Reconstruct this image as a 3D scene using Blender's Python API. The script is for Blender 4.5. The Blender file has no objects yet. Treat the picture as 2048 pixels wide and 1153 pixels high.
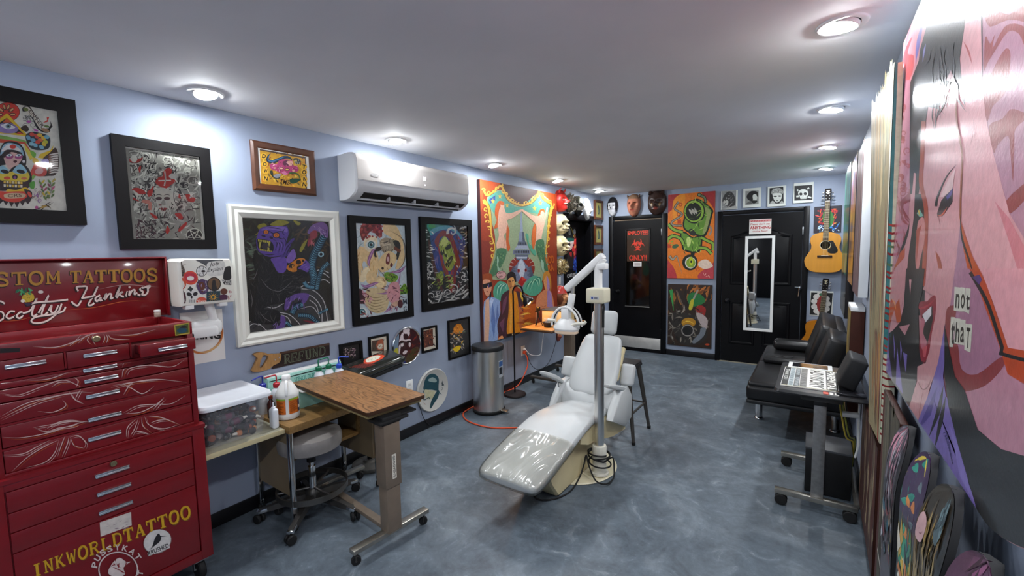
import bpy, bmesh, math, random
from math import sin, cos, pi, radians
from mathutils import Vector, Matrix, noise
random.seed(7)
S = bpy.context.scene
COL = S.collection

# ------------------------------------------------------------------ camera
FPX = 881.94                      # focal length in pixels of the 2048x1153 frame
YAW, PITCH, ROLL = 0.607551, 0.082848, -0.018822
CAM = Vector((2.87913, 0.0, 1.58954))
W, D, H = 3.1507, 6.687, 2.44      # room width, distance of the end wall, ceiling height
YB = -2.2                          # wall behind the camera
_f = Vector((-sin(YAW)*cos(PITCH), cos(YAW)*cos(PITCH), -sin(PITCH)))
_r0 = Vector((cos(YAW), sin(YAW), 0)); _u0 = _r0.cross(_f)
_r = _r0*cos(ROLL) + _u0*sin(ROLL); _u = -_r0*sin(ROLL) + _u0*cos(ROLL)
cd = bpy.data.cameras.new('camera'); cam = bpy.data.objects.new('camera', cd); COL.objects.link(cam)
cam.matrix_world = Matrix(((_r.x, _u.x, -_f.x, CAM.x), (_r.y, _u.y, -_f.y, CAM.y), (_r.z, _u.z, -_f.z, CAM.z), (0, 0, 0, 1)))
cd.sensor_width = 36; cd.lens = FPX/2048*36; cd.clip_start = 0.02
S.camera = cam

# ------------------------------------------------------------------ light and exposure
wd = bpy.data.worlds.new('world'); S.world = wd; wd.use_nodes = True
wd.node_tree.nodes['Background'].inputs[0].default_value = (0.55, 0.6, 0.7, 1)
wd.node_tree.nodes['Background'].inputs[1].default_value = 0.05
S.view_settings.view_transform = 'Standard'; S.view_settings.look = 'None'
S.view_settings.gamma = 1; S.view_settings.use_curve_mapping = False
S.view_settings.exposure = 0.36
LAMP_POWER = 470.0                 # radiance of the downlight diffusers
S.cycles.max_bounces = 8; S.cycles.diffuse_bounces = 5; S.cycles.glossy_bounces = 4; S.cycles.transparent_max_bounces = 12
S.cycles.sample_clamp_indirect = 6.0
# ------------------------------------------------------------------ helpers
def ray(x, y):
    return _f + _r*((x-1024)/FPX) + _u*((576.5-y)/FPX)
def at(ax, v, x, y):               # where the sight line of a photo pixel meets the plane axis = v
    d = ray(x, y); return CAM + d*((v-CAM[ax])/d[ax])
def srgb(h):
    if isinstance(h, str):
        h = h.lstrip('#'); c = [int(h[i:i+2], 16)/255 for i in (0, 2, 4)]
    else: c = h
    return tuple(((v/12.92) if v <= .04045 else ((v+.055)/1.055)**2.4) for v in c)

MATS = {}
def mat(name, col, rough=.5, metal=0., var=0., scale=8., bump=0., bscale=60., coat=0., spec=.5, col2=None, stretch=None, trans=0., ior=1.45, alpha=1., emit=None, es=0.):
    if name in MATS: return MATS[name]
    m = bpy.data.materials.new(name); m.use_nodes = True; n = m.node_tree; b = n.nodes['Principled BSDF']
    c = srgb(col) if isinstance(col, str) else col
    b.inputs['Base Color'].default_value = (*c, 1); b.inputs['Roughness'].default_value = rough
    b.inputs['Metallic'].default_value = metal; b.inputs['Coat Weight'].default_value = coat; b.inputs['Coat Roughness'].default_value = .08
    b.inputs['Specular IOR Level'].default_value = spec; b.inputs['IOR'].default_value = ior
    b.inputs['Transmission Weight'].default_value = trans; b.inputs['Alpha'].default_value = alpha
    if emit: b.inputs['Emission Color'].default_value = (*srgb(emit), 1); b.inputs['Emission Strength'].default_value = es
    tc = n.nodes.new('ShaderNodeTexCoord'); mp = n.nodes.new('ShaderNodeMapping'); n.links.new(tc.outputs['Object'], mp.inputs[0])
    if stretch: mp.inputs['Scale'].default_value = stretch
    c2 = (srgb(col2) if isinstance(col2, str) else col2) if col2 else tuple(min(1, v*(1+var)) for v in c)
    c1 = c if col2 else tuple(v*(1-var) for v in c)
    nz = n.nodes.new('ShaderNodeTexNoise'); nz.inputs['Scale'].default_value = scale; nz.inputs['Detail'].default_value = 4
    n.links.new(mp.outputs[0], nz.inputs['Vector'])
    rp = n.nodes.new('ShaderNodeValToRGB'); rp.color_ramp.elements[0].position = .35; rp.color_ramp.elements[1].position = .65
    rp.color_ramp.elements[0].color = (*c1, 1); rp.color_ramp.elements[1].color = (*c2, 1)
    n.links.new(nz.outputs[0], rp.inputs[0]); n.links.new(rp.outputs[0], b.inputs['Base Color'])
    if bump:
        nb = n.nodes.new('ShaderNodeTexNoise'); nb.inputs['Scale'].default_value = bscale; nb.inputs['Detail'].default_value = 5
        n.links.new(mp.outputs[0], nb.inputs['Vector'])
        bp = n.nodes.new('ShaderNodeBump'); bp.inputs['Strength'].default_value = bump; bp.inputs['Distance'].default_value = .004
        n.links.new(nb.outputs[0], bp.inputs['Height']); n.links.new(bp.outputs[0], b.inputs['Normal'])
    MATS[name] = m; return m

def paintmat(name, rough=.5, coat=0., bump=.05, bscale=90.):      # painted colours held in the mesh's colour attribute, a little brushed
    if name in MATS: return MATS[name]
    m = mat(name, (.5, .5, .5), rough, 0, 0, 8, bump, bscale, coat); n = m.node_tree; b = n.nodes['Principled BSDF']
    a = n.nodes.new('ShaderNodeAttribute'); a.attribute_name = 'Col'
    tc = n.nodes.new('ShaderNodeTexCoord'); nz = n.nodes.new('ShaderNodeTexNoise'); nz.inputs['Scale'].default_value = 45; nz.inputs['Detail'].default_value = 6
    n.links.new(tc.outputs['Object'], nz.inputs['Vector'])
    mr = n.nodes.new('ShaderNodeMapRange'); mr.inputs[1].default_value = .3; mr.inputs[2].default_value = .7; mr.inputs[3].default_value = .86; mr.inputs[4].default_value = 1.1
    n.links.new(nz.outputs[0], mr.inputs[0])
    vm = n.nodes.new('ShaderNodeVectorMath'); vm.operation = 'SCALE'; n.links.new(a.outputs['Color'], vm.inputs[0]); n.links.new(mr.outputs[0], vm.inputs['Scale'])
    n.links.new(vm.outputs[0], b.inputs['Base Color']); return m

class MB:
    def __init__(s): s.v = []; s.f = []; s.mi = []; s.mats = []; s.cur = 0; s.cols = None
    def use(s, m):
        if m not in s.mats: s.mats.append(m)
        s.cur = s.mats.index(m); return s
    def add(s, vs, fs):
        o = len(s.v); s.v += [Vector(p) for p in vs]
        for f in fs: s.f.append(tuple(i+o for i in f)); s.mi.append(s.cur)
        return s
    def rbox(s, lo, hi, r=0., seg=2, M=None):
        lo = Vector(lo); hi = Vector(hi); bm = bmesh.new(); bmesh.ops.create_cube(bm, size=1)
        sz = hi-lo; c = (hi+lo)/2
        for v in bm.verts: v.co = Vector((v.co.x*sz.x, v.co.y*sz.y, v.co.z*sz.z))
        if r > 0: bmesh.ops.bevel(bm, geom=bm.edges[:], offset=min(r, min(abs(sz.x), abs(sz.y), abs(sz.z))*.49), segments=seg, profile=.5, affect='EDGES')
        bm.verts.index_update()
        if M is None: vs = [v.co+c for v in bm.verts]
        else: vs = [M @ (v.co+c) for v in bm.verts]
        s.add(vs, [[v.index for v in f.verts] for f in bm.faces]); bm.free(); return s
    def cyl(s, p0, p1, r0, r1=None, n=20, caps=True):
        return s.tube([p0, p1], [r0, r0 if r1 is None else r1], n, caps)
    def tube(s, pts, rad, n=10, caps=True, closed=False):
        pts = [Vector(p) for p in pts]; k = len(pts)
        if not hasattr(rad, '__len__'): rad = [rad]*k
        vs = []; fs = []; prev = None
        for i, p in enumerate(pts):
            if closed: t = pts[(i+1) % k]-pts[i-1]
            else: t = pts[min(i+1, k-1)]-pts[max(i-1, 0)]
            if t.length < 1e-9: t = Vector((0, 0, 1))
            t.normalize()
            if prev is None:
                a = Vector((0, 0, 1)) if abs(t.z) < .9 else Vector((1, 0, 0))
                a = (a - t*a.dot(t)).normalized()
            else:
                a = prev - t*prev.dot(t)
                a = a.normalized() if a.length > 1e-6 else t.orthogonal().normalized()
            prev = a; b = t.cross(a)
            for j in range(n):
                w = 2*pi*j/n; vs.append(p + (a*cos(w)+b*sin(w))*rad[i])
        for i in range(k if closed else k-1):
            for j in range(n):
                i2 = (i+1) % k
                fs.append((i*n+j, i*n+(j+1) % n, i2*n+(j+1) % n, i2*n+j))
        if caps and not closed:
            fs.append(tuple(range(n))[::-1]); fs.append(tuple((k-1)*n+j for j in range(n)))
        return s.add(vs, fs)
    def lathe(s, prof, c=(0, 0, 0), n=28, axis=(0, 0, 1), sx=1., sy=1.):
        z = Vector(axis).normalized(); x = Vector((1, 0, 0)) if abs(z.x) < .9 else Vector((0, 1, 0))
        x = (x-z*x.dot(z)).normalized(); y = z.cross(x); c = Vector(c); vs = []; fs = []
        for r, h in prof:
            for j in range(n):
                w = 2*pi*j/n; vs.append(c + x*(r*cos(w)*sx) + y*(r*sin(w)*sy) + z*h)
        for i in range(len(prof)-1):
            for j in range(n): fs.append((i*n+j, i*n+(j+1) % n, (i+1)*n+(j+1) % n, (i+1)*n+j))
        if prof[0][0] > 1e-6: fs.append(tuple(range(n))[::-1])
        if prof[-1][0] > 1e-6: fs.append(tuple((len(prof)-1)*n+j for j in range(n)))
        return s.add(vs, fs)
    def loft(s, rings, caps=True, closed=True):
        n = len(rings[0]); vs = [p for r in rings for p in r]; fs = []
        for i in range(len(rings)-1):
            for j in range(n if closed else n-1): fs.append((i*n+j, i*n+(j+1) % n, (i+1)*n+(j+1) % n, (i+1)*n+j))
        if caps: fs.append(tuple(range(n))[::-1]); fs.append(tuple((len(rings)-1)*n+j for j in range(n)))
        return s.add(vs, fs)
    def prism(s, poly, d):
        d = Vector(d); poly = [Vector(p) for p in poly]; return s.loft([poly, [p+d for p in poly]])
    def ball(s, c, r, n=16, m=10):
        r = r if hasattr(r, '__len__') else (r, r, r); c = Vector(c); rings = []
        for i in range(1, m):
            t = pi*i/m; rings.append([c+Vector((r[0]*sin(t)*cos(2*pi*j/n), r[1]*sin(t)*sin(2*pi*j/n), -r[2]*cos(t))) for j in range(n)])
        s.loft(rings); return s
    def build(s, name, m=None, parent=None, smooth=38, sub=0, M=None, recalc=True):
        me = bpy.data.meshes.new(name); base = Vector((0, 0, 0))
        p = parent
        while p is not None: base += p.location; p = p.parent
        me.from_pydata([tuple((v if M is None else M @ v)-base) for v in s.v], [], s.f)
        for mm in (s.mats or [m]): me.materials.append(mm)
        if s.mats:
            me.polygons.foreach_set('material_index', s.mi)
        if recalc:
            bm = bmesh.new(); bm.from_mesh(me); bmesh.ops.recalc_face_normals(bm, faces=bm.faces[:]); bm.to_mesh(me); bm.free()
        me.update()
        if smooth:
            me.polygons.foreach_set('use_smooth', [True]*len(me.polygons)); me.set_sharp_from_angle(angle=radians(smooth))
        o = bpy.data.objects.new(name, me); COL.objects.link(o)
        if parent: o.parent = parent
        if sub:
            md = o.modifiers.new('sub', 'SUBSURF'); md.levels = sub; md.render_levels = sub
        return o

def tag(o, label=None, cat=None, group=None, kind=None):
    if label: o['label'] = label
    if cat: o['category'] = cat
    if group: o['group'] = group
    if kind: o['kind'] = kind
    return o
def thing(name, label, cat, loc=(0, 0, 0), group=None):
    o = bpy.data.objects.new(name, None); COL.objects.link(o); o.location = loc; o.empty_display_size = .1
    return tag(o, label, cat, group)
def struct(o): o['kind'] = 'structure'; return o
def copy_tree(o, parent=None):
    c = o.copy(); COL.objects.link(c); c.parent = parent
    for ch in [x for x in bpy.data.objects if x.parent == o]: copy_tree(ch, c)
    return c

def spline(pts, n=6, closed=False):
    P = [Vector(p) for p in pts]; k = len(P); out = []
    for i in range(k if closed else k-1):
        a = P[i-1] if closed or i > 0 else P[0]*2-P[1]; b = P[i]; c = P[(i+1) % k]
        d = P[(i+2) % k] if closed or i+2 < k else P[-1]*2-P[-2]
        for j in range(n):
            t = j/n; out.append(.5*((2*b)+(c-a)*t+(2*a-5*b+4*c-d)*t*t+(3*b-a-3*c+d)*t*t*t))
    if not closed: out.append(P[-1])
    return out

# ---- writing: outlines of the built-in letter shapes, laid out flat
_tc = {}
def letters(txt, bold=0., shear=0., space=1.):
    k = (txt, bold, shear, space)
    if k in _tc: return _tc[k]
    c = bpy.data.curves.new('t', 'FONT'); c.body = txt; c.size = 1; c.offset = bold; c.shear = shear; c.space_character = space; c.resolution_u = 3
    o = bpy.data.objects.new('t', c); COL.objects.link(o)
    dg = bpy.context.evaluated_depsgraph_get(); me = bpy.data.meshes.new_from_object(o.evaluated_get(dg))
    vs = [v.co.to_2d() for v in me.vertices]; fs = [tuple(p.vertices) for p in me.polygons]
    bpy.data.objects.remove(o); bpy.data.curves.remove(c); bpy.data.meshes.remove(me)
    if vs:
        x0 = min(v.x for v in vs); x1 = max(v.x for v in vs); y0 = min(v.y for v in vs); y1 = max(v.y for v in vs)
        vs = [((v.x-x0)/max(1e-6, x1-x0), (v.y-y0)/max(1e-6, y1-y0)) for v in vs]
    _tc[k] = (vs, fs); return _tc[k]

# slab-serif capitals drawn with strokes: ((x, y) points, stem width)
SLAB = {
 'C': [(((.88,.72),(.8,.92),(.5,1),(.2,.88),(.1,.5),(.2,.12),(.5,0),(.8,.08),(.9,.3)),.2),(((.86,.66),(.86,1)),.1)],
 'U': [(((.22,1),(.22,.3),(.34,.05),(.55,0),(.72,.08),(.78,.3),(.78,1)),.18),(((.02,.97),(.42,.97)),.1),(((.6,.97),(.98,.97)),.1)],
 'S': [(((.82,.72),(.75,.93),(.5,1),(.2,.92),(.16,.7),(.35,.56),(.65,.46),(.84,.3),(.8,.08),(.5,0),(.25,.07),(.15,.28)),.19),(((.84,.66),(.84,1)),.1),(((.14,.0),(.14,.34)),.1)],
 'T': [(((.5,1),(.5,0)),.24),(((.02,.95),(.98,.95)),.14),(((.06,.95),(.06,.68)),.1),(((.94,.95),(.94,.68)),.1),(((.25,.04),(.75,.04)),.1)],
 'O': [(((.5,1),(.8,.85),(.9,.5),(.8,.15),(.5,0),(.2,.15),(.1,.5),(.2,.85),(.5,1)),.2)],
 'M': [(((.16,0),(.16,1)),.16),(((.84,0),(.84,1)),.2),(((.16,1),(.5,.25)),.16),(((.5,.25),(.84,1)),.1),(((0,.04),(.34,.04)),.09),(((.64,.04),(1,.04)),.09)],
 'A': [(((.12,0),(.5,1)),.1),(((.5,1),(.85,0)),.22),(((.28,.33),(.7,.33)),.1),(((0,.04),(.3,.04)),.09),(((.62,.04),(1,.04)),.09)],
 'R': [(((.2,0),(.2,1)),.2),(((.2,.95),(.6,.95),(.82,.75),(.6,.52),(.2,.52)),.13),(((.5,.52),(.88,0)),.18),(((0,.04),(.4,.04)),.09),(((.7,.04),(1,.04)),.09),(((0,.96),(.3,.96)),.09)],
 'E': [(((.2,0),(.2,1)),.2),(((.02,.95),(.9,.95)),.11),(((.2,.5),(.7,.5)),.1),(((.02,.05),(.92,.05)),.11),(((.88,1),(.88,.7)),.08),(((.9,0),(.9,.3)),.08),(((.7,.36),(.7,.64)),.07)],
 'F': [(((.2,0),(.2,1)),.2),(((.02,.95),(.9,.95)),.11),(((.2,.5),(.7,.5)),.1),(((.02,.04),(.45,.04)),.09),(((.88,1),(.88,.7)),.08),(((.7,.36),(.7,.64)),.07)],
 'N': [(((.2,0),(.2,1)),.13),(((.2,1),(.8,0)),.18),(((.8,0),(.8,1)),.13),(((0,.04),(.4,.04)),.08),(((0,.96),(.25,.96)),.08),(((.6,.96),(1,.96)),.08)],
 'D': [(((.2,0),(.2,1)),.2),(((.05,.95),(.5,.95),(.82,.8),(.9,.5),(.82,.2),(.5,.05),(.05,.05)),.15)],
 'W': [(((.08,1),(.3,0)),.16),(((.3,0),(.5,.8)),.1),(((.5,.8),(.7,0)),.16),(((.7,0),(.92,1)),.1),(((0,.96),(.22,.96)),.07),(((.8,.96),(1,.96)),.07)],
 'L': [(((.25,1),(.25,.05)),.2),(((.05,.05),(.9,.05)),.11),(((.9,0),(.9,.3)),.08),(((.05,.96),(.5,.96)),.08)],
 'I': [(((.5,0),(.5,1)),.26),(((.2,.04),(.8,.04)),.09),(((.2,.96),(.8,.96)),.09)],
 'K': [(((.2,0),(.2,1)),.2),(((.2,.4),(.82,1)),.1),(((.4,.56),(.85,0)),.2),(((0,.04),(.4,.04)),.08),(((0,.96),(.4,.96)),.08),(((.65,.04),(1,.04)),.08)],
 'G': [(((.88,.72),(.8,.92),(.5,1),(.2,.88),(.1,.5),(.2,.12),(.5,0),(.8,.1),(.86,.42),(.6,.42)),.17)],
}

class Art:
    """Flat painted shapes on a real plane. Shapes are traced in the coordinates of a photo crop and laid onto the plane."""
    def __init__(s, ax, v, sign, step=.00002, lift=.0004):
        s.ax = ax; s.v = v; s.n = Vector((0, 0, 0)); s.n[ax] = sign; s.V = []; s.F = []; s.C = []; s.step = step; s.k = lift; s.o = (0., 0., 1.); s.T = None; s.clipbox = None
    def crop(s, x0, y0, sc): s.o = (x0, y0, sc); return s
    def plane(s, p0, ux, uy):       # own coordinates instead of the photo's: origin, unit vectors
        s.T = (Vector(p0), Vector(ux), Vector(uy)); n = s.T[1].cross(s.T[2]).normalized(); s.n = n; return s
    def px(s, q):
        if s.T: return s.T[0]+s.T[1]*q[0]+s.T[2]*q[1]
        p = at(s.ax, s.v, s.o[0]+q[0]/s.o[2], s.o[1]+q[1]/s.o[2]); return p
    def cl(s, p):
        if s.clipbox:
            for a, lo, hi in s.clipbox: p[a] = min(max(p[a], lo), hi)
        return p
    def poly(s, pts, col, lay=True):
        if lay: s.k += s.step
        o = len(s.V)
        for q in pts: s.V.append(s.cl(s.px(q))+s.n*s.k)
        s.F.append(tuple(range(o, o+len(pts)))); s.C.append(srgb(col)); return s
    def blob(s, pts, col, n=5): return s.poly([tuple(p) for p in spline([Vector((*q, 0)).to_2d() for q in pts], n, True)], col)
    def ell(s, x, y, rx, ry, col, a=0., n=24, t0=0, t1=360):
        ca, sa = cos(radians(a)), sin(radians(a)); ps = []
        for i in range(n):
            w = radians(t0+(t1-t0)*i/(n if t1-t0 == 360 else n-1)); u, v = rx*cos(w), ry*sin(w); ps.append((x+u*ca-v*sa, y+u*sa+v*ca))
        return s.poly(ps, col)
    def line(s, pts, w, col, taper=0, smooth=5, closed=False):
        # taper 0 even, 1 pointed at the end, 2 pointed at both ends
        P = [Vector(p) for p in pts]
        if smooth and len(P) > 2: P = spline(P, smooth, closed)
        if closed and not smooth: P = P+[P[0]]
        if closed and smooth: P = P+[P[0]]
        k = len(P); s.k += s.step; o = len(s.V); c = srgb(col)
        for i, p in enumerate(P):
            t = P[min(i+1, k-1)]-P[max(i-1, 0)]
            if closed and i in (0, k-1): t = P[1]-P[k-2]
            if t.length < 1e-9: t = Vector((1, 0))
            t.normalize(); nn = Vector((-t.y, t.x)); u = i/max(1, k-1)
            ww = w/2*(1 if taper == 0 else (1-u*.95 if taper == 1 else max(.06, sin(pi*u))))
            s.V.append(s.cl(s.px(p+nn*ww))+s.n*s.k); s.V.append(s.cl(s.px(p-nn*ww))+s.n*s.k)
        for i in range(k-1):
            s.F.append((o+2*i, o+2*i+1, o+2*i+3, o+2*i+2)); s.C.append(c)
        return s
    def text(s, txt, p0, p1, h, col, bold=0., shear=0., up=None, space=1.):
        vs, fs = letters(txt, bold, shear, space); s.k += s.step; o = len(s.V); p0 = Vector(p0); p1 = Vector(p1); d = p1-p0
        u = Vector(up) if up else (Vector((d.y, -d.x)).normalized() if not s.T else Vector((-d.y, d.x)).normalized()); u = u.normalized()*h
        for x, y in vs: s.V.append(s.cl(s.px(p0+d*x+u*y))+s.n*s.k)
        for f in fs: s.F.append(tuple(i+o for i in f)); s.C.append(srgb(col))
        return s
    def slab(s, txt, p0, p1, h, col, wk=1., gap=.12, up=None, dx=0, dy=0):
        p0 = Vector(p0)+Vector((dx, dy)); p1 = Vector(p1)+Vector((dx, dy)); d = p1-p0; n = len(txt); cw = 1/(n+gap*(n-1))
        u = Vector(up).normalized()*h if up else (Vector((d.y, -d.x)).normalized()*h if not s.T else Vector((-d.y, d.x)).normalized()*h)
        W_ = d.length*cw
        for i, ch in enumerate(txt):
            x0 = i*cw*(1+gap)
            for pts, w in SLAB.get(ch, []):
                q = [p0+d*(x0+px_*cw)+u*py_ for px_, py_ in pts]
                s.line(q, w*wk*min(W_, h), col, 0, 4 if len(q) > 2 else 0)
        return s
    def build(s, name, m, parent, extra=None):
        mb = MB(); mb.v = s.V; mb.f = s.F; mb.mi = [0]*len(s.F)
        o = mb.build(name, m, parent, smooth=0, recalc=False); me = o.data
        # face every shape outwards
        at_ = me.attributes.new('Col', 'FLOAT_COLOR', 'FACE')
        at_.data.foreach_set('color', [x for c in s.C for x in (*c, 1.)])
        return o
# ------------------------------------------------------------------ room shell
M_wall = mat('wall_paint', '#919caf', .55, var=.04, scale=3, bump=.06, bscale=140)
M_ceil = mat('ceiling_paint', '#eaeaec', .8, var=.03, scale=2, bump=.05, bscale=200)
M_black = mat('black_gloss_paint', '#0a0a0c', .35, var=.2, scale=6, bump=.04, bscale=40, spec=.3)
M_doorb = mat('door_black_paint', '#08080b', .4, var=.2, scale=5, bump=.08, bscale=60, spec=.22)
M_trimb = mat('baseboard_black', '#0d0d11', .4, var=.2, scale=5)

def floormat():
    m = mat('stained_concrete', '#45525f', .42, var=.2, scale=2, bump=.12, bscale=35); n = m.node_tree; b = n.nodes['Principled BSDF']
    tc = n.nodes.new('ShaderNodeTexCoord')
    def nz(sc, det, dist=0., rough=.6):
        t = n.nodes.new('ShaderNodeTexNoise'); t.inputs['Scale'].default_value = sc; t.inputs['Detail'].default_value = det
        t.inputs['Distortion'].default_value = dist; t.inputs['Roughness'].default_value = rough
        n.links.new(tc.outputs['Object'], t.inputs['Vector']); return t
    def ramp(t, els):
        r = n.nodes.new('ShaderNodeValToRGB'); cr = r.color_ramp
        while len(cr.elements) < len(els): cr.elements.new(.5)
        for e, (p, c) in zip(cr.elements, els): e.position = p; e.color = (*srgb(c), 1)
        n.links.new(t.outputs[0], r.inputs[0]); return r
    a = ramp(nz(1.6, 9, .9, .62), [(.3, '#31373d'), (.45, '#545e67'), (.55, '#65707a'), (.68, '#9ba6ad')])
    c = ramp(nz(5.5, 10, 1.4, .68), [(.3, '#343b43'), (.5, '#5a646d'), (.6, '#6b7781'), (.75, '#bfc7cb')])
    d = ramp(nz(34, 6, .3, .7), [(.35, '#3d444c'), (.62, '#5e6973'), (.74, '#b4bec6')])
    def mix(x, y, f):
        k = n.nodes.new('ShaderNodeMix'); k.data_type = 'RGBA'; k.inputs[0].default_value = f
        n.links.new(x.outputs[2] if x.bl_idname == 'ShaderNodeMix' else x.outputs[0], k.inputs[6]); n.links.new(y.outputs[0], k.inputs[7]); return k
    k = mix(mix(a, c, .5), d, .25); n.links.new(k.outputs[2], b.inputs['Base Color'])
    r = n.nodes.new('ShaderNodeMapRange'); r.inputs[3].default_value = .3; r.inputs[4].default_value = .6
    n.links.new(nz(4, 6).outputs[0], r.inputs[0]); n.links.new(r.outputs[0], b.inputs['Roughness'])
    return m
M_floor = floormat()
T = .12
mb = MB(); mb.rbox((-.3, YB-.1, -.1), (W+.15, D+.15, 0)); struct(mb.build('floor', M_floor, smooth=0))
mb = MB(); mb.rbox((-.3, YB-.1, H), (W+.15, D+.15, H+.1)); struct(mb.build('ceiling', M_ceil, smooth=0))
DL0, DL1, DLZ = 5.46, 6.29, 2.03   # doorway in the left wall
mb = MB(); mb.rbox((-T, YB, 0), (0, DL0, H)); mb.rbox((-T, DL1, 0), (0, D, H)); mb.rbox((-T, DL0, DLZ), (0, DL1, H)); struct(mb.build('wall_left', M_wall, smooth=0))
mb = MB(); mb.rbox((-T, D, 0), (W+T, D+T, H)); struct(mb.build('wall_back', M_wall, smooth=0))
mb = MB(); mb.rbox((W, YB, 0), (W+T, D, H)); struct(mb.build('wall_right', M_wall, smooth=0))
mb = MB(); mb.rbox((-T, YB-T, 0), (W+T, YB, H)); struct(mb.build('wall_front', M_wall, smooth=0))
BH = .085
mb = MB(); mb.rbox((0, YB, 0), (.014, DL0-.07, BH), .004); struct(mb.build('baseboard_left', M_trimb))
mb = MB(); mb.rbox((0, DL1+.07, 0), (.014, D, BH), .004); struct(mb.build('baseboard_left', M_trimb))
mb = MB(); mb.rbox((1.036, D-.014, 0), (1.718, D, BH), .004); struct(mb.build('baseboard_back', M_trimb))
mb = MB(); mb.rbox((2.778, D-.014, 0), (W, D, BH), .004); struct(mb.build('baseboard_back', M_trimb))
mb = MB(); mb.rbox((W-.014, YB, 0), (W, D-.014, BH), .004); struct(mb.build('baseboard_right', M_trimb))

# left doorway: casing, deep jamb and the black slab set back in it
M_chrome = mat('chrome', '#d4d6d8', .14, 1., var=.03)
M_steel = mat('brushed_steel', '#e2e0dc', .3, 1., var=.06, scale=12, stretch=(30, 30, .6))
M_white = mat('white_plastic', '#e4e5e3', .35, var=.02)
mb = MB()
mb.rbox((0, DL0-.07, 0), (.02, DL0, DLZ+.075), .004); mb.rbox((0, DL1, 0), (.02, DL1+.07, DLZ+.075), .004); mb.rbox((0, DL0, DLZ), (.02, DL1, DLZ+.075), .004)
mb.rbox((-T, DL0-.001, 0), (.0, DL0+.012, DLZ)); mb.rbox((-T, DL1-.012, 0), (0, DL1+.001, DLZ)); mb.rbox((-T, DL0, DLZ-.012), (0, DL1, DLZ+.001))
d1 = mb.build('door_1', M_doorb); struct(d1)
mb = MB(); mb.rbox((-T-.02, DL0+.012, .01), (-T+.01, DL1-.012, DLZ-.012)); struct(mb.build('door_slab', M_doorb, d1))
mb = MB(); mb.lathe([(.026, 0), (.026, .006), (.012, .01), (.012, .04), (.026, .05), (.03, .065), (.022, .08), (0, .084)], (-T+.01, DL0+.08, .98), 20, (1, 0, 0)); struct(mb.build('door_knob', M_black, d1))

# glazed door, back wall
GX0, GX1 = .205, .965
mb = MB(); mb.rbox((.134, D-.03, 0), (GX0, D, 2.105), .006); mb.rbox((GX1, D-.03, 0), (1.035, D, 2.105), .006); mb.rbox((GX0, D-.03, 2.045), (GX1, D, 2.105), .006)
mb.rbox((GX0, D-.016, 0), (GX1, D, .035))
d2 = mb.build('door_2', M_doorb); struct(d2)
mb = MB(); px0, px1, pz0, pz1 = .415, .785, .715, 1.885; y0, y1 = D-.016, D-.001
mb.rbox((GX0+.004, y0, .035), (px0, y1, 2.03)); mb.rbox((px1, y0, .035), (GX1-.004, y1, 2.03)); mb.rbox((px0, y0, .035), (px1, y1, pz0)); mb.rbox((px0, y0, pz1), (px1, y1, 2.03))
struct(mb.build('door_slab', M_doorb, d2, smooth=0))
mb = MB()
for a, b_ in (((px0-.012, pz0-.012), (px1+.012, pz0+.006)), ((px0-.012, pz1-.006), (px1+.012, pz1+.012)), ((px0-.012, pz0), (px0+.006, pz1)), ((px1-.006, pz0), (px1+.012, pz1))):
    mb.rbox((a[0], y0-.008, a[1]), (b_[0], y0+.002, b_[1]), .003)
struct(mb.build('glazing_bead', M_black, d2))
M_dpane = mat('dark_window_pane', '#0a0806', .06, var=.3, scale=4, coat=1.)
mb = MB(); mb.rbox((px0, D-.012, pz0), (px1, D-.004, pz1)); struct(mb.build('glass_pane', M_dpane, d2, smooth=0))
mb = MB(); mb.rbox((GX0+.02, y0-.003, .055), (GX1-.01, y0+.001, .225), .001); struct(mb.build('kick_plate', mat('kick_plate_metal', '#cfcdc8', .45, .6, var=.08, scale=10), d2))
mb = MB(); mb.rbox((px0-.01, y0-.022, pz0-.018), (px1+.005, y0, pz0-.008), .002); struct(mb.build('sill_strip', mat('sill_metal', '#b9b6b0', .3, .8), d2))
mb = MB(); mb.lathe([(.028, 0), (.028, .006), (.012, .01), (.012, .035), (.026, .045), (.03, .06), (.02, .074), (0, .078)], (.285, y0, .93), 20, (0, -1, 0)); struct(mb.build('door_knob', M_black, d2))
for z in (1.83, .33):
    mb = MB(); mb.rbox((GX1-.012, D-.033, z-.05), (GX1+.004, D-.012, z+.05), .003); struct(mb.build('hinge', mat('hinge_metal', '#8d8f92', .35, .9) if z > 1 else M_black, d2))
mb = MB(); mb.rbox((GX0+.03, D-.019, 2.03), (GX1-.02, D-.006, 2.045)); struct(mb.build('weather_strip', mat('raw_wood_strip', '#7d6a55', .7), d2))

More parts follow.
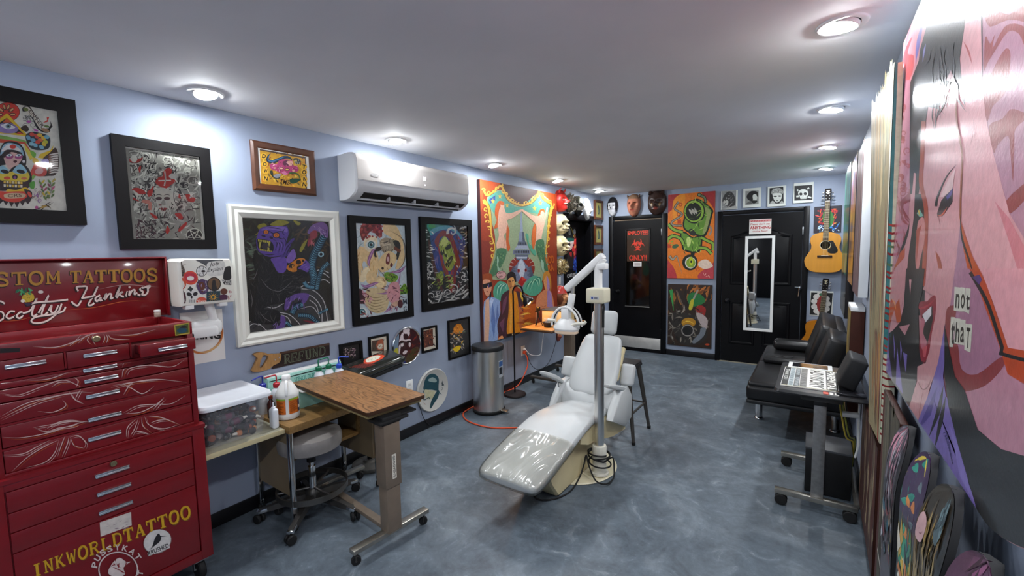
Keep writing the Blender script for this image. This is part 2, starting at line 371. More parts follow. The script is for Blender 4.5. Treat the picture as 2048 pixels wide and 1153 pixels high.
# panelled door, back wall
mb = MB(); mb.rbox((1.719, D-.03, 0), (1.783, D, 2.083), .006); mb.rbox((2.712, D-.03, 0), (2.776, D, 2.083), .006); mb.rbox((1.783, D-.03, 2.03), (2.712, D, 2.083), .006)
d3 = mb.build('door_3', M_doorb); struct(d3)
mb = MB(); mb.rbox((1.787, D-.016, .012), (2.708, D-.001, 2.022)); struct(mb.build('door_slab', M_doorb, d3, smooth=0))
mb = MB(); mb.rbox((1.75, D-.03, 0), (2.74, D-.001, .012)); struct(mb.build('threshold', mat('threshold_wood', '#8d8878', .6), d3))
def panel(x0, x1, z0, z1, arch):
    mb = MB(); k = 9; top = []
    for i in range(k+1):
        u = i/k; x = x0+(x1-x0)*u
        z = z1 + (arch*(3*u*u-2*u**3) if arch > 0 else (-arch)*(1-(3*u*u-2*u**3)))
        top.append(Vector((x, 0, z)))
    loop = [Vector((x0, 0, z0)), Vector((x1, 0, z0))] + top[::-1]; cx = (x0+x1)/2; cz = (z0+z1)/2; rings = []
    for inset, dy in ((0, 0), (.012, -.011), (.026, -.011), (.04, -.002), (.07, -.012)):
        rings.append([Vector((p.x + (inset if p.x < cx else -inset), D-.016+dy, p.z + (inset if p.z < cz else -inset))) for p in loop])
    mb.loft(rings); struct(mb.build('door_panel', M_doorb, d3, smooth=30))
panel(1.89, 2.2, 1.08, 1.74, .1); panel(2.29, 2.6, 1.08, 1.74, -.1)
panel(1.89, 2.2, .26, .86, 0); panel(2.29, 2.6, .26, .86, 0)
mb = MB(); mb.lathe([(.03, 0), (.03, .006), (.012, .01), (.012, .035), (.028, .045), (.032, .062), (.02, .076), (0, .08)], (1.86, D-.016, .86), 20, (0, -1, 0)); struct(mb.build('door_knob', mat('dark_knob', '#26262a', .25, .8), d3))
for z in (1.78, .3, 1.05):
    mb = MB(); mb.rbox((2.7, D-.034, z-.05), (2.718, D-.012, z+.05), .003); struct(mb.build('hinge', mat('hinge_metal', '#8d8f92', .35, .9) if z > 1.5 else M_black, d3))
mb = MB(); p = at(1, D-.05, 1600, 576); mb.tube([(p.x-.055, D-.05, p.z+.005), (p.x, D-.055, p.z), (p.x+.012, D-.03, p.z)], .009, 10); mb.tube([(p.x-.008, D-.05, p.z), (p.x-.012, D-.05, p.z-.06), (p.x-.016, D-.05, p.z-.11)], .007, 8); mb.cyl((p.x, D-.034, p.z), (p.x, D-.016, p.z), .02)
struct(mb.build('door_handle', M_chrome, d3))

# black double door behind the viewer, seen in the mirror
mb = MB(); mb.rbox((.55, YB, 0), (.62, YB+.03, 2.12), .004); mb.rbox((2.3, YB, 0), (2.37, YB+.03, 2.12), .004); mb.rbox((.62, YB, 2.05), (2.3, YB+.03, 2.12), .004); d4 = mb.build('door_4', M_doorb); struct(d4)
for x0, x1 in ((.62, 1.455), (1.465, 2.3)): mb = MB(); mb.rbox((x0, YB+.001, .01), (x1, YB+.016, 2.05), .002); struct(mb.build('door_slab', M_doorb, d4))
# ------------------------------------------------------------------ recessed lamps
M_lampt = mat('lamp_trim', '#eceeee', .4)
M_lampe = mat('lamp_diffuser', '#ffffff', .5, emit='#f7fbff', es=LAMP_POWER)
M_baffle = mat('lamp_baffle', '#9a9b9d', .5)
def downlight(name, x, y, tilt, label, group):
    t = thing(name, label, 'ceiling light', (x, y, H), group)
    mb = MB(); mb.lathe([(.058, 0), (.06, -.004), (.078, -.008), (.083, -.006), (.085, 0)], (x, y, H), 36); mb.build('trim_ring', M_lampt, t)
    R = Matrix.Translation((x, y, H)) @ Matrix.Rotation(tilt, 4, 'Y')
    mb = MB(); mb.lathe([(.058, .004), (.058, -.008), (.053, -.011), (.05, -.009)], (0, 0, 0), 32); mb.build('gimbal', M_lampt, t, M=R)
    mb = MB(); mb.lathe([(.05, -.009), (.046, -.014), (.036, -.018), (.02, -.021), (0, -.022)], (0, 0, 0), 32); mb.build('diffuser', M_lampe, t, M=R)
    return t
GL = 'recessed lamps along the left wall'; GR = 'recessed lamps along the right side'
lab = ['recessed ceiling lamp nearest the big black frame of skull flash art', 'recessed ceiling lamp right over the air conditioner', 'recessed ceiling lamp above the left corner of the orange circus mural',
       'recessed ceiling lamp above the right corner of the orange circus mural', 'recessed ceiling lamp in the far left corner near the gold framed pictures']
for y, l in zip((1.045, 2.303, 3.522, 4.8, 6.033), lab): downlight('recessed_lamp', .24, y, -.3, l, GL)
lab = ['largest recessed lamp, beside the giant pink woman painting', 'second recessed lamp from the viewer along the right row', 'recessed lamp third from the viewer along the right row', 'farthest recessed lamp of the right row, near the skull print']
for y, l in zip((2.197, 3.471, 4.756, 6.042), lab): downlight('recessed_lamp', 2.925, y, .2, l, GR)
for x, y in ((.24, -.2), (.24, -1.45), (2.8, .92), (2.8, -.35), (2.8, -1.6)): downlight('recessed_lamp', x, y, -.3 if x < 1 else .2, 'recessed ceiling lamp outside the picture behind the viewer', 'lamps behind the viewer')
# ------------------------------------------------------------------ red tool chest on its roller cabinet
M_red = mat('red_enamel', '#740913', .36, var=.1, scale=7, bump=.03, bscale=120, coat=.3)
M_redd = mat('red_enamel_inside', '#5d060d', .5, var=.1)
M_gap = mat('dark_gap', '#1a0406', .7)
M_lock = mat('lock_brass', '#a89a78', .35, .9)
M_paint = paintmat('painted_marks', .45, .2)
M_rubber = mat('black_rubber', '#121213', .7, var=.15)
M_handle = mat('pull_handle', '#c9ccd0', .22, 1., var=.06)
def caster(mb_wheel, mb_fork, p, r=.03, w=.022, axis=(1, 0, 0)):
    p = Vector(p); a = Vector(axis).normalized()
    mb_wheel.lathe([(r*.35, -w/2), (r*.9, -w/2), (r, -w*.3), (r, w*.3), (r*.9, w/2), (r*.35, w/2)], p, 20, a)
    mb_fork.tube([p+a*(w*.7), p+a*(w*.7)+Vector((0, 0, r*1.1)), p-a*(w*.7)+Vector((0, 0, r*1.1)), p-a*(w*.7)], .004, 6)
    mb_fork.cyl(p+Vector((0, 0, r*1.05)), p+Vector((0, 0, r*1.5)), .009)
    mb_fork.cyl(p-a*w*.75, p+a*w*.75, .005)
def pull(parent, y0, y1, z, x):
    mb = MB(); mb.rbox((x, y0, z-.009), (x+.006, y1, z+.004), .002); mb.rbox((x+.004, y0, z-.009), (x+.014, y1, z-.005), .002); mb.rbox((x, y0, z+.002), (x+.011, y1, z+.006), .002)
    mb.build('pull_handle', M_handle, parent)
def lock(parent, x, y, z, r=.012):
    mb = MB(); mb.lathe([(r, 0), (r, .006), (r*.8, .009), (r*.5, .009), (r*.45, .007), (0, .007)], (x, y, z), 20, (1, 0, 0)); mb.rbox((x+.006, y-.002, z-.006), (x+.008, y+.002, z+.006)); mb.build('lock', M_lock, parent)

rc = thing('roller_cabinet', 'red roller cabinet lettered in yellow, under the open red tool chest', 'tool cabinet', (.24, .505, 0))
xf = .46
mb = MB(); y0, y1 = .16, .845
mb.rbox((.03, y0, .118), (xf-.012, y1, .775), .004)
mb.rbox((xf-.02, y0, .118), (xf, .203, .775), .004); mb.rbox((xf-.02, .795, .118), (xf, y1, .775), .004); mb.rbox((xf-.02, .201, .118), (xf-.0005, .797, .165), .004); mb.rbox((xf-.02, .201, .742), (xf-.0005, .797, .775), .004)
mb.loft([[Vector((xf-.03, y0-.003, .772)), Vector((xf+.006, y0-.003, .772)), Vector((xf+.006, y0-.003, .788)), Vector((xf-.03, y0-.003, .792))], [Vector((xf-.03, y1+.003, .772)), Vector((xf+.006, y1+.003, .772)), Vector((xf+.006, y1+.003, .788)), Vector((xf-.03, y1+.003, .792))]])
mb.rbox((.03, y0, .765), (xf-.02, y1, .79), .004)
mb.build('body', M_red, rc)
rows = [(.66, .739), (.583, .657), (.503, .58)]
for i, (a, b) in enumerate(rows):
    mb = MB(); mb.rbox((xf-.03, .206, a), (xf-.003, .792, b), .003); dr = mb.build('drawer', M_red, rc); pull(dr, .446, .557, (.698, .62, .539)[i], xf-.003)
    if i == 0: lock(dr, xf-.003, .507, .727)
mb = MB(); mb.rbox((xf-.03, .206, .168), (xf-.003, .792, .5), .003); dd = mb.build('door', M_red, rc)
M_frk = mat('caster_fork', '#8e8f90', .35, .9)
for x, y in ((.08, .2), (.08, .8), (.4, .2), (.4, .8)):
    w = MB(); f = MB(); caster(w, f, (x, y, .05), .05, .03, (0, 1, 0)); f.rbox((x-.035, y-.03, .1), (x+.035, y+.03, .118)); c = f.build('caster', M_frk, rc); w.build('wheel', M_rubber, c)

tc_ = thing('tool_chest', 'red pinstriped tool chest with its lettered lid open, on the red roller cabinet', 'tool chest', (.24, .505, .79))
xt = .44; ty0, ty1 = .185, .835
mb = MB()
mb.rbox((.04, ty0, .79), (xt-.03, ty1, 1.228), .003)
mb.rbox((xt-.035, ty0, .79), (xt, .212, 1.228), .003); mb.rbox((xt-.035, .812, .79), (xt, ty1, 1.228), .003)
mb.rbox((xt-.035, .21, .79), (xt-.0005, .814, .803), .003); mb.rbox((xt-.035, ty0-.001, 1.226), (xt+.0002, ty1+.001, 1.287), .004)
mb.rbox((.04, ty0, 1.226), (xt-.02, ty0+.018, 1.287), .003); mb.rbox((.04, ty1-.018, 1.226), (xt-.02, ty1, 1.287), .003); mb.rbox((.04, ty0, 1.226), (.055, ty1, 1.287), .003)
for z in (1.148, .985, .893): mb.rbox((xt-.035, ty0, z-.004), (xt-.004, ty1, z+.004))
mb.rbox((xt-.033, .397, 1.16), (xt-.003, .403, 1.23)); mb.rbox((xt-.033, .6, 1.16), (xt-.003, .606, 1.23))
body = mb.build('body', M_red, tc_)
lock(body, xt, .495, 1.262, .013)
mb = MB(); mb.rbox((.045, .195, 1.588), (.075, .868, 1.594), .002); mb.rbox((.03, .185, 1.287), (.04, .87, 1.594), .003); mb.rbox((.03, .862, 1.287), (.078, .87, 1.594), .002); mb.rbox((.03, .185, 1.287), (.078, .193, 1.594), .002); mb.rbox((.03, .185, 1.588), (.078, .87, 1.596), .002)
lid = mb.build('lid', M_red, tc_)
def tdrawer(ya, yb, za, zb, hz=None, hy=(.446, .555), out=0.):
    mb = MB(); x1 = xt-.004+out
    mb.rbox((x1-.014, ya, za), (x1, yb, zb), .003)
    if out:
        mb.rbox((x1-.2, ya+.012, za+.004), (x1-.01, ya+.016, zb-.012)); mb.rbox((x1-.2, yb-.016, za+.004), (x1-.01, yb-.012, zb-.012)); mb.rbox((x1-.2, ya+.012, za+.003), (x1-.01, yb-.012, za+.007))
    d = mb.build('drawer', M_red, tc_)
    if hz: pull(d, hy[0], hy[1], hz, x1)
    return d
tdrawer(.214, .396, 1.155, 1.224, 1.202, (.24, .347)); tdrawer(.404, .599, 1.155, 1.224, 1.2, (.451, .557)); dro = tdrawer(.612, .815, 1.168, 1.221, 1.193, (.672, .78), .09)
for za, zb, hz in ((1.12, 1.143, 1.14), (1.07, 1.117, 1.095), (.99, 1.066, 1.03), (.9, .98, .933), (.804, .888, .852)): tdrawer(.214, .81, za, zb, hz if za > .81 else .852, (.446, .553) if za > .81 else (.44, .545))
DRX = xt-.003
# things lying in the open top tray and drawer
def flatbox(name, label, cat, lo, hi, m, group=None, r=.002):
    mb = MB(); mb.rbox(lo, hi, r); return tag(mb.build(name, m), label, cat, group)
M_card = mat('white_card', '#d9d6d2', .6); M_woodb = mat('brown_leather_box', '#6b3a26', .5, var=.2)
mb = MB(); mb.rbox((.2, .44, 1.229), (.4, .57, 1.236), .002); tag(mb.build('paper_sheet', M_card), 'white printed sheet lying in the tray of the red tool chest', 'paper')
mb = MB(); mb.rbox((.26, .585, 1.229), (.38, .7, 1.262), .004); bk = mb.build('notebook', M_woodb); tag(bk, 'small brown notebook lying in the open tool chest tray', 'notebook')
jar = thing('glass_jar', 'tiny jar with a pale lid beside the open tool chest lid', 'jar', (.1, .815, 1.289))
mb = MB(); mb.lathe([(.013, 0), (.014, .003), (.014, .022), (.011, .026)], (.1, .805, 1.2891), 18); mb.build('body', mat('jar_glass', '#9c8d80', .15), jar)
mb = MB(); mb.lathe([(.014, 0), (.014, .009), (0, .01)], (.1, .805, 1.3152), 18); mb.build('lid', M_card, jar)
mb = MB(); mb.rbox((.43, .7, 1.183), (.5, .72, 1.192), .003); tag(mb.build('pen_case', mat('dark_case', '#2b2a30', .5)), 'dark case lying inside the pulled out small red drawer', 'case')
mb = MB(); mb.rbox((.4, .826, 1.17), (.425, .848, 1.225), .006)
tag(mb.build('magnetic_holder', M_rubber), 'black holder stuck to the right side of the red tool chest', 'holder')

# ------------------------------------------------------------------ drop leaf desk
M_dtop = mat('desk_laminate', '#8a6a3f', .38, var=.16, scale=6, stretch=(1.2, 14, 14))
M_dpan = mat('desk_panel', '#8d7a5e', .5, var=.06, scale=5)
M_leaf = mat('leaf_top_cream', '#a9a690', .5, var=.05, scale=40); M_edge = mat('leaf_edge', '#c2b68f', .5)
dk = thing('typing_desk', 'small wood typing desk on chrome legs with its left leaf raised', 'desk', (.24, 1.54, 0))
DZ = .628
mb = MB(); mb.rbox((.03, 1.25, DZ-.042), (.47, 1.86, DZ), .002); mb.build('desk_top', M_dtop, dk)
mb = MB(); mb.use(M_leaf); mb.rbox((.03, .852, .588), (.425, 1.246, .612), .001); mb.use(M_edge); mb.rbox((.423, .852, .587), (.43, 1.246, .613), .001)
mb.build('drop_leaf', None, dk)
mb = MB(); mb.rbox((.04, 1.262, .2), (.43, 1.276, DZ-.042)); mb.build('side_panel', M_dpan, dk)
mb = MB(); mb.rbox((.04, 1.83, .2), (.43, 1.845, DZ-.042)); mb.build('side_panel', M_dpan, dk)
mb = MB(); mb.rbox((.05, 1.276, .345), (.3, 1.83, .367), .001); mb.build('lower_shelf', M_dtop, dk)
mb = MB(); mb.rbox((.035, 1.276, .4), (.045, 1.83, DZ-.042)); mb.build('back_panel', M_dpan, dk)
mb = MB(); mb.rbox((.28, 1.81, .367), (.3, 1.83, DZ-.042)); mb.build('support_post', M_dtop, dk)
for x, y in ((.445, 1.262), (.445, 1.85), (.06, 1.262), (.06, 1.85)):
    mb = MB(); mb.rbox((x-.013, y-.013, .075), (x+.013, y+.013, DZ-.042), .003); lg = mb.build('leg', M_chrome, dk)
    w = MB(); f = MB(); caster(w, f, (x, y, .024), .024, .018, (1, .4, 0)); f.rbox((x-.012, y-.012, .036), (x+.012, y+.012, .076), .002); f.build('caster', M_chrome, lg)
    ww = w.build('caster_wheel', M_rubber, lg)

# ------------------------------------------------------------------ stool under the desk
M_seat = mat('stool_vinyl', '#8f8a86', .5, var=.05, scale=30, bump=.06, bscale=200)
M_gun = mat('dark_cast_metal', '#4e4c4a', .42, .7, var=.15, scale=14)
st = thing('rolling_stool', 'grey padded rolling stool with a foot ring, pushed under the wood desk', 'stool', (.36, 1.43, 0)); sc = Vector((.36, 1.43, 0))
mb = MB(); mb.lathe([(0, .42), (.165, .42), (.178, .43), (.183, .455), (.183, .485), (.175, .508), (.15, .52), (.08, .525), (0, .526)], sc, 40); mb.build('seat', M_seat, st)
mb = MB(); mb.rbox(sc+Vector((-.09, -.09, .405)), sc+Vector((.09, .09, .42)), .004); mb.cyl(sc+Vector((0, 0, .15)), sc+Vector((0, 0, .3)), .022); mb.cyl(sc+Vector((0, 0, .26)), sc+Vector((0, 0, .405)), .014)
mb.build('gas_post', M_chrome, st)
mb = MB(); mb.cyl(sc+Vector((0, 0, .33)), sc+Vector((0, 0, .4)), .026); mb.build('post_collar', M_rubber, st)
mb = MB(); ring = [sc+Vector((.2*cos(2*pi*i/40), .2*sin(2*pi*i/40), .17)) for i in range(40)]
mb.loft([[p+Vector((cos(2*pi*i/40)*dx, sin(2*pi*i/40)*dx, dz)) for i, p in enumerate(ring)] for dx, dz in ((-.004, -.017), (.004, -.017), (.004, .017), (-.004, .017), (-.004, -.017))], caps=False)
for a in (0, 2.1, 4.2): mb.tube([sc+Vector((0, 0, .165)), sc+Vector((.2*cos(a), .2*sin(a), .168))], .008, 8)
mb.build('foot_ring', mat('ring_metal', '#6d6a66', .35, .85, var=.1), st)
hub = MB(); hub.lathe([(.045, .1), (.045, .135), (.03, .16), (.024, .165)], sc, 24); hub.build('hub', M_gun, st)
for k in range(5):
    a = -1.2+k*2*pi/5+.25; d = Vector((cos(a), sin(a), 0))
    mb = MB(); mb.loft([[sc+d*r+Vector((-d.y*w, d.x*w, z)) for w, z in ((-wd, z0), (wd, z0), (wd*.7, z1), (-wd*.7, z1))] for r, wd, z0, z1 in ((.02, .028, .1, .135), (.12, .024, .088, .125), (.22, .021, .07, .1), (.3, .018, .062, .082))]); lg = mb.build('base_leg', M_gun, st)
    e = MB(); e.rbox((-.0, -.02, -.012), (.06, .02, .012), .006, M=Matrix.Translation(sc+d*.25+Vector((0, 0, .078))) @ Matrix.Rotation(a, 4, 'Z') @ Matrix.Rotation(.18, 4, 'Y')); e.build('end_cap', M_chrome, lg)
    w = MB(); f = MB(); t_ = Vector((cos(a+.9), sin(a+.9), 0))
    for q in (-.015, .015): w.lathe([(.008, -.009), (.024, -.009), (.028, -.004), (.028, .004), (.024, .009), (.008, .009)], sc+d*.3+t_*q+Vector((0, 0, .028)), 18, t_)
    w.cyl(sc+d*.3+Vector((0, 0, .028)), sc+d*.3+Vector((0, 0, .066)), .008); w.build('caster', M_rubber, lg)

# ------------------------------------------------------------------ wood-topped overbed table
M_oak = mat('oak_laminate', '#7a5533', .36)
n = M_oak.node_tree; b = n.nodes['Principled BSDF']
tcn = n.nodes.new('ShaderNodeTexCoord'); mp = n.nodes.new('ShaderNodeMapping'); mp.inputs['Scale'].default_value = (1.1, 7, 7)
wv = n.nodes.new('ShaderNodeTexNoise'); wv.inputs['Scale'].default_value = 2.2; wv.inputs['Detail'].default_value = 1.5; wv.inputs['Distortion'].default_value = .6
sn = n.nodes.new('ShaderNodeMath'); sn.operation = 'MULTIPLY'; sn.inputs[1].default_value = 22; fr = n.nodes.new('ShaderNodeMath'); fr.operation = 'PINGPONG'; fr.inputs[1].default_value = 1
fine = n.nodes.new('ShaderNodeTexNoise'); fine.inputs['Scale'].default_value = 60; mp2 = n.nodes.new('ShaderNodeMapping'); mp2.inputs['Scale'].default_value = (.35, 6, 6)
rp = n.nodes.new('ShaderNodeValToRGB'); rp.color_ramp.elements[0].color = (*srgb('#4d3118'), 1); rp.color_ramp.elements[1].color = (*srgb('#94683f'), 1); rp.color_ramp.elements[0].position = .08; rp.color_ramp.elements[1].position = .55
mx = n.nodes.new('ShaderNodeMix'); mx.data_type = 'RGBA'; mx.inputs[0].default_value = .4; rp2 = n.nodes.new('ShaderNodeValToRGB'); rp2.color_ramp.elements[0].color = (*srgb('#573a1f'), 1); rp2.color_ramp.elements[1].color = (*srgb('#966d45'), 1); rp2.color_ramp.elements[0].position = .35; rp2.color_ramp.elements[1].position = .6
for a, c in ((tcn.outputs['Object'], mp.inputs[0]), (mp.outputs[0], wv.inputs['Vector']), (wv.outputs[0], sn.inputs[0]), (sn.outputs[0], fr.inputs[0]), (fr.outputs[0], rp.inputs[0]), (tcn.outputs['Object'], mp2.inputs[0]), (mp2.outputs[0], fine.inputs['Vector']), (fine.outputs[0], rp2.inputs[0]), (rp.outputs[0], mx.inputs[6]), (rp2.outputs[0], mx.inputs[7]), (mx.outputs[2], b.inputs['Base Color'])): n.links.new(a, c)
M_taupe = mat('taupe_metal', '#7d6f61', .45, .3, var=.08, scale=12, bump=.05, bscale=30)
M_alu = mat('aluminium', '#a8a49b', .32, .95, var=.1, scale=20)
M_dkwood = mat('table_edge_brown', '#3c2412', .5)
ob = thing('overbed_table', 'wood grain overbed table on a taupe post with a wheeled base', 'table', (1., 1.5, 0))
oz = .782
mb = MB(); mb.use(M_oak)
def rrect(x0, y0, x1, y1, r, z, n=6):
    out = []
    for cx, cy, a0 in ((x1-r, y1-r, 0), (x0+r, y1-r, 90), (x0+r, y0+r, 180), (x1-r, y0+r, 270)):
        for i in range(n+1):
            a = radians(a0+90*i/n); out.append(Vector((cx+r*cos(a), cy+r*sin(a), z)))
    return out
TX0, TX1, TY0, TY1 = .15, 1.03, 1.37, 1.745
ob.rotation_euler.z = -radians(5.5)
mb.loft([rrect(TX0, TY0, TX1, TY1, .02, oz-.001), rrect(TX0+.001, TY0+.001, TX1-.001, TY1-.001, .02, oz)])
mb.use(M_dkwood); mb.loft([rrect(TX0, TY0, TX1, TY1, .02, oz-.022), rrect(TX0-.001, TY0-.001, TX1+.001, TY1+.001, .021, oz-.018), rrect(TX0-.001, TY0-.001, TX1+.001, TY1+.001, .021, oz-.0012)])
mb.build('table_top', None, ob)
mb = MB(); mb.rbox((.2, 1.39, oz-.048), (1.0, 1.725, oz-.022), .003); mb.build('top_frame', mat('cream_underframe', '#a08d5f', .55, var=.08), ob)
mb = MB(); mb.rbox((.9, 1.725, oz-.05), (.99, 1.74, oz-.024), .002); mb.build('yellow_block', mat('yellow_block', '#c08a2a', .5), ob)
mb = MB(); mb.rbox((.22, 1.36, oz-.034), (.32, 1.392, oz-.026), .002); mb.build('pull_tab', M_card, ob)
mb = MB(); mb.rbox((.955, 1.45, .34), (1.045, 1.55, .7), .004); mb.rbox((.962, 1.457, .085), (1.038, 1.543, .36), .004)
post = mb.build('post', M_taupe, ob)
mb = MB(); mb.rbox((.94, 1.42, .7), (1.06, 1.6, .716), .004); mb.rbox((.93, 1.55, .716), (1.05, 1.66, .728), .004); mb.rbox((.95, 1.44, .69), (1.05, 1.56, .735), .006); mb.build('height_lever', M_rubber, ob)
mb = MB(); mb.rbox((.975, 1.262, .068), (1.025, 1.742, .092), .004); mb.build('base_rail', M_alu, ob)
mb = MB(); mb.rbox((.16, 1.485, .06), (.98, 1.53, .085), .004); mb.build('base_rail', M_taupe, ob)
mb = MB(); mb.rbox((.2, 1.19, .068), (.245, 1.8, .09), .004); mb.build('base_rail', M_alu, ob)
for x, y in ((1., 1.285), (1., 1.715), (.222, 1.22), (.222, 1.77)):
    w = MB(); f = MB(); caster(w, f, (x, y, .025), .025, .02, (1, -.5, 0)); f.cyl((x, y, .05), (x, y, .07), .011); c = f.build('caster', M_gun, ob); w.build('wheel', M_rubber, c)
a = Art(0, 1.0455, 1); a.plane((1.0455, 1.503, .52), (0, 0, -1), (0, 1, 0)); a.poly([(-.0, -.012), (.135, -.012), (.135, .014), (0, .014)], '#cfcabd')
a.text('GROOVEN\'S', (.008, -.006), (.127, -.006), .014, '#17171a', bold=.02); a.build('sticker', M_paint, ob)

# ------------------------------------------------------------------ things on the desk and leaf
# tub of ink bottles
tb = thing('storage_tub', 'clear plastic tub with a white lid, full of small bottles', 'storage tub', (.22, 1.02, .612))
M_clear = bpy.data.materials.new('cloudy_clear_plastic'); M_clear.use_nodes = True; n = M_clear.node_tree; n.nodes.clear()
o_ = n.nodes.new('ShaderNodeOutputMaterial'); ms = n.nodes.new('ShaderNodeMixShader'); tr = n.nodes.new('ShaderNodeBsdfTransparent'); pb = n.nodes.new('ShaderNodeBsdfPrincipled'); pb.inputs['Base Color'].default_value = (.6, .62, .66, 1); pb.inputs['Roughness'].default_value = .25
fn = n.nodes.new('ShaderNodeTexNoise'); fn.inputs['Scale'].default_value = 9; mr = n.nodes.new('ShaderNodeMapRange'); mr.inputs[3].default_value = .06; mr.inputs[4].default_value = .26
n.links.new(fn.outputs[0], mr.inputs[0]); n.links.new(mr.outputs[0], ms.inputs[0]); n.links.new(tr.outputs[0], ms.inputs[1]); n.links.new(pb.outputs[0], ms.inputs[2]); n.links.new(ms.outputs[0], o_.inputs[0])
M_milk = mat('milky_plastic', '#dfe3e8', .35, var=.04, scale=9)
tzb, tzt = .6125, .832
def rr4(x0, y0, x1, y1, r, z): return rrect(x0, y0, x1, y1, r, z, 5)
mb = MB(); bx = (.06, .885, .36, 1.17); tx = (.02, .86, .405, 1.2)
mb.loft([rr4(*bx, .035, tzb), rr4(tx[0]+.006, tx[1]+.006, tx[2]-.006, tx[3]-.006, .04, tzt)], caps=False); mb.add(rr4(*bx, .035, tzb+.001), [tuple(range(24))])
mb.build('body', M_clear, tb)
mb = MB(); mb.loft([rr4(tx[0]-.008, tx[1]-.008, tx[2]+.008, tx[3]+.008, .045, tzt-.014), rr4(tx[0]-.01, tx[1]-.01, tx[2]+.01, tx[3]+.01, .045, tzt), rr4(tx[0]-.004, tx[1]-.004, tx[2]+.004, tx[3]+.004, .042, tzt+.012), rr4(tx[0]+.012, tx[1]+.012, tx[2]-.012, tx[3]-.012, .035, tzt+.013), rr4(tx[0]+.028, tx[1]+.028, tx[2]-.028, tx[3]-.028, .03, tzt+.005)])
mb.build('lid', M_milk, tb)
inkc = ['#1b1a22', '#23222b', '#15151a', '#8a3c1c', '#c2713a', '#1d1f2a', '#a89a98', '#2a1a2e', '#6b2a3c', '#101014', '#3a2f3a', '#b8b3b0']
rnd = random.Random(3); protos = []
def ink(pos, R, c, lc):
    t = thing('ink_bottle', 'small ink bottle jumbled inside the clear plastic tub', 'ink bottle', pos, 'ink bottles in the clear tub')
    mb = MB(); mb.lathe([(0, 0), (.017, 0), (.018, .004), (.018, .05), (.012, .06), (.008, .064)], (0, 0, 0), 14); b_ = mb.build('body', mat('ink_'+c, c, .3), None, M=R.to_4x4()); b_.parent = t
    mb = MB(); mb.lathe([(.0185, .012), (.0185, .042)], (0, 0, 0), 14); l_ = mb.build('label', mat('inklabel_'+lc, lc, .5), None, M=R.to_4x4()); l_.parent = t
    mb = MB(); mb.lathe([(.009, .062), (.0095, .064), (.006, .084), (0, .085)], (0, 0, 0), 12); c_ = mb.build('cap', mat('ink_cap_'+rnd.choice(['#16161a', '#d8d2c8']), '#16161a' if rnd.random() < .7 else '#d8d2c8', .4), None, M=R.to_4x4()); c_.parent = t
for iz in range(4):
    for ix in range(5):
        for iy in range(4):
            if iz == 3 and rnd.random() < .4: continue
            x = .095+ix*.056+rnd.uniform(-.006, .006); y = .925+iy*.068+rnd.uniform(-.006, .006); z = tzb+.021+iz*.036
            a = rnd.uniform(0, 6.28); R = Matrix.Rotation(a, 3, 'Z') @ Matrix.Rotation(rnd.uniform(1.2, 1.75), 3, 'X'); cpos = Vector((x, y, z)) - R @ Vector((0, 0, .04))
            lc_ = rnd.choice(['#1c1c24', '#c07a3a', '#2a2a33', '#1a1a20', '#5c2340', '#bdb8b3', '#14141a', '#22242e']); ink(cpos, R, rnd.choice(inkc), lc_)
# jug of cleaner
jg = thing('cleaner_jug', 'white gallon jug with an orange label on the wood desk', 'jug', (.31, 1.333, DZ)); jc = Vector((.31, 1.333, DZ+.0005)); jg.scale = (.88, .88, .88)
mb = MB(); mb.lathe([(0, .004), (.062, 0), (.07, .006), (.073, .02), (.073, .03), (.071, .035), (.071, .15), (.073, .158), (.07, .175), (.056, .205), (.036, .24), (.025, .256), (.022, .27)], jc, 40); mb.build('body', mat('jug_plastic', '#dcdcd8', .38, var=.03), jg)
mb = MB(); mb.lathe([(.0255, .262), (.027, .266), (.027, .287), (.024, .291), (0, .291)], jc, 28); mb.build('cap', M_white, jg)
ha = radians(-30); hd = Vector((cos(ha), sin(ha), 0)); mb = MB(); mb.tube(spline([jc+hd*.022+Vector((0, 0, .252)), jc+hd*.045+Vector((0, 0, .25)), jc+hd*.064+Vector((0, 0, .22)), jc+hd*.071+Vector((0, 0, .18)), jc+hd*.066+Vector((0, 0, .165))], 5), .0095, 12); mb.build('handle', M_white, jg)
M_lab = paintmat('printed_label', .4, .2, .0)
def wraplabel(parent, c, r, rects, name='label'):   # rects: (angle0, angle1, z0, z1, colour) wrapped on a cylinder
    mb = MB(); cols = []
    for i, (a0, a1, z0, z1, colr) in enumerate(rects):
        k = max(2, int(abs(a1-a0)/8)); rr = r+.0004+.00012*i; vs = []
        for j in range(k+1):
            a = radians(a0+(a1-a0)*j/k); vs += [c+Vector((rr*cos(a), rr*sin(a), z0)), c+Vector((rr*cos(a), rr*sin(a), z1))]
        mb.add(vs, [(2*j, 2*j+2, 2*j+3, 2*j+1) for j in range(k)]); cols += [srgb(colr)]*k
    o = mb.build(name, M_lab, parent, smooth=0, recalc=False); at_ = o.data.attributes.new('Col', 'FLOAT_COLOR', 'FACE'); at_.data.foreach_set('color', [x for c_ in cols for x in (*c_, 1.)]); return o
rects = [(-95, -38, .042, .146, '#d2691a'), (-95, -38, .134, .146, '#86a325'), (-22, 40, .042, .146, '#d2691a'), (-22, 40, .134, .146, '#86a325')]
rr_ = random.Random(5)
for k in range(11):
    z = .128-k*.0068; rects.append((-90, -90+rr_.uniform(20, 46), z-.0017, z+.0017, '#7e3c0d'))
    rects.append((-17, -17+rr_.uniform(20, 46), z-.0017, z+.0017, '#8d4712'))
rects += [(-90, -60, .046, .052, '#5a1d0c'), (26, 40, .05, .13, '#2d3a5a'), (28, 40, .07, .09, '#d9d7d2')]
wraplabel(jg, jc, .0712, rects)
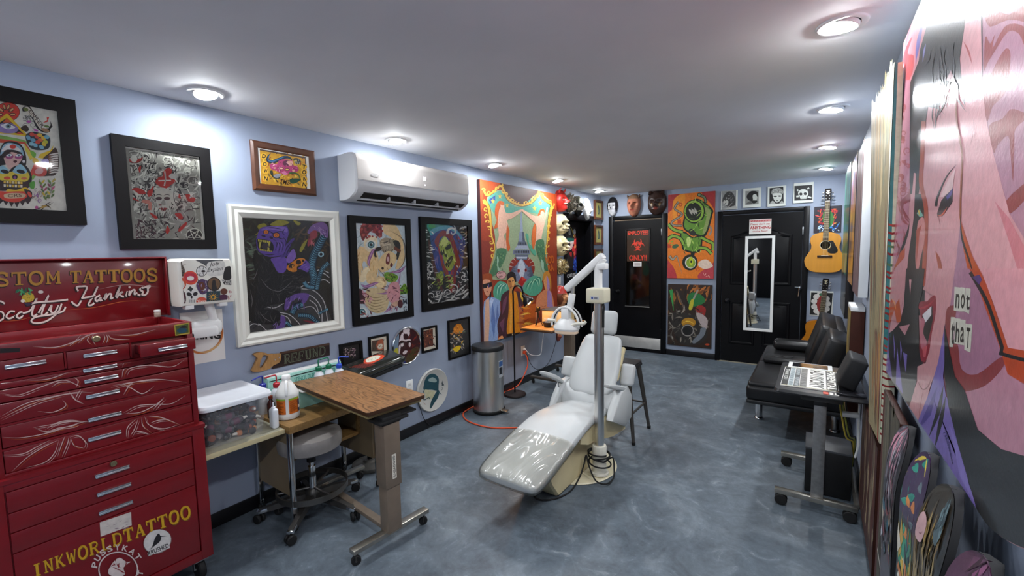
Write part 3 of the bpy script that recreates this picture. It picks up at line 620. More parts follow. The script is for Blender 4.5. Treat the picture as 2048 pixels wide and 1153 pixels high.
def squeeze(x, y, z0, capc, label, nozz, h=.17, bodyc='#dfe3e6'):
    t = thing('wash_bottle', label, 'squeeze bottle', (x, y, z0), None); c = Vector((x, y, z0+.0005))
    mb = MB(); mb.lathe([(0, 0), (.03, 0), (.033, .005), (.033, h*.7), (.028, h*.85), (.016, h*.93), (.015, h)], c, 24); mb.build('body', M_milk, t)
    mb = MB(); mb.lathe([(.019, h-.008), (.02, h), (.02, h+.016), (.013, h+.022), (0, h+.022)], c, 20); mb.build('cap', mat('cap_'+capc, capc, .35), t)
    d = Vector(nozz); mb = MB(); mb.tube(spline([c+Vector((0, 0, h+.02)), c+Vector((0, 0, h+.06)), c+d*.2+Vector((0, 0, h+.068)), c+d+Vector((0, 0, h+.06))], 5), .0042, 8); mb.build('nozzle', mat('cap_'+capc, capc, .35), t)
squeeze(.115, 1.29, DZ, '#2a3596', 'blue capped wash bottle behind the white gallon jug', (.02, -.07, 0), .165)
squeeze(.17, 1.345, DZ, '#a8222e', 'red capped wash bottle behind the white gallon jug', (-.02, -.06, 0), .165)
squeeze(.112, 1.66, DZ, '#14714f', 'green capped wash bottle nearer the saw, behind the wood table top', (-.02, .05, 0), .185)
squeeze(.112, 1.735, DZ, '#14714f', 'green capped wash bottle second of the two, behind the wood table top', (-.02, -.05, 0), .185)
squeeze(.112, 1.815, DZ, '#2b4fc0', 'wash bottle with a bright blue bent nozzle beside the black armrest', (.03, .06, 0), .17)
# plain white bottle and amber bottle between tub and jug
t = thing('dropper_bottle', 'frosted bottle with a thin spout beside the clear tub', 'bottle', (.3, 1.222, .612)); c = Vector((.365, 1.222, .6125))
mb = MB(); mb.rbox(c+Vector((-.025, -.018, 0)), c+Vector((.025, .018, .115)), .012, 3); mb.build('body', M_milk, t); mb = MB(); mb.lathe([(.012, .112), (.012, .122), (.005, .126), (.004, .15), (0, .151)], c, 14); mb.build('spout', M_milk, t)
t = thing('amber_bottle', 'dark amber bottle standing behind the gallon jug', 'bottle', (.25, 1.275, DZ)); c = Vector((.225, 1.278, DZ+.0005))
mb = MB(); mb.lathe([(0, 0), (.021, 0), (.022, .004), (.022, .085), (.01, .105), (.01, .118)], c, 20); mb.build('body', mat('amber_glass', '#3a0f06', .12, coat=1), t); mb = MB(); mb.lathe([(.012, .114), (.012, .132), (0, .133)], c, 16); mb.build('cap', mat('copper_cap', '#8a3520', .3, .4), t)
# thermal copier / light box in mint green standing at the wall
M_mint = mat('mint_plastic', '#9fd3c6', .4, var=.03)
mc = thing('stencil_box', 'long mint green lettered box on the desk against the wall', 'box', (.1, 1.56, DZ))
mb = MB(); mb.use(M_mint); mb.rbox((.015, 1.34, DZ+.001), (.072, 1.86, DZ+.195), .004); mb.use(M_white); mb.rbox((.015, 1.34, DZ+.185), (.066, 1.86, DZ+.205), .004); mb.build('body', None, mc)
mb = MB(); mb.rbox((.15, 1.44, DZ+.001), (.24, 1.7, DZ+.1), .004); tag(mb.build('mint_carton', M_mint), 'mint carton lying under the wood table top on the desk', 'box')
a = Art(0, .0855, 1); a.plane((.0726, 1.35, DZ+.11), (0, 1, 0), (0, 0, 1)); a.poly([(0, .06), (.5, .062), (.5, .07), (0, .066)], '#15201f'); a.text('STENCIL DUPLICATOR PAPER', (.16, .02), (.46, .02), .03, '#2c8577', bold=.01); a.build('lettering', M_paint, mc)
# hand saw painted REFUND, hung on the wall
sw = thing('hand_saw', 'old hand saw lettered on its dark blade, hung above the desk', 'saw', (.015, 1.55, .93))
a0 = Art(0, .012, 1); cx0 = lambda q: at(0, .012, 490+q[0]/7.205, 680+q[1]/7.205)
bl = [cx0(q) for q in ((380, 425), (480, 215), (500, 185), (1215, 48), (1220, 225))]
mb = MB(); mb.prism(bl, (.003, 0, 0)); mb.build('blade', mat('dark_saw_blade', '#2a1d1c', .5, .3, var=.3, scale=20), sw)
hp = [tuple(q) for q in [(85, 440), (105, 460), (200, 455), (255, 440), (330, 420), (400, 365), (470, 330), (500, 285), (503, 200), (440, 200), (380, 200), (330, 205), (270, 185), (190, 180), (120, 200), (112, 225), (165, 260), (135, 340), (100, 420)]]
hole = [(205, 405), (235, 395), (280, 330), (320, 250), (300, 225), (255, 220), (225, 270), (200, 350)]
o2 = [Vector(q) for q in hp]; i2 = [Vector(q) for q in hole]
NR = 48
def resample(P, n):
    P = [Vector(p) for p in spline([p.to_3d() for p in P], 6, True)]; L = [0]
    for i in range(len(P)): L.append(L[-1]+(P[(i+1) % len(P)]-P[i]).length)
    out = []; j = 0
    for k in range(n):
        t = L[-1]*k/n
        while L[j+1] < t: j += 1
        out.append(P[j].lerp(P[(j+1) % len(P)], (t-L[j])/max(1e-9, L[j+1]-L[j])))
    return out
oc = Vector((255, 310, 0)); 
def polar(P, n):              # outline points at even angles about the hole's centre
    P = [Vector(p) for p in spline([p.to_3d() for p in P], 8, True)]; out = []
    for k in range(n):
        a = 2*pi*k/n; d = Vector((cos(a), sin(a), 0)); best = None
        for i in range(len(P)):
            p, q = P[i]-oc, P[(i+1) % len(P)]-oc; e = q-p; den = d.x*e.y-d.y*e.x
            if abs(den) < 1e-9: continue
            t = (p.x*e.y-p.y*e.x)/den; s_ = (p.x*d.y-p.y*d.x)/den
            if t > 0 and -1e-6 <= s_ <= 1+1e-6 and (best is None or t > best): best = t
        out.append(oc+d*(best or 50))
    return out
po = polar(o2, NR*2); pi_ = polar(i2, NR*2)
mk = lambda P, x: [Vector((x, *cx0((p.x, p.y))[1:])) for p in P]
mb = MB(); mb.loft([mk(pi_, .004), mk(po, .004), mk(po, .026), mk(pi_, .026), mk(pi_, .004)], caps=False); mb.build('handle', mat('saw_handle_wood', '#a07848', .45, var=.18, scale=14, stretch=(1, 5, 1)), sw)
for q, r in (((418, 282), .007), ((470, 255), .005)):
    p = cx0(q); mb = MB(); mb.lathe([(r, 0), (r, .003), (0, .004)], (.026, p.y, p.z), 16, (1, 0, 0)); mb.build('screw', M_chrome, sw)
a = Art(0, .0153, 1).crop(490, 680, 7.205)
a.slab('REFUND', (565, 350), (1160, 215), 128, '#6d7a63', 1.25, .08, up=(-.05, -1)); a.slab('REFUND', (562, 346), (1157, 211), 122, '#2b1d1b', .6, .08, up=(-.05, -1))
a.line([(500, 195), (1210, 60)], 30, '#4a3326', 0, 0); a.build('lettering', M_paint, sw)
# ------------------------------------------------------------------ treatment chair
M_vinyl = mat('white_vinyl', '#b9bcbc', .38, var=.02, scale=5, bump=.05, bscale=9)
M_cream = mat('cream_enamel', '#cfc29a', .38, var=.04, scale=5)
M_wrap = bpy.data.materials.new('clear_wrap'); M_wrap.use_nodes = True; n = M_wrap.node_tree; n.nodes.clear()
o_ = n.nodes.new('ShaderNodeOutputMaterial'); ms = n.nodes.new('ShaderNodeMixShader'); tr = n.nodes.new('ShaderNodeBsdfTransparent'); tr.inputs[0].default_value = (.95, .94, .9, 1)
gl = n.nodes.new('ShaderNodeBsdfGlossy'); gl.inputs['Roughness'].default_value = .16; lw = n.nodes.new('ShaderNodeLayerWeight'); lw.inputs[0].default_value = .35
mr = n.nodes.new('ShaderNodeMapRange'); mr.inputs[3].default_value = .06; mr.inputs[4].default_value = .6
tcn = n.nodes.new('ShaderNodeTexCoord'); nz = n.nodes.new('ShaderNodeTexNoise'); nz.inputs['Scale'].default_value = 3.2; nz.inputs['Detail'].default_value = 2; nz.inputs['Distortion'].default_value = 1.5
mp = n.nodes.new('ShaderNodeMapping'); mp.inputs['Scale'].default_value = (1.6, .7, 1)
bp = n.nodes.new('ShaderNodeBump'); bp.inputs['Strength'].default_value = 1.; bp.inputs['Distance'].default_value = .05
for a, b in ((tcn.outputs['Object'], mp.inputs[0]), (mp.outputs[0], nz.inputs['Vector']), (nz.outputs[0], bp.inputs['Height']), (bp.outputs[0], gl.inputs['Normal']), (lw.outputs['Fresnel'], mr.inputs[0]), (mr.outputs[0], ms.inputs[0]), (tr.outputs[0], ms.inputs[1]), (gl.outputs[0], ms.inputs[2]), (ms.outputs[0], o_.inputs[0])): n.links.new(a, b)
CX = 1.432
ch = thing('treatment_chair', 'white reclining dental chair on a cream round base, mid room', 'chair', (CX, 2.75, 0))
def superring(cx, y, zc, hw, ht, tilt, n=28, e=3.2):
    out = []
    for i in range(n):
        a = 2*pi*i/n; c, s_ = cos(a), sin(a); u = math.copysign(abs(c)**(2/e), c)*hw; v = math.copysign(abs(s_)**(2/e), s_)*ht
        out.append(Vector((cx+u, y - v*sin(tilt), zc+v*cos(tilt))))
    return out
path = [(1.985, .255), (2.05, .272), (2.2, .312), (2.4, .358), (2.58, .393), (2.7, .403), (2.85, .392), (3.0, .374), (3.12, .36)]
def pathring(i, hw, ht, zo=0):
    y, z = path[i]; a = path[min(i+1, len(path)-1)]; b_ = path[max(i-1, 0)]; t = math.atan2(a[1]-b_[1], a[0]-b_[0]); return superring(CX, y, z+zo, hw, ht, t)
hws = [.205, .22, .223, .222, .218, .208, .19, .188, .186]
rings = [superring(CX, path[0][0]-.012, path[0][1]-.004, .175, .02, .25)]+[pathring(i, hws[i], .032 if i == 0 else .047) for i in range(len(path))]
mb = MB(); mb.loft(rings); mb.build('seat_cushion', M_vinyl, ch, sub=1)
# loose clear cover on the leg end
wr = [superring(CX, path[0][0]-.017, path[0][1]-.004, .19, .03, .25)]+[pathring(i, hws[i]+.005+.003*(i % 2), .052) for i in range(4)]
mb = MB(); mb.loft(wr, caps=False); mb.v = [v+Vector(((noise.noise(v*9))*.004, 0, noise.noise(v*11+Vector((3, 1, 2)))*.004)) for v in mb.v]; mb.build('plastic_cover', M_wrap, ch, sub=2)
# cream base cabinet and floor plate
mb = MB(); prof = [(2.385, .012), (2.97, .012), (3.0, .05), (3.0, .33), (2.62, .345), (2.36, .31), (2.24, .24), (2.3, .12)]
mb.loft([[Vector((x, 2.6+(y-2.6)*k, .17+(z-.17)*k)) for y, z in prof] for x, k in ((1.3, .96), (1.318, 1), (1.535, 1), (1.553, .96))]); mb.build('base_cabinet', M_cream, ch, smooth=30)
mb = MB(); mb.lathe([(0, .001), (.315, .001), (.318, .006), (.312, .011), (0, .013)], (1.42, 2.86, 0), 56); mb.build('floor_plate', mat('plate_enamel', '#d3cbae', .4, var=.12, scale=6), ch)
mb = MB(); q = [(2.62, .355), (2.74, .372), (2.95, .362), (3.2, .32), (3.29, .24), (3.27, .175), (3.05, .19), (2.85, .222), (2.72, .24), (2.6, .29)]
mb.loft([[Vector((CX+s*(.175 if y < 2.9 else .175+min(.06, (y-2.9)*.3)), y, z)) for y, z in q] for s in (-1, 1)])
mb.build('seat_frame', M_cream, ch, smooth=30)
# upholstered side wings
for s, x0, x1 in ((-1, CX-.285, CX-.215), (1, CX+.2, CX+.27)):
    wq = [(2.955, .345), (2.99, .405), (3.08, .49), (3.12, .525), (3.26, .53), (3.34, .44), (3.33, .25), (3.2, .225)]
    cy = sum(a for a, b in wq)/8; cz = sum(b for a, b in wq)/8
    mb = MB(); mb.loft([[Vector((x, cy+(y-cy)*k, cz+(z-cz)*k)) for y, z in wq] for x, k in ((x0, .9), (x0+.01, 1), (x1-.01, 1), (x1, .9))]); mb.build('side_wing', M_vinyl, ch, smooth=50)
mb = MB(); mb.loft([[Vector((x, y + .012*noise.noise(Vector((x*14, z*10, 2))), z)) for x in [CX-.215+.43*i/14 for i in range(15)]] for y, z in ((3.05, .36), (3.06, .42), (3.09, .47), (3.14, .51), (3.2, .53), (3.26, .5), (3.3, .4))], caps=False, closed=False); mb.build('lumbar_panel', M_vinyl, ch, smooth=180, recalc=False)
# backrest
bk = []
for t, hw in ((-.02, .14), (0, .175), (.06, .196), (.18, .2), (.3, .185), (.38, .17), (.42, .155), (.435, .13)):
    y = 3.12+t*.66; z = .47+t*.94; th = .045 if 0 < t < .42 else .03
    bk.append([Vector((CX+u, y+v*.82, z-v*.57)) for u, v in [(math.copysign(abs(cos(a))**.6, cos(a))*hw, math.copysign(abs(sin(a))**.7, sin(a))*th) for a in [2*pi*i/28 for i in range(28)]]])
mb = MB(); mb.loft(bk); mb.build('backrest', M_vinyl, ch, sub=1)
mb = MB(); mb.rbox((CX-.15, -.02, 0), (CX+.15, .02, .34), .012, M=Matrix.Translation((0, 3.24, .5)) @ Matrix.Rotation(-.61, 4, 'X')); 
mb.rbox((CX+.16, -.02, .08), (CX+.19, .02, .36), .008, M=Matrix.Translation((0, 3.19, .5)) @ Matrix.Rotation(-.61, 4, 'X')); mb.build('back_shell', M_cream, ch)
# side pads on the backrest
for x0, x1, yy in ((CX-.33, CX-.175, 3.3), (CX+.19, CX+.3, 3.3)):
    mb = MB(); mb.rbox((x0, -.03, -.085), (x1, .03, .085), .024, 3, M=Matrix.Translation((0, yy, .605)) @ Matrix.Rotation(-.35, 4, 'X')); mb.build('side_pad', M_vinyl, ch)
# headrest
mb = MB(); mb.rbox((CX-.115, -.04, -.1), (CX+.105, .04, .1), .035, 4, M=Matrix.Translation((0, 3.43, .985)) @ Matrix.Rotation(-.25, 4, 'X')); hr = mb.build('headrest', M_vinyl, ch)
mb = MB(); mb.cyl((CX, 3.43, .84), (CX, 3.45, .93), .02); mb.build('headrest_stem', M_chrome, ch)
for x, tip, end in ((CX-.25, (1083, 745), (1122, 762)), (CX+.235, (1213, 772), (1252, 781))):
    a = at(0, x, *tip); e = at(0, x, *end); mid = e.lerp(a, .35)+Vector((0, 0, .012))
    mb = MB(); mb.loft([[p+Vector((u, 0, v)) for u, v in ((-w, -h), (-w*.8, -h*1.4), (w*.8, -h*1.4), (w, -h), (w, h*.6), (w*.7, h), (-w*.7, h), (-w, h*.6))] for p, w, h in ((e+Vector((0, .015, -.02)), .02, .012), (e, .028, .016), (mid, .034, .018), (a.lerp(mid, .15), .034, .016), (a, .024, .01))]); arm = mb.build('armrest', M_vinyl, ch, sub=1)
    mb = MB(); mb.cyl(e+Vector((0, -.03, -.07)), e+Vector((0, -.03, -.01)), .012); mb.build('armrest_hinge', M_steel, ch)

# ------------------------------------------------------------------ examination lamp on a steel pole
lp = thing('exam_lamp', 'dental lamp on a tall steel pole beside the white treatment chair', 'lamp', (1.655, 2.8, 0)); pc = Vector((1.655, 2.8, 0))
mb = MB(); mb.cyl(pc+Vector((0, 0, .2)), pc+Vector((0, 0, 1.24)), .0335, n=36); mb.build('pole', M_steel, lp)
mb = MB(); mb.lathe([(.062, .0135), (.066, .018), (.064, .03), (.05, .035), (.047, .12), (.05, .135), (.05, .215), (.046, .222), (.034, .222)], pc, 32); mb.build('pole_socket', mat('ivory_plastic', '#dcd9cb', .4), lp)
mb = MB(); mb.rbox(pc+Vector((-.072, -.06, 1.228)), pc+Vector((.06, .06, 1.33)), .012, 3); bxh = mb.build('junction_box', mat('ivory_box', '#cfcab2', .42), lp)
a = Art(1, 2.7398, -1); a.plane((pc.x-.035, 2.7398, 1.255), (1, 0, 0), (0, 0, 1)); a.poly([(0, 0), (.06, 0), (.06, .022), (0, .022)], '#b9bdc4'); a.ell(.012, .011, .008, .008, '#3b4f8f'); a.poly([(.026, .004), (.05, .004), (.05, .018), (.026, .018)], '#6d7078'); a.build('label', M_paint, bxh)
mb = MB(); mb.tube(spline([pc+Vector((-.005, 0, 1.33)), pc+Vector((-.005, 0, 1.42)), pc+Vector((0, 0, 1.48)), pc+Vector((.03, 0, 1.53))], 5), .028, 20); mb.rbox(pc+Vector((-.005, -.03, 1.455)), pc+Vector((.06, .03, 1.5)), .01); mb.build('pivot_post', M_white, lp)
def obar(p, q, w, h, r=.008):       # square tube from p to q
    p = Vector(p); q = Vector(q); d = q-p; L_ = d.length; x = d.normalized(); y = Vector((0, 1, 0)); z = x.cross(y)
    Mx = Matrix((( x.x, y.x, z.x, p.x), (x.y, y.y, z.y, p.y), (x.z, y.z, z.z, p.z), (0, 0, 0, 1))); return Mx, L_
Mx, L_ = obar((1.41, 2.8, 1.315), (1.688, 2.8, 1.553), .05, .05)
mb = MB(); mb.rbox((-.005, -.03, -.024), (L_, .03, .024), .012, 3, M=Mx); mb.build('swing_arm', M_white, lp)
mb = MB(); mb.cyl((1.455, 2.8, 1.25), (1.458, 2.8, 1.345), .013); mb.build('arm_pivot', M_steel, lp)
Mx, L_ = obar((1.432, 2.8, 1.17), (1.452, 2.8, 1.285), .03, .03)
mb = MB(); mb.rbox((0, -.018, -.022), (L_, .018, .022), .008, 2, M=Mx); mb.build('neck', M_white, lp)
hc = Vector((1.403, 2.8, 1.06)); mb = MB()
arc = [hc+Vector((.108*cos(radians(a)), 0, .125*sin(radians(a))-.0)) for a in range(-6, 187, 8)]
for dy in (-.022, .022): mb.tube([p+Vector((0, dy, 0)) for p in arc], .0085, 10)
mb.build('yoke', M_white, lp)
mb = MB(); mb.tube([p for p in arc], .008, 8); mb.build('yoke_strip', M_rubber, lp)
mb = MB(); mb.lathe([(.028, .105), (.03, .1), (.034, .045), (.06, .03), (.098, -.018), (.1, -.03), (.094, -.036), (.085, -.058), (.07, -.064), (0, -.064)], hc+Vector((0, 0, 0)), 32, sx=1, sy=.72); mb.rbox(hc+Vector((-.03, -.03, .03)), hc+Vector((.03, .03, .12)), .01); mb.build('lamp_head', M_white, lp)
mb = MB(); mb.lathe([(.088, -.034), (.088, -.06), (.075, -.0665), (0, -.067)], hc+Vector((0, 0, -.001)), 32, sx=1.02, sy=.75); mb.build('reflector_bowl', mat('peach_diffuser', '#dcc3a8', .3), lp)
mb = MB(); mb.tube(spline([hc+Vector((.06, -.03, .0)), hc+Vector((.1, -.03, .015)), hc+Vector((.15, -.03, .02)), hc+Vector((.165, -.03, .035))], 5), .011, 10); mb.build('handle', mat('ivory_plastic', '#dcd9cb', .4), lp)
mb = MB(); mb.tube([hc+Vector((-.07, -.03, .025)), hc+Vector((-.135, -.03, .025))], .011, 10); mb.build('handle', mat('ivory_plastic', '#dcd9cb', .4), lp)
mb = MB(); mb.tube(spline([pc+Vector((.034, -.01, 1.23)), pc+Vector((.043, -.015, 1.2)), pc+Vector((.038, -.012, 1.16)), pc+Vector((.036, -.01, 1.06))], 4), [.007]*13, 8); mb.build('toggle_switch', M_rubber, lp)
# flex wrapped round the socket and down to the floor
pts = []
for i in range(46):
    a = i*.55; r = .066+.02*sin(i*.37); z = .135+.035*sin(i*.21)-.0004*i
    pts.append(pc+Vector((r*cos(a), r*sin(a)*.95, z)))
pts += [pc+Vector((.085, .03, .14)), pc+Vector((.1, .02, .08)), pc+Vector((.12, -.04, .03)), pc+Vector((.1, -.12, .02)), pc+Vector((.03, -.13, .026)), pc+Vector((-.04, -.09, .1)), pc+Vector((-.065, -.075, .16)), pc+Vector((-.075, -.09, .1)), pc+Vector((-.08, -.15, .03)), pc+Vector((-.07, -.3, .007)), pc+Vector((-.1, -.42, .007)), pc+Vector((-.17, -.5, .007)), pc+Vector((-.24, -.49, .007)), pc+Vector((-.27, -.42, .03))]
mb = MB(); mb.tube(spline(pts, 4), .0055, 8); tag(mb.build('coiled_cable', M_rubber), 'black cord coiled round the foot of the steel lamp pole', 'cord')

# ------------------------------------------------------------------ metal stool behind the chair
M_ind = mat('gunmetal_paint', '#55514d', .4, .6, var=.1, scale=9)
ms_ = thing('metal_stool', 'dark metal industrial stool partly hidden behind the dental chair', 'stool', (1.5, 3.62, 0)); sc = Vector((1.49, 3.6, 0))
mb = MB(); mb.rbox(sc+Vector((-.15, -.15, .6)), sc+Vector((.15, .15, .625)), .02, 3); mb.rbox(sc+Vector((-.155, -.155, .575)), sc+Vector((.155, .155, .607)), .012, 2); mb.build('seat', mat('black_stool_seat', '#161416', .5), ms_)
for sx in (-1, 1):
    for sy in (-1, 1):
        mb = MB(); t = sc+Vector((sx*.125, sy*.125, .59)); f = sc+Vector((sx*.2, sy*.2, .012))
        mb.tube([t, t.lerp(f, .5), f], [.024, .019, .014], 8); lg = mb.build('leg', M_ind, ms_)
        mb = MB(); mb.cyl(f+Vector((0, 0, -.011)), f+Vector((0, 0, .012)), .016); mb.build('foot_cap', M_rubber, lg)
mb = MB()
for a in (-1, 1):
    mb.tube([sc+Vector((-.172, a*.172, .24)), sc+Vector((.172, a*.172, .24))], .009, 8); mb.tube([sc+Vector((a*.172, -.172, .24)), sc+Vector((a*.172, .172, .24))], .009, 8)
mb.build('footrest', M_ind, ms_)

# ------------------------------------------------------------------ pedal bin and arm lamp by the mural
pb_ = thing('pedal_bin', 'tall brushed steel pedal bin with black lid, below the circus mural', 'bin', (.2, 3.385, 0)); bc = Vector((.205, 3.4, 0))
mb = MB(); mb.lathe([(.152, .03), (.152, .64), (.148, .645)], bc, 48); mb.build('body', M_steel, pb_)
mb = MB(); mb.lathe([(0, .004), (.16, .004), (.163, .01), (.163, .028), (.155, .034), (0, .034)], bc, 48); mb.build('base_ring', M_rubber, pb_)
M_blkp = mat('black_plastic', '#1b1c1e', .42, var=.08)
mb = MB(); mb.lathe([(.158, .625), (.16, .632), (.16, .662), (.155, .672), (.13, .679), (0, .682)], bc, 48); mb.build('lid', M_blkp, pb_)
mb = MB(); d = Vector((.75, -.35, 0)).normalized(); mb.rbox((.14, -.03, .022), (.215, .03, .034), .004, M=Matrix.Translation(bc) @ Matrix.Rotation(math.atan2(.1, .9), 4, 'Z')); mb.build('pedal', M_alu, pb_)
wraplabel(pb_, bc, .1525, [(-8, 22, .36, .53, '#bfc6cc'), (-6, 20, .47, .52, '#3a66a5'), (-6, 10, .39, .46, '#23272d'), (12, 20, .38, .46, '#7c8a99')], 'care_label')
fl = thing('arm_lamp', 'black floor lamp with a bent gooseneck, lit in front of the circus mural', 'lamp', (.165, 3.9, 0)); fc = Vector((.16, 3.93, 0))
M_blkm = mat('black_lamp_metal', '#151315', .35, .4)
mb = MB(); mb.lathe([(0, .002), (.12, .002), (.124, .01), (.12, .022), (.1, .028), (.02, .034), (0, .034)], fc, 40); mb.build('base', mat('brown_lamp_base', '#2a2120', .5, .3), fl)
s1 = at(1, 3.95, 1064, 600); mb = MB(); mb.cyl(fc+Vector((0, 0, .03)), fc+Vector((0, 0, 1.1)), .0085, n=12)
top = fc+Vector((0, 0, 1.1)); sh = at(1, 3.97, 1047, 591)
mb.tube(spline([top, top+Vector((.0, 0, .07)), top+Vector((.04, 0, .115)), top+Vector((.1, .01, .105)), sh], 6), .009, 10); mb.build('stem', M_blkm, fl)
sd = (at(1, 4.0, 1062, 607)-sh).normalized(); sd = Vector((.62, .1, -.78)).normalized()
mb = MB(); mb.lathe([(.0, -.005), (.018, 0), (.022, .03), (.028, .045), (.055, .07), (.066, .1), (.068, .125), (.064, .124), (.05, .075), (.024, .05), (0, .048)], sh-sd*.01, 32, sd); mb.build('shade', M_blkm, fl)
mb = MB(); mb.ball(sh+sd*.088, .026); mb.build('bulb', mat('warm_bulb', '#ffdca0', .5, emit='#ffae4a', es=260.), fl)

# ------------------------------------------------------------------ wheeled table with camera, bowl and box by the doorway
ct = thing('bedside_table', 'low wheeled overbed table below the mural corner, warmly lit', 'table', (.53, 4.45, 0))
M_lam = mat('tan_laminate', '#a5763f', .35, var=.12, scale=5, stretch=(2, .6, 2))
CZ = .765
mb = MB(); mb.use(M_lam); mb.rbox((.255, 3.93, CZ-.012), (.64, 4.72, CZ), .003); mb.use(M_dkwood); mb.rbox((.25, 3.925, CZ-.03), (.645, 4.725, CZ-.012), .003); mb.build('table_top', None, ct)
mb = MB(); mb.rbox((.5, 4.44, .09), (.6, 4.54, CZ-.07), .004); mb.rbox((.28, 4.3, CZ-.08), (.61, 4.66, CZ-.03), .005); mb.build('post', M_taupe, ct)
M_rail = mat('bronze_rail', '#6e655c', .4, .7)
for y in (4.41, 5.02): mb = MB(); mb.rbox((.07, y-.025, .065), (.6, y+.025, .095), .008); mb.build('base_rail', M_rail, ct)
mb = MB(); mb.rbox((.52, 4.41, .068), (.58, 5.02, .09), .005); mb.build('base_rail', M_rail, ct)
for x, y in ((.1, 4.41), (.1, 5.02), (.56, 4.41), (.56, 5.02)):
    w = MB(); f = MB(); caster(w, f, (x, y, .025), .025, .02, (.6, 1, 0)); f.cyl((x, y, .05), (x, y, .066), .01); c = f.build('caster', M_gun, ct); w.build('wheel', M_rubber, c)
tp = thing('phone_tripod', 'small black tripod standing on the warmly lit low table', 'tripod', (.38, 4.07, CZ)); c = Vector((.37, 4.1, CZ)); mb = MB()
for a in (.4, 2.5, 4.6): mb.tube([c+Vector((0, 0, .12)), c+Vector((.05*cos(a), .05*sin(a), .005))], [.006, .004], 8)
mb.build('legs', M_blkm, tp); mb = MB(); mb.cyl(c+Vector((0, 0, .1)), c+Vector((0, 0, .175)), .009); mb.rbox(c+Vector((-.02, -.012, .17)), c+Vector((.025, .012, .215)), .006); mb.rbox(c+Vector((-.035, -.006, .155)), c+Vector((-.01, .006, .17)), .003); mb.build('head', M_blkm, tp)
bo = thing('black_bowl', 'small black bowl holding a clear cup on the low table', 'bowl', (.5, 4.05, CZ)); c = Vector((.49, 4.1, CZ))
mb = MB(); mb.lathe([(0, 0), (.036, 0), (.04, .004), (.048, .03), (.062, .055), (.06, .056), (.045, .03), (.034, .01), (0, .009)], c, 32); mb.build('body', M_blkp, bo)
cu = thing('plastic_cup', 'clear plastic cup resting in the small black bowl', 'cup', (.49, 4.1, CZ+.01)); mb = MB(); mb.lathe([(.024, .0105), (.036, .09), (.045, .091), (.044, .096), (.034, .094), (.023, .013)], c, 24); mb.build('body', M_clear, cu)
bx_ = thing('carton', 'cream carton box behind the tripod on the low table', 'box', (.4, 4.45, CZ)); mb = MB(); mb.rbox((.3, 4.3, CZ), (.56, 4.6, CZ+.145), .003); mb.build('body', mat('cream_carton', '#d8c391', .6), bx_); mb = MB(); mb.rbox((.295, 4.295, CZ+.145), (.565, 4.605, CZ+.157), .002); mb.build('lid', mat('dark_carton_lid', '#4b4542', .6), bx_)

# ------------------------------------------------------------------ padded arm rest under clear film, on its round foot
ar = thing('arm_rest', 'black padded arm rest under shiny film with a red printed sheet, behind the wood table', 'arm rest', (.2, 2.03, 0))
def aq(x, px): return at(0, x, 660+px[0]/8.236, 640+px[1]/8.236)
ac = Vector((.16, 2.02, .79)); Mr = Matrix.Translation((.17, 2.06, .765)) @ Matrix.Rotation(.1, 4, 'X') @ Matrix.Rotation(.16, 4, 'Y')
mb = MB(); mb.rbox((-.11, -.21, -.025), (.11, .23, .03), .022, 3, M=Mr); pad = mb.build('pad', mat('black_wrapped_pad', '#232420', .16, var=.2, scale=9, bump=.5, bscale=7, coat=.6), ar)
mb = MB(); mb.rbox((-.1, -.2, -.055), (.1, .2, -.025), .006, M=Mr); mb.build('under_plate', M_blkp, ar)
mb = MB(); mb.cyl((.16, 2.0, .05), (.16, 2.0, .72), .018, n=16); mb.rbox((.145, 1.96, .62), (.185, 2.05, .72), .004); mb.build('post', M_blkm, ar)
mb = MB(); mb.lathe([(0, .002), (.125, .002), (.13, .01), (.128, .03), (.1, .04), (.05, .046), (.04, .06), (0, .062)], (.16, 2.0, 0), 40); mb.build('foot', mat('dull_cast_iron', '#5a5854', .5, .5, var=.15, scale=15), ar)
a = Art(2, 0, 1); a.T = (Mr @ Vector((-.1, -.15, .0305)), (Mr.to_3x3() @ Vector((0, 1, 0))), (Mr.to_3x3() @ Vector((-1, 0, 0)))); a.n = (Mr.to_3x3() @ Vector((0, 0, 1)))
a.T = (Mr @ Vector((0, 0, .0305)), Mr.to_3x3() @ Vector((0, 1, 0)), Mr.to_3x3() @ Vector((-1, 0, 0)))
a.blob([(-.07, .01), (-.03, .06), (.05, .075), (.1, .06), (.12, .02), (.08, -.015), (0, -.03), (-.05, -.02)], '#c2401f')
for k in range(7): a.line([(-.18+.01*k, .03-.014*k), (-.1, .02-.012*k), (-.03, .0-.01*k)], .004, '#8c2a1c')
a.blob([(-.045, .02), (-.02, .055), (.02, .066), (.06, .066), (.09, .05), (.085, .02), (.05, .0), (0, -.005), (-.03, .0)], '#d3cfba', 4)
for k in range(9): a.ell(-.02+.011*k, .03+.012*sin(k*2.1), .005, .003, '#8f9a8a')
a.build('printed_sheet', M_paint, ar)

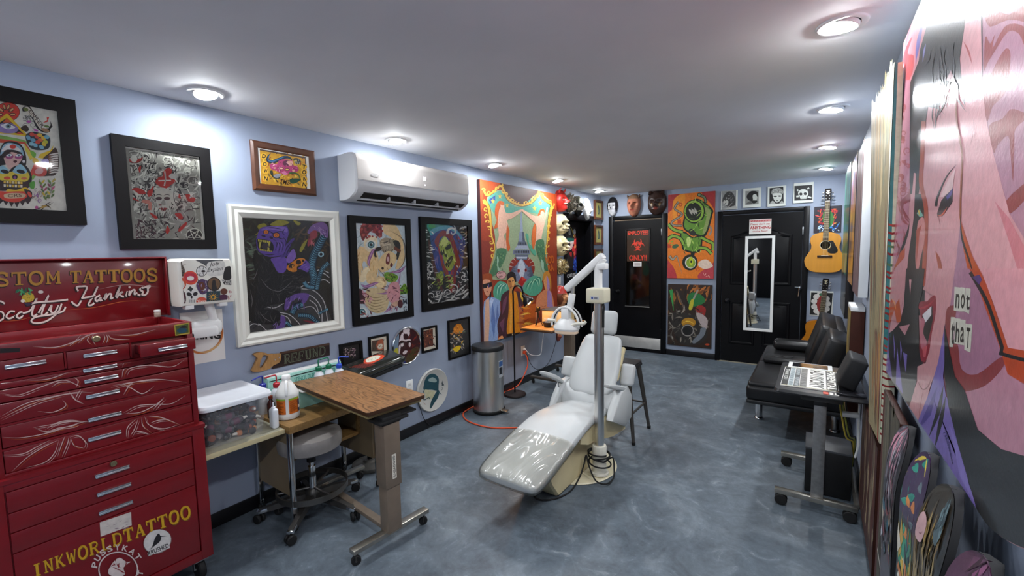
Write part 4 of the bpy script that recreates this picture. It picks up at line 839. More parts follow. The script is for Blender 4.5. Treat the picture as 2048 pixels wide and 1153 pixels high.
# cords, sockets
M_orange = mat('orange_cord', '#d2502c', .45)
o2p = L0 = lambda x, y, z=0: Vector((x, y, z))
mb = MB(); mb.tube(spline([(.02, 4.34, .38), (.06, 4.34, .33), (.07, 4.33, .22), (.05, 4.24, .08), (.024, 4.15, .01), (.023, 3.9, .008), (.023, 3.55, .008), (.023, 3.3, .008), (.07, 3.16, .008), (.24, 3.05, .008), (.5, 3.05, .008), (.75, 3.2, .008), (1.0, 3.3, .008), (1.2, 3.4, .008)], 6), .0065, 10); tag(mb.build('extension_cord', M_orange), 'orange extension cord running from the wall socket along the floor', 'cord')
def outlet(name, label, y, z, parent_m=M_white):
    t = thing(name, label, 'socket', (0, y, z)); mb = MB(); mb.rbox((.0005, y-.038, z-.06), (.008, y+.038, z+.06), .003); mb.build('cover_plate', M_white, t)
    for dz in (-.022, .022): mb = MB(); mb.rbox((.007, y-.016, z+dz-.014), (.0095, y+.016, z+dz+.014), .002); mb.build('receptacle', mat('socket_face', '#cfcfcd', .4), t)
    return t
outlet('wall_socket', 'white wall socket beside the round white drum head', 2.552, .435); outlet('wall_socket', 'wall socket with plugs under the circus mural', 4.34, .4)
mb = MB(); mb.rbox((.0096, 4.325, .365), (.045, 4.36, .4), .005); tag(mb.build('plug', M_orange), 'orange plug pushed into the socket under the mural', 'plug')
mb = MB(); mb.rbox((.0096, 4.325, .41), (.04, 4.352, .435), .005); tag(mb.build('plug', M_white), 'white plug in the socket under the mural', 'plug')
mb = MB(); mb.tube(spline([(.04, 4.34, .422), (.1, 4.36, .36), (.15, 4.5, .34), (.18, 4.5, .5), (.27, 4.42, CZ-.05)], 6), .003, 6); tag(mb.build('white_cable', M_white), 'thin white cable from the socket up to the low table', 'cable')
mb = MB(); mb.tube(spline([(.03, 4.37, .37), (.06, 4.45, .2), (.08, 4.6, .12), (.1, 4.8, .18), (.15, 4.9, .45), (.3, 4.7, CZ-.05)], 6), .0035, 6); tag(mb.build('black_cable', M_rubber), 'black cable looping from the socket to the low table', 'cable')
mb = MB(); mb.tube(spline([(.01, 2.58, .4), (.02, 2.64, .25), (.018, 2.7, .1), (.03, 2.8, .012), (.03, 3.1, .006), (.05, 3.25, .006)], 6), .003, 6); tag(mb.build('black_cable', M_rubber), 'black cable dropping from the socket beside the drum head', 'cable')
# ------------------------------------------------------------------ black couch
M_lea = mat('black_leather', '#101012', .36, var=.15, scale=12, bump=.1, bscale=90)
M_leab = mat('black_leather_side', '#17171a', .45, var=.15, scale=12, bump=.1, bscale=90)
cs = thing('couch', 'black leather couch with cup holders and chrome legs along the right wall', 'couch', (2.75, 4.9, 0))
SY0, SY1 = 4.1, 5.78
mb = MB(); mb.rbox((2.415, SY0, .275), (3.1, SY1, .31), .01); mb.build('frame', M_blkp, cs)
mb = MB(); mb.rbox((2.41, SY0, .305), (3.08, SY1, .43), .03, 3); mb.build('seat_base', M_lea, cs)
for a, b_ in ((SY0+.015, 4.93), (4.94, SY1-.015)):
    mb = MB(); mb.rbox((2.42, a, .41), (2.95, b_, .465), .025, 3); mb.build('seat_cushion', M_lea, cs)
def leanblock(y0, y1, h, th, x0, z0, tilt, r=.03):
    Mx = Matrix.Translation((x0, 0, z0)) @ Matrix.Rotation(tilt, 4, 'Y'); mb = MB(); mb.rbox((-th/2, y0, 0), (th/2, y1, h), r, 3, M=Mx); return mb
leanblock(4.14, 4.66, .44, .15, 2.9, .45, .32).build('back_cushion', M_lea, cs)
leanblock(4.72, 5.74, .44, .15, 2.86, .45, .3).build('back_cushion', M_lea, cs)
leanblock(4.18, 4.6, .4, .1, 3.02, .44, .2).build('back_panel', M_leab, cs); leanblock(4.74, 5.72, .42, .1, 2.98, .44, .2).build('back_panel', M_leab, cs)
mb = MB(); mb.use(M_lea); mb.rbox((2.47, 4.83, .465), (2.88, 5.06, .52), .02, 3); cp = mb.build('console', None, cs)
for x in (2.58, 2.67):
    mb = MB(); mb.lathe([(.036, .003), (.042, .004), (.044, .0), (.042, -.002)], (x, 4.95, .521), 24); mb.build('cup_holder', M_blkp, cp)
mb = MB(); mb.rbox((2.5, 5.5, .466), (2.9, 5.7, .575), .045, 4); mb.build('arm_cushion', M_lea, cs)
for x, y in ((2.47, 4.56), (3.04, 4.56), (2.47, 5.55), (3.04, 5.55)):
    mb = MB(); mb.lathe([(.038, .001), (.04, .006), (.036, .018), (.03, .024), (.03, .28)], (x, y, 0), 24); mb.build('leg', M_chrome, cs)

# ------------------------------------------------------------------ guitars on the end wall
M_spr = mat('spruce_top', '#c98b2f', .25, var=.05, scale=3, stretch=(14, 1, .7), coat=.4)
M_spr2 = mat('amber_top', '#b4701c', .25, var=.06, scale=3, stretch=(14, 1, .7), coat=.4)
M_side = mat('mahogany_side', '#5c2a14', .3, var=.15, coat=.4); M_fb = mat('fretboard', '#3b2a1f', .5, var=.2); M_fret = mat('fret_wire', '#d9cfae', .3, .8)
M_tun = mat('tuner_metal', '#8a8a8a', .35, 1.); M_hs = mat('headstock_black', '#120c0b', .55, spec=.2)
def guitar(label, c, rot, mtop):
    t = thing('acoustic_guitar', label, 'guitar', c, 'acoustic guitars on the end wall')
    hwp = [(0, .02), (.004, .09), (.02, .14), (.06, .182), (.12, .202), (.17, .2), (.24, .165), (.29, .142), (.33, .14), (.38, .152), (.43, .148), (.465, .115), (.485, .06), (.49, .02)]
    half = spline([Vector((w, z, 0)) for z, w in hwp], 3); out = [(p.x, p.y) for p in half]+[(-p.x, p.y) for p in half[::-1]]
    Rm = Matrix.Rotation(rot, 4, 'Y'); zc = -.3
    def bb(mb, n, m, par=t): o = mb.build(n, m, None, M=Rm); o.parent = par; return o
    V3 = lambda x, z, y: Vector((x, y, z+zc))
    mb = MB(); mb.use(M_side); mb.loft([[V3(x*k, z, y) for x, z in out] for y, k in ((0, .995), (-.1, 1))], caps=False); mb.add([V3(x, z, 0) for x, z in out], [tuple(range(len(out)))]); bb(mb, 'body', None)
    mb = MB(); mb.loft([[V3(x, z, -.1) for x, z in out], [V3(x*.99, .245+(z-.245)*.99, -.103) for x, z in out]]); top = bb(mb, 'soundboard', mtop)
    mb = MB(); mb.lathe([(.056, .1033), (.056, .1036), (.049, .1036), (.049, .1033)], (0, 0, .335+zc), 32, (0, -1, 0)); bb(mb, 'rosette', M_fret, top)
    mb = MB(); mb.lathe([(.049, .1034), (0, .1034)], (0, 0, .335+zc), 32, (0, -1, 0)); bb(mb, 'sound_hole', mat('hole_dark', '#120c08', .9), top)
    mb = MB(); pg = spline([Vector(q) for q in ((.03, -.1036, .375+zc), (.05, -.1036, .35+zc), (.05, -.1036, .3+zc), (.02, -.1036, .28+zc), (.04, -.1036, .24+zc), (.1, -.1036, .235+zc), (.125, -.1036, .27+zc), (.1, -.1036, .33+zc), (.07, -.1036, .385+zc))], 4, True); mb.prism(pg, (0, -.0015, 0)); bb(mb, 'pickguard', mat('pickguard_black', '#15120f', .2, coat=.5), top)
    mb = MB(); mb.rbox((-.075, -.115, .185+zc), (.075, -.1035, .21+zc), .004); bb(mb, 'bridge', mat('bridge_wood', '#2c1a10', .5), top)
    mb = MB(); mb.rbox((-.037, -.119, .205+zc), (.037, -.113, .209+zc), .001); bb(mb, 'saddle', M_card, top)
    mb = MB(); mb.rbox((-.026, -.108, .49+zc), (.026, -.085, .86+zc), .006); nk = bb(mb, 'neck', M_side)
    mb = MB(); mb.loft([[V3(-w, z, -.104), V3(w, z, -.104), V3(w, z, -.112), V3(-w, z, -.112)] for w, z in ((.029, .39), (.0225, .86))]); bb(mb, 'fretboard', M_fb, nk)
    zn, zb = .86, .207; L_ = zn-zb
    for f in range(1, 20):
        z = zb+L_*2**(-f/12)
        if z > .4: mb = MB(); w = .0225+(.86-z)*.0138; mb.rbox((-w, -.1135, z-.0016+zc), (w, -.1115, z+.0016+zc)); bb(mb, 'fret', M_fret, nk)
    mb = MB(); mb.rbox((-.0225, -.116, .858+zc), (.0225, -.1, .864+zc)); bb(mb, 'nut', M_card, nk)
    mb = MB(); mb.loft([[V3(-.028, .864, y), V3(.028, .864, y), V3(.034, .98, y), V3(.03, 1.01, y), V3(-.03, 1.01, y), V3(-.034, .98, y)] for y in (-.104, -.088)]); hs = bb(mb, 'headstock', M_hs)
    mb = MB(); mb.prism([V3(*q) for q in ((-.018, .985, -.1043), (.02, .99, -.1043), (.004, .965, -.1043), (.016, .94, -.1043), (-.012, .945, -.1043), (.0, .965, -.1043))], (0, -.0008, 0)); bb(mb, 'inlay', M_fret, hs)
    for s_ in (-1, 1):
        for z in (.89, .925, .96):
            mb = MB(); mb.cyl(V3(s_*.03, z, -.096), V3(s_*.045, z, -.096), .004, n=8); mb.rbox((s_*.05-.008, -.1, z-.008+zc), (s_*.05+.008, -.092, z+.008+zc), .004); mb.cyl(V3(s_*.016, z, -.104), V3(s_*.016, z, -.112), .005, n=10); bb(mb, 'tuning_peg', M_tun, hs)
    for k in range(6):
        u = (k-2.5)/2.5; mb = MB(); mb.tube([V3(u*.028, .205, -.119), V3(u*.018, .862, -.1175)], .0008, 4); bb(mb, 'string', M_fret, nk)
    mb = MB(); mb.rbox((-.02, -.1, .875+zc), (.02, -.0, .885+zc), .004); bb(mb, 'wall_hanger', M_blkp)
    return t
guitar('golden acoustic guitar hung highest, beside the panelled black door', (2.942, D-.012, 1.56), .012, M_spr)
guitar('darker amber acoustic guitar hung lower, partly behind the couch', (2.915, D-.012, .48), .07, M_spr2)

# ------------------------------------------------------------------ wheeled side table by the right wall
M_tbl = mat('black_table_top', '#1c1b1d', .3, var=.1, scale=10, coat=.3); M_grey = mat('grey_post', '#8f8f8f', .4, .75, var=.12, scale=40)
rt = thing('side_table', 'black topped wheeled table holding the lettered board, by the right wall', 'table', (2.9, 3.2, 0)); RZ = .755
mb = MB(); mb.loft([rrect(2.69, 2.97, 3.125, 3.69, .03, RZ-.022), rrect(2.685, 2.965, 3.13, 3.695, .032, RZ-.015), rrect(2.69, 2.97, 3.125, 3.69, .03, RZ)]); mb.build('table_top', M_tbl, rt)
mb = MB(); mb.rbox((2.885, 3.075, .08), (2.947, 3.125, RZ-.06), .004); pst = mb.build('post', M_grey, rt)
mb = MB(); mb.rbox((2.884, 3.073, .655), (2.948, 3.127, .68), .004); mb.build('collar', M_blkp, pst)
mb = MB(); mb.rbox((2.82, 3.04, RZ-.065), (3.02, 3.6, RZ-.04), .004); mb.rbox((2.86, 3.1, RZ-.045), (2.95, 3.5, RZ-.02)); mb.build('bracket', M_gun, rt)
for y in (3.08, 3.66): mb = MB(); mb.rbox((2.7, y-.022, .07), (3.11, y+.022, .098), .003); mb.build('base_rail', M_alu, rt)
mb = MB(); mb.rbox((3.094, 3.1, .072), (3.12, 3.64, .094), .003); mb.build('base_rail', M_alu, rt)
for x, y in ((2.735, 3.08), (3.075, 3.08), (2.735, 3.66), (3.075, 3.66)):
    w = MB(); f = MB()
    for q in (-.014, .014): w.lathe([(.01, -.01), (.03, -.009), (.034, -.004), (.034, .004), (.03, .009), (.01, .01)], (x, y+q, .0345), 20, (0, 1, 0))
    w.rbox((x-.022, y-.012, .03), (x+.022, y+.012, .07), .008); w.build('caster', M_rubber, rt)
ab = thing('advisory_board', 'black and white PARENTAL ADVISORY board lying on the wheeled side table', 'board', (2.86, 3.28, RZ))
mb = MB(); mb.rbox((2.715, 3.045, RZ+.0005), (3.0, 3.52, RZ+.007), .001); mb.build('panel', M_card, ab)
a = Art(2, 0, 1); a.plane((2.71, 3.515, RZ+.0072), (0, -1, 0), (1, 0, 0))       # x runs towards the viewer, y towards the wall
a.poly([(.003, .008), (.465, .008), (.465, .04), (.003, .04)], '#15150f'); a.text('THANK YOU', (.06, .014), (.33, .014), .02, '#d8d8d0', bold=.02)
for y0, y1, bg, fg in ((.042, .068, '#b7c3c6', '#3b474c'), (.071, .097, '#15150f', '#c6ced0'), (.1, .135, '#8c8b86', '#34322f')):
    a.poly([(.003, y0), (.465, y0), (.465, y1), (.003, y1)], bg); r_ = random.Random(int(y0*1000))
    for k in range(26):
        x = .012+k*.0172
        if r_.random() < .86: a.poly([(x, y0+.003), (x+.009*r_.uniform(.6, 1.1), y0+.003), (x+.009, y1-.003), (x+.001, y1-.003)], fg)
a.poly([(.003, .14), (.465, .14), (.465, .228), (.003, .228)], '#e9e8e1'); a.text('ADVISORY', (.012, .148), (.455, .148), .073, '#15150f', bold=.03)
a.poly([(.003, .232), (.465, .232), (.465, .285), (.003, .285)], '#15150f'); a.text('PARENTAL', (.012, .237), (.455, .237), .042, '#e9e8e1', bold=.03)
a.line([(.001, .002), (.001, .287)], .003, '#d8cf7a', 0, 0); a.line([(.469, .002), (.469, .287)], .003, '#d8cf7a', 0, 0); a.build('lettering', M_paint, ab)
tbt = thing('tablet', 'white framed tablet with a dark screen behind the advisory board', 'tablet', (2.85, 3.57, RZ))
mb = MB(); mb.rbox((2.73, 3.53, RZ+.0005), (2.98, 3.68, RZ+.01), .003, 2); mb.build('frame', M_white, tbt)
mb = MB(); mb.rbox((2.755, 3.545, RZ+.01), (2.955, 3.665, RZ+.0108)); mb.build('screen', mat('dark_screen', '#15161c', .05, coat=1), tbt)
for i, (x0, x1, c_) in enumerate(((2.925, 2.95, '#c34a36'), (2.955, 2.972, '#d8d3ca'), (2.98, 2.998, '#d0ccc4'))):
    mb = MB(); mb.rbox((x0, 2.985, RZ+.0005), (x1, 3.03, RZ+.003), .001); tag(mb.build('paper_slip', mat('slip_'+c_, c_, .5)), ('red card', 'pale slip', 'pale slip at the wall end')[i]+' at the near edge of the black side table', 'card')
M_foam = mat('black_foam', '#0d0d0f', .6, var=.2, scale=30, bump=.1, bscale=150)
tr_ = thing('arm_pad_stand', 'black metal tray of the tilted pad on the side table', 'stand', (3.05, 3.25, RZ))
mb = MB(); mb.rbox((2.985, 3.0, RZ+.001), (3.12, 3.06, RZ+.012), .003); mb.rbox((3.0, 3.06, RZ+.001), (3.115, 3.5, RZ+.008), .003); mb.build('plate', mat('dark_gloss', '#202024', .2, .4), tr_)
mb = MB(); mb.rbox((-.045, -.12, -.09), (.045, .12, .09), .014, 3, M=Matrix.Translation((3.058, 3.2, RZ+.105)) @ Matrix.Rotation(.35, 4, 'Y')); tag(mb.build('foam_pad', M_foam), 'black tilted foam pad standing on the side table', 'pad')
bb_ = thing('black_box', 'low black box under the side table', 'box', (2.97, 3.5, 0)); mb = MB(); mb.rbox((2.85, 3.33, 0), (3.09, 3.6, .285), .006); mb.build('body', mat('box_black', '#141416', .5), bb_); mb = MB(); mb.rbox((2.847, 3.327, .285), (3.093, 3.603, .3), .004); mb.build('lid', mat('box_lid_grey', '#4b4d52', .4, var=.05), bb_)
mb = MB(); mb.cyl((3.03, 3.3, .56), (3.11, 3.3, .565), .018, n=14); mb.tube([(3.11, 3.3, .66), (3.11, 3.3, .56), (3.115, 3.3, .38), (3.1, 3.3, .3)], .006, 8); tag(mb.build('power_adapter', M_white), 'white plug and lead hanging under the side table', 'adapter')
for i, (dx, c_, l) in enumerate(((0, '#b7a23a', 'yellow cable hanging below the side table edge'), (.016, '#8c8f3a', 'olive cable hanging below the side table'), (.03, '#151515', 'black cable hanging below the side table'))):
    mb = MB(); mb.tube(spline([(3.03+dx, 3.36+dx, RZ-.07), (3.02+dx, 3.37+dx, .6), (3.035+dx, 3.38+dx, .5), (3.06+dx, 3.4+dx*2, .38), (3.1+dx*.5, 3.45+dx*3, .33), (3.1+dx*.5, 3.62+dx, .1)], 5), .005, 6); tag(mb.build('hanging_cable', mat('cable_'+c_, c_, .5)), l, 'cable')

# ------------------------------------------------------------------ canvases along the right wall
M_art = paintmat('art_paint', .55, .0, .1, 120.); M_artg = paintmat('art_gloss', .32, .35, .12, 60.)
M_canv = mat('canvas_edge', '#d9d6c8', .7, var=.05)
def canvas_box(name, lo, hi, m, parent): mb = MB(); mb.rbox(lo, hi, .003); return mb.build(name, m, parent)
def streaks(a, x0, x1, z0, z1, cols, n, seed, w=(.02, .08), l=(.1, .6)):
    r_ = random.Random(seed); a.k += 2e-5; a.step = 2e-6
    for k in range(n):
        x = r_.uniform(x0, x1); L_ = r_.uniform(*l); z = r_.uniform(z0, z1-L_*.3); ww = r_.uniform(*w)
        pts = [(x+r_.uniform(-.01, .01), min(z1-.002, z+L_*t)) for t in (0, .33, .66, 1)]; pts = [(min(max(px_, x0+ww/2), x1-ww/2), pz_) for px_, pz_ in pts]
        a.line(pts, ww, r_.choice(cols), 2, 3)
    a.step = 2e-5
# tall tilted drip canvas
t = thing('drip_canvas', 'tall beige streaked canvas with a red dripped edge, next to the pink woman painting', 'painting', (W-.05, 2.45, 1.5))
q = {'TF': (W-.072, 2.98, 2.27), 'BF': (W-.045, 2.7, .73), 'BN': (W-.045, 2.25, .79), 'TN': (W-.072, 2.1, 2.225)}
F4 = [Vector(q[k]) for k in ('BF', 'BN', 'TN', 'TF')]; mb = MB(); mb.loft([F4, [Vector((W-.004 if i in (0, 1) else W-.05, p.y, p.z)) for i, p in enumerate(F4)]]); mb.build('canvas', M_canv, t, smooth=0)
class QuadArt(Art):
    def px(s, q):
        u, v = q; return (s.Q[0]*(1-u)+s.Q[1]*u)*(1-v)+(s.Q[3]*(1-u)+s.Q[2]*u)*v
a = QuadArt(0, 0, -1); a.Q = F4; a.poly([(0, 0), (1, 0), (1, 1), (0, 1)], '#8f8260')
streaks(a, 0, 1, 0, 1, ['#9d8a63', '#7d7a5f', '#8a8f7b', '#a9895a', '#6f6347', '#b39a72', '#8b8a78', '#c0ac80'], 150, 4, (.03, .1), (.12, .6))
streaks(a, .0, .9, .02, .6, ['#7b4b3a', '#5c3a30', '#3f3a2e', '#b08d55', '#70765f'], 50, 5, (.015, .05), (.08, .3))
for k in range(14): a.line([(.84+.012*(k % 4), 0), (.85, .2), (.86+.01*(k % 3), .45+.02*k)], .03, ['#8e2b2c', '#a33a34', '#7b2528'][k % 3], 1, 4)
streaks(a, .3, .8, 0, .3, ['#5d2f30', '#6e3434', '#a9793f'], 24, 6, (.02, .06), (.1, .28))
for k in range(40): a.poly([(.955, k/40), (1, k/40), (1, (k+1)/40), (.955, (k+1)/40)], '#d5d0c0' if k > 14 else '#b9b29a')
a.build('paint', M_art, t)
a = QuadArt(0, 0, -1); a.n = Vector((0, -1, 0)); a.Q = [F4[1], Vector((W-.004, 2.25, .79)), Vector((W-.05, 2.1, 2.225)), F4[2]]
a.n = -(a.Q[1]-a.Q[0]).cross(a.Q[3]-a.Q[0]).normalized() if (a.Q[1]-a.Q[0]).cross(a.Q[3]-a.Q[0]).y > 0 else (a.Q[1]-a.Q[0]).cross(a.Q[3]-a.Q[0]).normalized()
a.poly([(0, 0), (1, 0), (1, 1), (0, 1)], '#d3cfb4'); a.poly([(0, .26), (.35, .26), (.35, 1), (0, 1)], '#3f7f80')
r_ = random.Random(9)
for k in range(30): z = .03+k*.02+r_.uniform(-.006, .006); a.line([(0, z), (.4, z-.004), (1, z+r_.uniform(-.006, .004))], .006, r_.choice(['#8e2b2c', '#8e2b2c', '#5c7a52', '#a5443b']), 0, 3)
a.build('dripped_edge', M_art, t)
def rcanvas(label, y0, y1, z0, z1, o, th, base, cols, seed, edge, name='leaning_canvas', n=70, frame=None):
    t = thing(name, label, 'painting', (W-o, (y0+y1)/2, z0)); canvas_box('canvas', (W-o, y0, z0), (W-o+th, y1, z1), edge, t)
    a = QuadArt(0, 0, -1); a.n = Vector((-1, 0, 0)); x = W-o; a.Q = [Vector((x, y1, z0)), Vector((x, y0, z0)), Vector((x, y0, z1)), Vector((x, y1, z1))]
    a.poly([(0, 0), (1, 0), (1, 1), (0, 1)], base); streaks(a, 0, 1, 0, 1, cols, n, seed); return t, a
M_edgew = mat('white_edge', '#d8dadb', .5); M_edgeb = mat('brown_edge', '#34170f', .6, var=.15, scale=10, spec=.2); M_edged = mat('dark_edge', '#1d1a1c', .6)
t, a = rcanvas('brown and violet canvas with a bright white side edge beyond the drip canvas', 3.6, 4.15, 1.25, 2.25, .055, .05, '#6d5154', ['#7c5a5a', '#57424a', '#8f7777', '#a59a9a', '#4b3a38', '#7f6d5d'], 21, M_edgew); a.build('paint', M_art, t)
t, a = rcanvas('tall teal and green canvas farthest along the right wall', 5.0, 5.95, .92, 2.33, .06, .055, '#2f6f57', ['#39a08a', '#2d8f5a', '#3db05c', '#1f5b6a', '#58b8a8', '#2a4a3c'], 22, M_edged); a.poly([(0, 0), (1, 0), (1, .28), (0, .28)], '#14171a'); streaks(a, 0, 1, .25, .5, ['#3aa54a', '#2c8f55', '#1f4d5c'], 26, 3); a.build('paint', M_artg, t)
t, a = rcanvas('narrow yellow and violet canvas between the teal canvas and the white edged one', 4.25, 4.85, 1.28, 2.28, .055, .05, '#c98a2b', ['#d9982f', '#e0a93c', '#b97a2a', '#7d5a2a'], 23, M_edged); streaks(a, 0, 1, .55, 1, ['#b04fa8', '#7d68c8', '#d9d9ea', '#4a5fa8', '#c34f8b'], 40, 8); streaks(a, 0, .6, 0, .5, ['#2b4a7a', '#1f2f55', '#2e2a2f'], 20, 7); a.build('paint', M_artg, t)
t, a = rcanvas('lower yellow and brown canvas with a white top edge, behind the couch end', 3.72, 4.05, .42, 1.17, .08, .075, '#6f5a35', ['#8f7a3a', '#b59a3f', '#4a3a26', '#5b4a3a', '#c9b05a', '#3a2b22'], 24, M_edgeb); a.build('paint', M_art, t); mb = MB(); mb.rbox((W-.081, 3.719, 1.145), (W-.004, 4.051, 1.173), .002); mb.build('top_edge', M_edgew, t)
t, a = rcanvas('dark brown board leaning low on the right wall beyond the drip canvas', 2.4, 3.15, .12, .71, .035, .03, '#3a1a12', ['#4a2016', '#2e1510', '#6b5a48', '#59281a', '#8a7a60'], 25, M_edgeb, 'brown_board'); a.build('paint', M_art, t)
t, a = rcanvas('olive grey panel with a brown side strip, behind the first skate deck', 1.75, 2.15, .14, 1.04, .05, .022, '#4d493c', ['#5b5646', '#3b372d', '#6d6856', '#2e2a22'], 26, M_edgeb, 'brown_board', 60); a.poly([(0, 0), (.12, 0), (.12, 1), (0, 1)], '#4a1c14'); a.line([(.12, .32), (1, .26)], .012, '#c9c6bc', 0, 0); a.build('paint', M_art, t)

# ------------------------------------------------------------------ skate decks hung in a row low on the right wall
def deck(label, yc, top, L_, base, draw, seed):
    t = thing('skate_deck', label, 'skate deck', (W-.05, yc, top-L_)); hw = .095; n = 36; rows = []
    def prof(z):                  # half width and distance from the wall along the length
        e = min(z, L_-z); w = hw*math.sqrt(max(0, 1-(1-min(e, .11)/.11)**2)) if e < .11 else hw
        k = max(0, (z-(L_-.16))/.16); k2 = max(0, (.16-z)/.16); return max(w, .002), .085-.03*k**1.6-.04*k2**1.6
    zs = [L_*(.5-.5*cos(pi*i/n)) for i in range(n+1)]
    def surf(u, z, lift=0.): w, d = prof(z); return Vector((W-d-.006*(u*u)-lift, yc-u*w, top-L_+z))
    us = [-1+2*i/12 for i in range(13)]
    mb = MB(); front = [[surf(u, z) for u in us] for z in zs]; back = [[p+Vector((.011, 0, 0)) for p in r] for r in front]
    mb.use(mat('deck_grip', '#17171a', .8)); mb.loft([f+b[::-1] for f, b in zip(front, back)]); dk_ = mb.build('board', None, t, smooth=50)
    class DA(Art):
        def px(s, q): return surf(min(max(q[0], -1), 1), L_*.5+.5*min(max(q[1], -L_), L_), 0)
    a = DA(0, 0, -1); a.n = Vector((-1, 0, 0)); a.k = .0012
    for i in range(n):
        for j in range(12): a.poly([(us[j], 2*zs[i]-L_), (us[j+1], 2*zs[i]-L_), (us[j+1], 2*zs[i+1]-L_), (us[j], 2*zs[i+1]-L_)], base(us[j], 2*zs[i]/L_-1), False)
    draw(a, L_); a.build('graphic', M_artg, t)
    return t
def strk(a, L_, cols, n, seed, w=(.05, .16), l=(.08, .3), z=(0, 1), u=(-1, 1)):
    r_ = random.Random(seed)
    for k in range(n):
        x = r_.uniform(*u); zz = r_.uniform(*z)*L_; ll = r_.uniform(*l)
        a.poly([(x, zz), (x+r_.uniform(*w), zz+ll*.4), (x+r_.uniform(-.1, .1), zz+ll), (x-r_.uniform(*w)*.6, zz+ll*.5)], r_.choice(cols))
def d1(a, L_):
    strk(a, L_, ['#b9b4bd', '#8d8790', '#5d5560', '#cf8fa0', '#a46a80'], 60, 2, (.04, .12), (.12, .3), (.3, .85), (-1, .3)); strk(a, L_, ['#3a2f34', '#5a3a44', '#75707a', '#a89f8f', '#241d22'], 80, 3, (.05, .2), (.05, .18), (0, .5)); strk(a, L_, ['#c9ab3f', '#7b2430', '#2a5a6a', '#b9b9c2'], 14, 4, (.1, .25), (.05, .1), (.02, .35))
def d2(a, L_):
    P = lambda pts, c: a.blob([(u, v*L_) for u, v in pts], c, 4)
    P([(-1, .4), (-.9, .9), (-.2, .95), (.3, .85), (.6, .62), (.5, .4), (-.3, .3)], '#c9b23a')
    for k, (u, v, c) in enumerate(((-.72, .76, '#2b8f7a'), (-.3, .83, '#1f7f6e'), (.1, .72, '#5d6d75'), (-.5, .58, '#d98536'), (.0, .6, '#cf7a35'), (-.62, .4, '#2a9a76'), (-.05, .44, '#2d8d70'), (-.4, .26, '#38a488'))): P([(u-.3, v-.1), (u-.02, v+.13), (u+.36, v+.07), (u+.22, v-.11)], c)
    strk(a, L_, ['#6a8f4f', '#c9a23a', '#dcd6c4', '#395a6a', '#1f2c2f', '#c97a2f'], 60, 7, (.08, .25), (.05, .15), (0, .45))
    for k in range(7): a.poly([(0, .2*L_), (.9*cos(k*.5-.4), (.2+.16*sin(k*.5-.4))*L_), (.9*cos(k*.5-.1), (.2+.16*sin(k*.5-.1))*L_)], '#d9b02f' if k % 2 else '#c9752a')
def d3(a, L_):
    strk(a, L_, ['#6a5636', '#8a7448', '#4c3d26', '#a08a58', '#3b301f'], 120, 8, (.04, .14), (.08, .2), (.1, .72), (-1, .4))
    for u, v in ((-.7, .72), (-.1, .48)):
        a.blob([(u-.2, v*L_-.06), (u+.15, (v)*L_-.05), (u+.22, v*L_+.03), (u-.05, v*L_+.06), (u-.22, v*L_+.02)], '#c39a9c', 4); a.blob([(u-.1, v*L_-.03), (u+.1, v*L_-.02), (u+.05, v*L_+.03)], '#8a5a60', 4)
    a.blob([(-.05, .78*L_), (.3, .76*L_), (.35, .9*L_), (.1, .93*L_)], '#3f5257', 4); strk(a, L_, ['#5d757a', '#2c3a3f'], 14, 9, (.05, .12), (.03, .07), (.78, .9), (0, .35)); a.line([(.6, .6*L_), (.78, .42*L_), (.86, .25*L_), (.5, .05*L_)], .05, '#b7a487', 0, 3)
def d4(a, L_): strk(a, L_, ['#5d3450', '#7a4468', '#3a2233', '#2b2730'], 60, 11, (.1, .3), (.08, .2), (.2, .95)); a.blob([(-.9, .5*L_), (-.2, .82*L_), (.5, .7*L_), (.4, .45*L_)], '#46464a', 5)
deck('skate deck with grey and pink streaks, farthest from the viewer in the row', 1.53, 1.105, .84, lambda u, v: '#4a434b' if u < .3 else '#1a161a', d1, 1)
deck('skate deck with green, orange and yellow scales below a violet nose', 1.265, 1.135, .84, lambda u, v: '#3a2147' if v > .55 else '#28312f', d2, 2)
deck('brown skate deck with pink swirls and a chipped pale edge', 1.07, 1.15, .84, lambda u, v: '#2a2318' if u < .4 else '#121010', d3, 3)
deck('purple nosed skate deck nearest the viewer at the picture edge', .865, 1.14, .84, lambda u, v: '#4d2a44' if v > .5 else '#2a242c', d4, 4)
# ------------------------------------------------------------------ air conditioner
acn = thing('air_conditioner', 'white split air conditioner mounted high on the left wall', 'air conditioner', (.1, 2.57, 2.0))
M_acw = mat('glossy_white_abs', '#b9b4b0', .14, var=.01, coat=.6); M_acs = mat('ac_white', '#c9cbce', .3)
AY0, AY1 = 1.962, 3.178
pf = [(0, 2.308), (.10, 2.314), (.16, 2.306), (.19, 2.29), (.2, 2.255), (.206, 2.117), (.206, 2.112), (.204, 2.108), (.203, 2.055), (.196, 2.04), (.18, 2.02), (.12, 1.985), (.06, 1.975), (0, 1.978)]
mb = MB(); mb.use(M_acs); ins = .012
mb.loft([[Vector((x*k, y, 2.145+(z-2.145)*k2)) for x, z in pf] for y, k, k2 in ((AY0, .96, .97), (AY0+.012, 1, 1), (AY1-.012, 1, 1), (AY1, .96, .97))]); mb.build('case', None, acn, smooth=25)
fp = [(.1, 2.316), (.16, 2.3085), (.192, 2.292), (.203, 2.256), (.209, 2.118)]
mb = MB(); mb.loft([[Vector((x, AY0+.014, z)) for x, z in fp]+[Vector((x-.006, AY0+.014, z-.001)) for x, z in fp[::-1]], [Vector((x, AY1-.004, z)) for x, z in fp]+[Vector((x-.006, AY1-.004, z-.001)) for x, z in fp[::-1]]]); fpn = mb.build('front_panel', M_acw, acn, smooth=60)
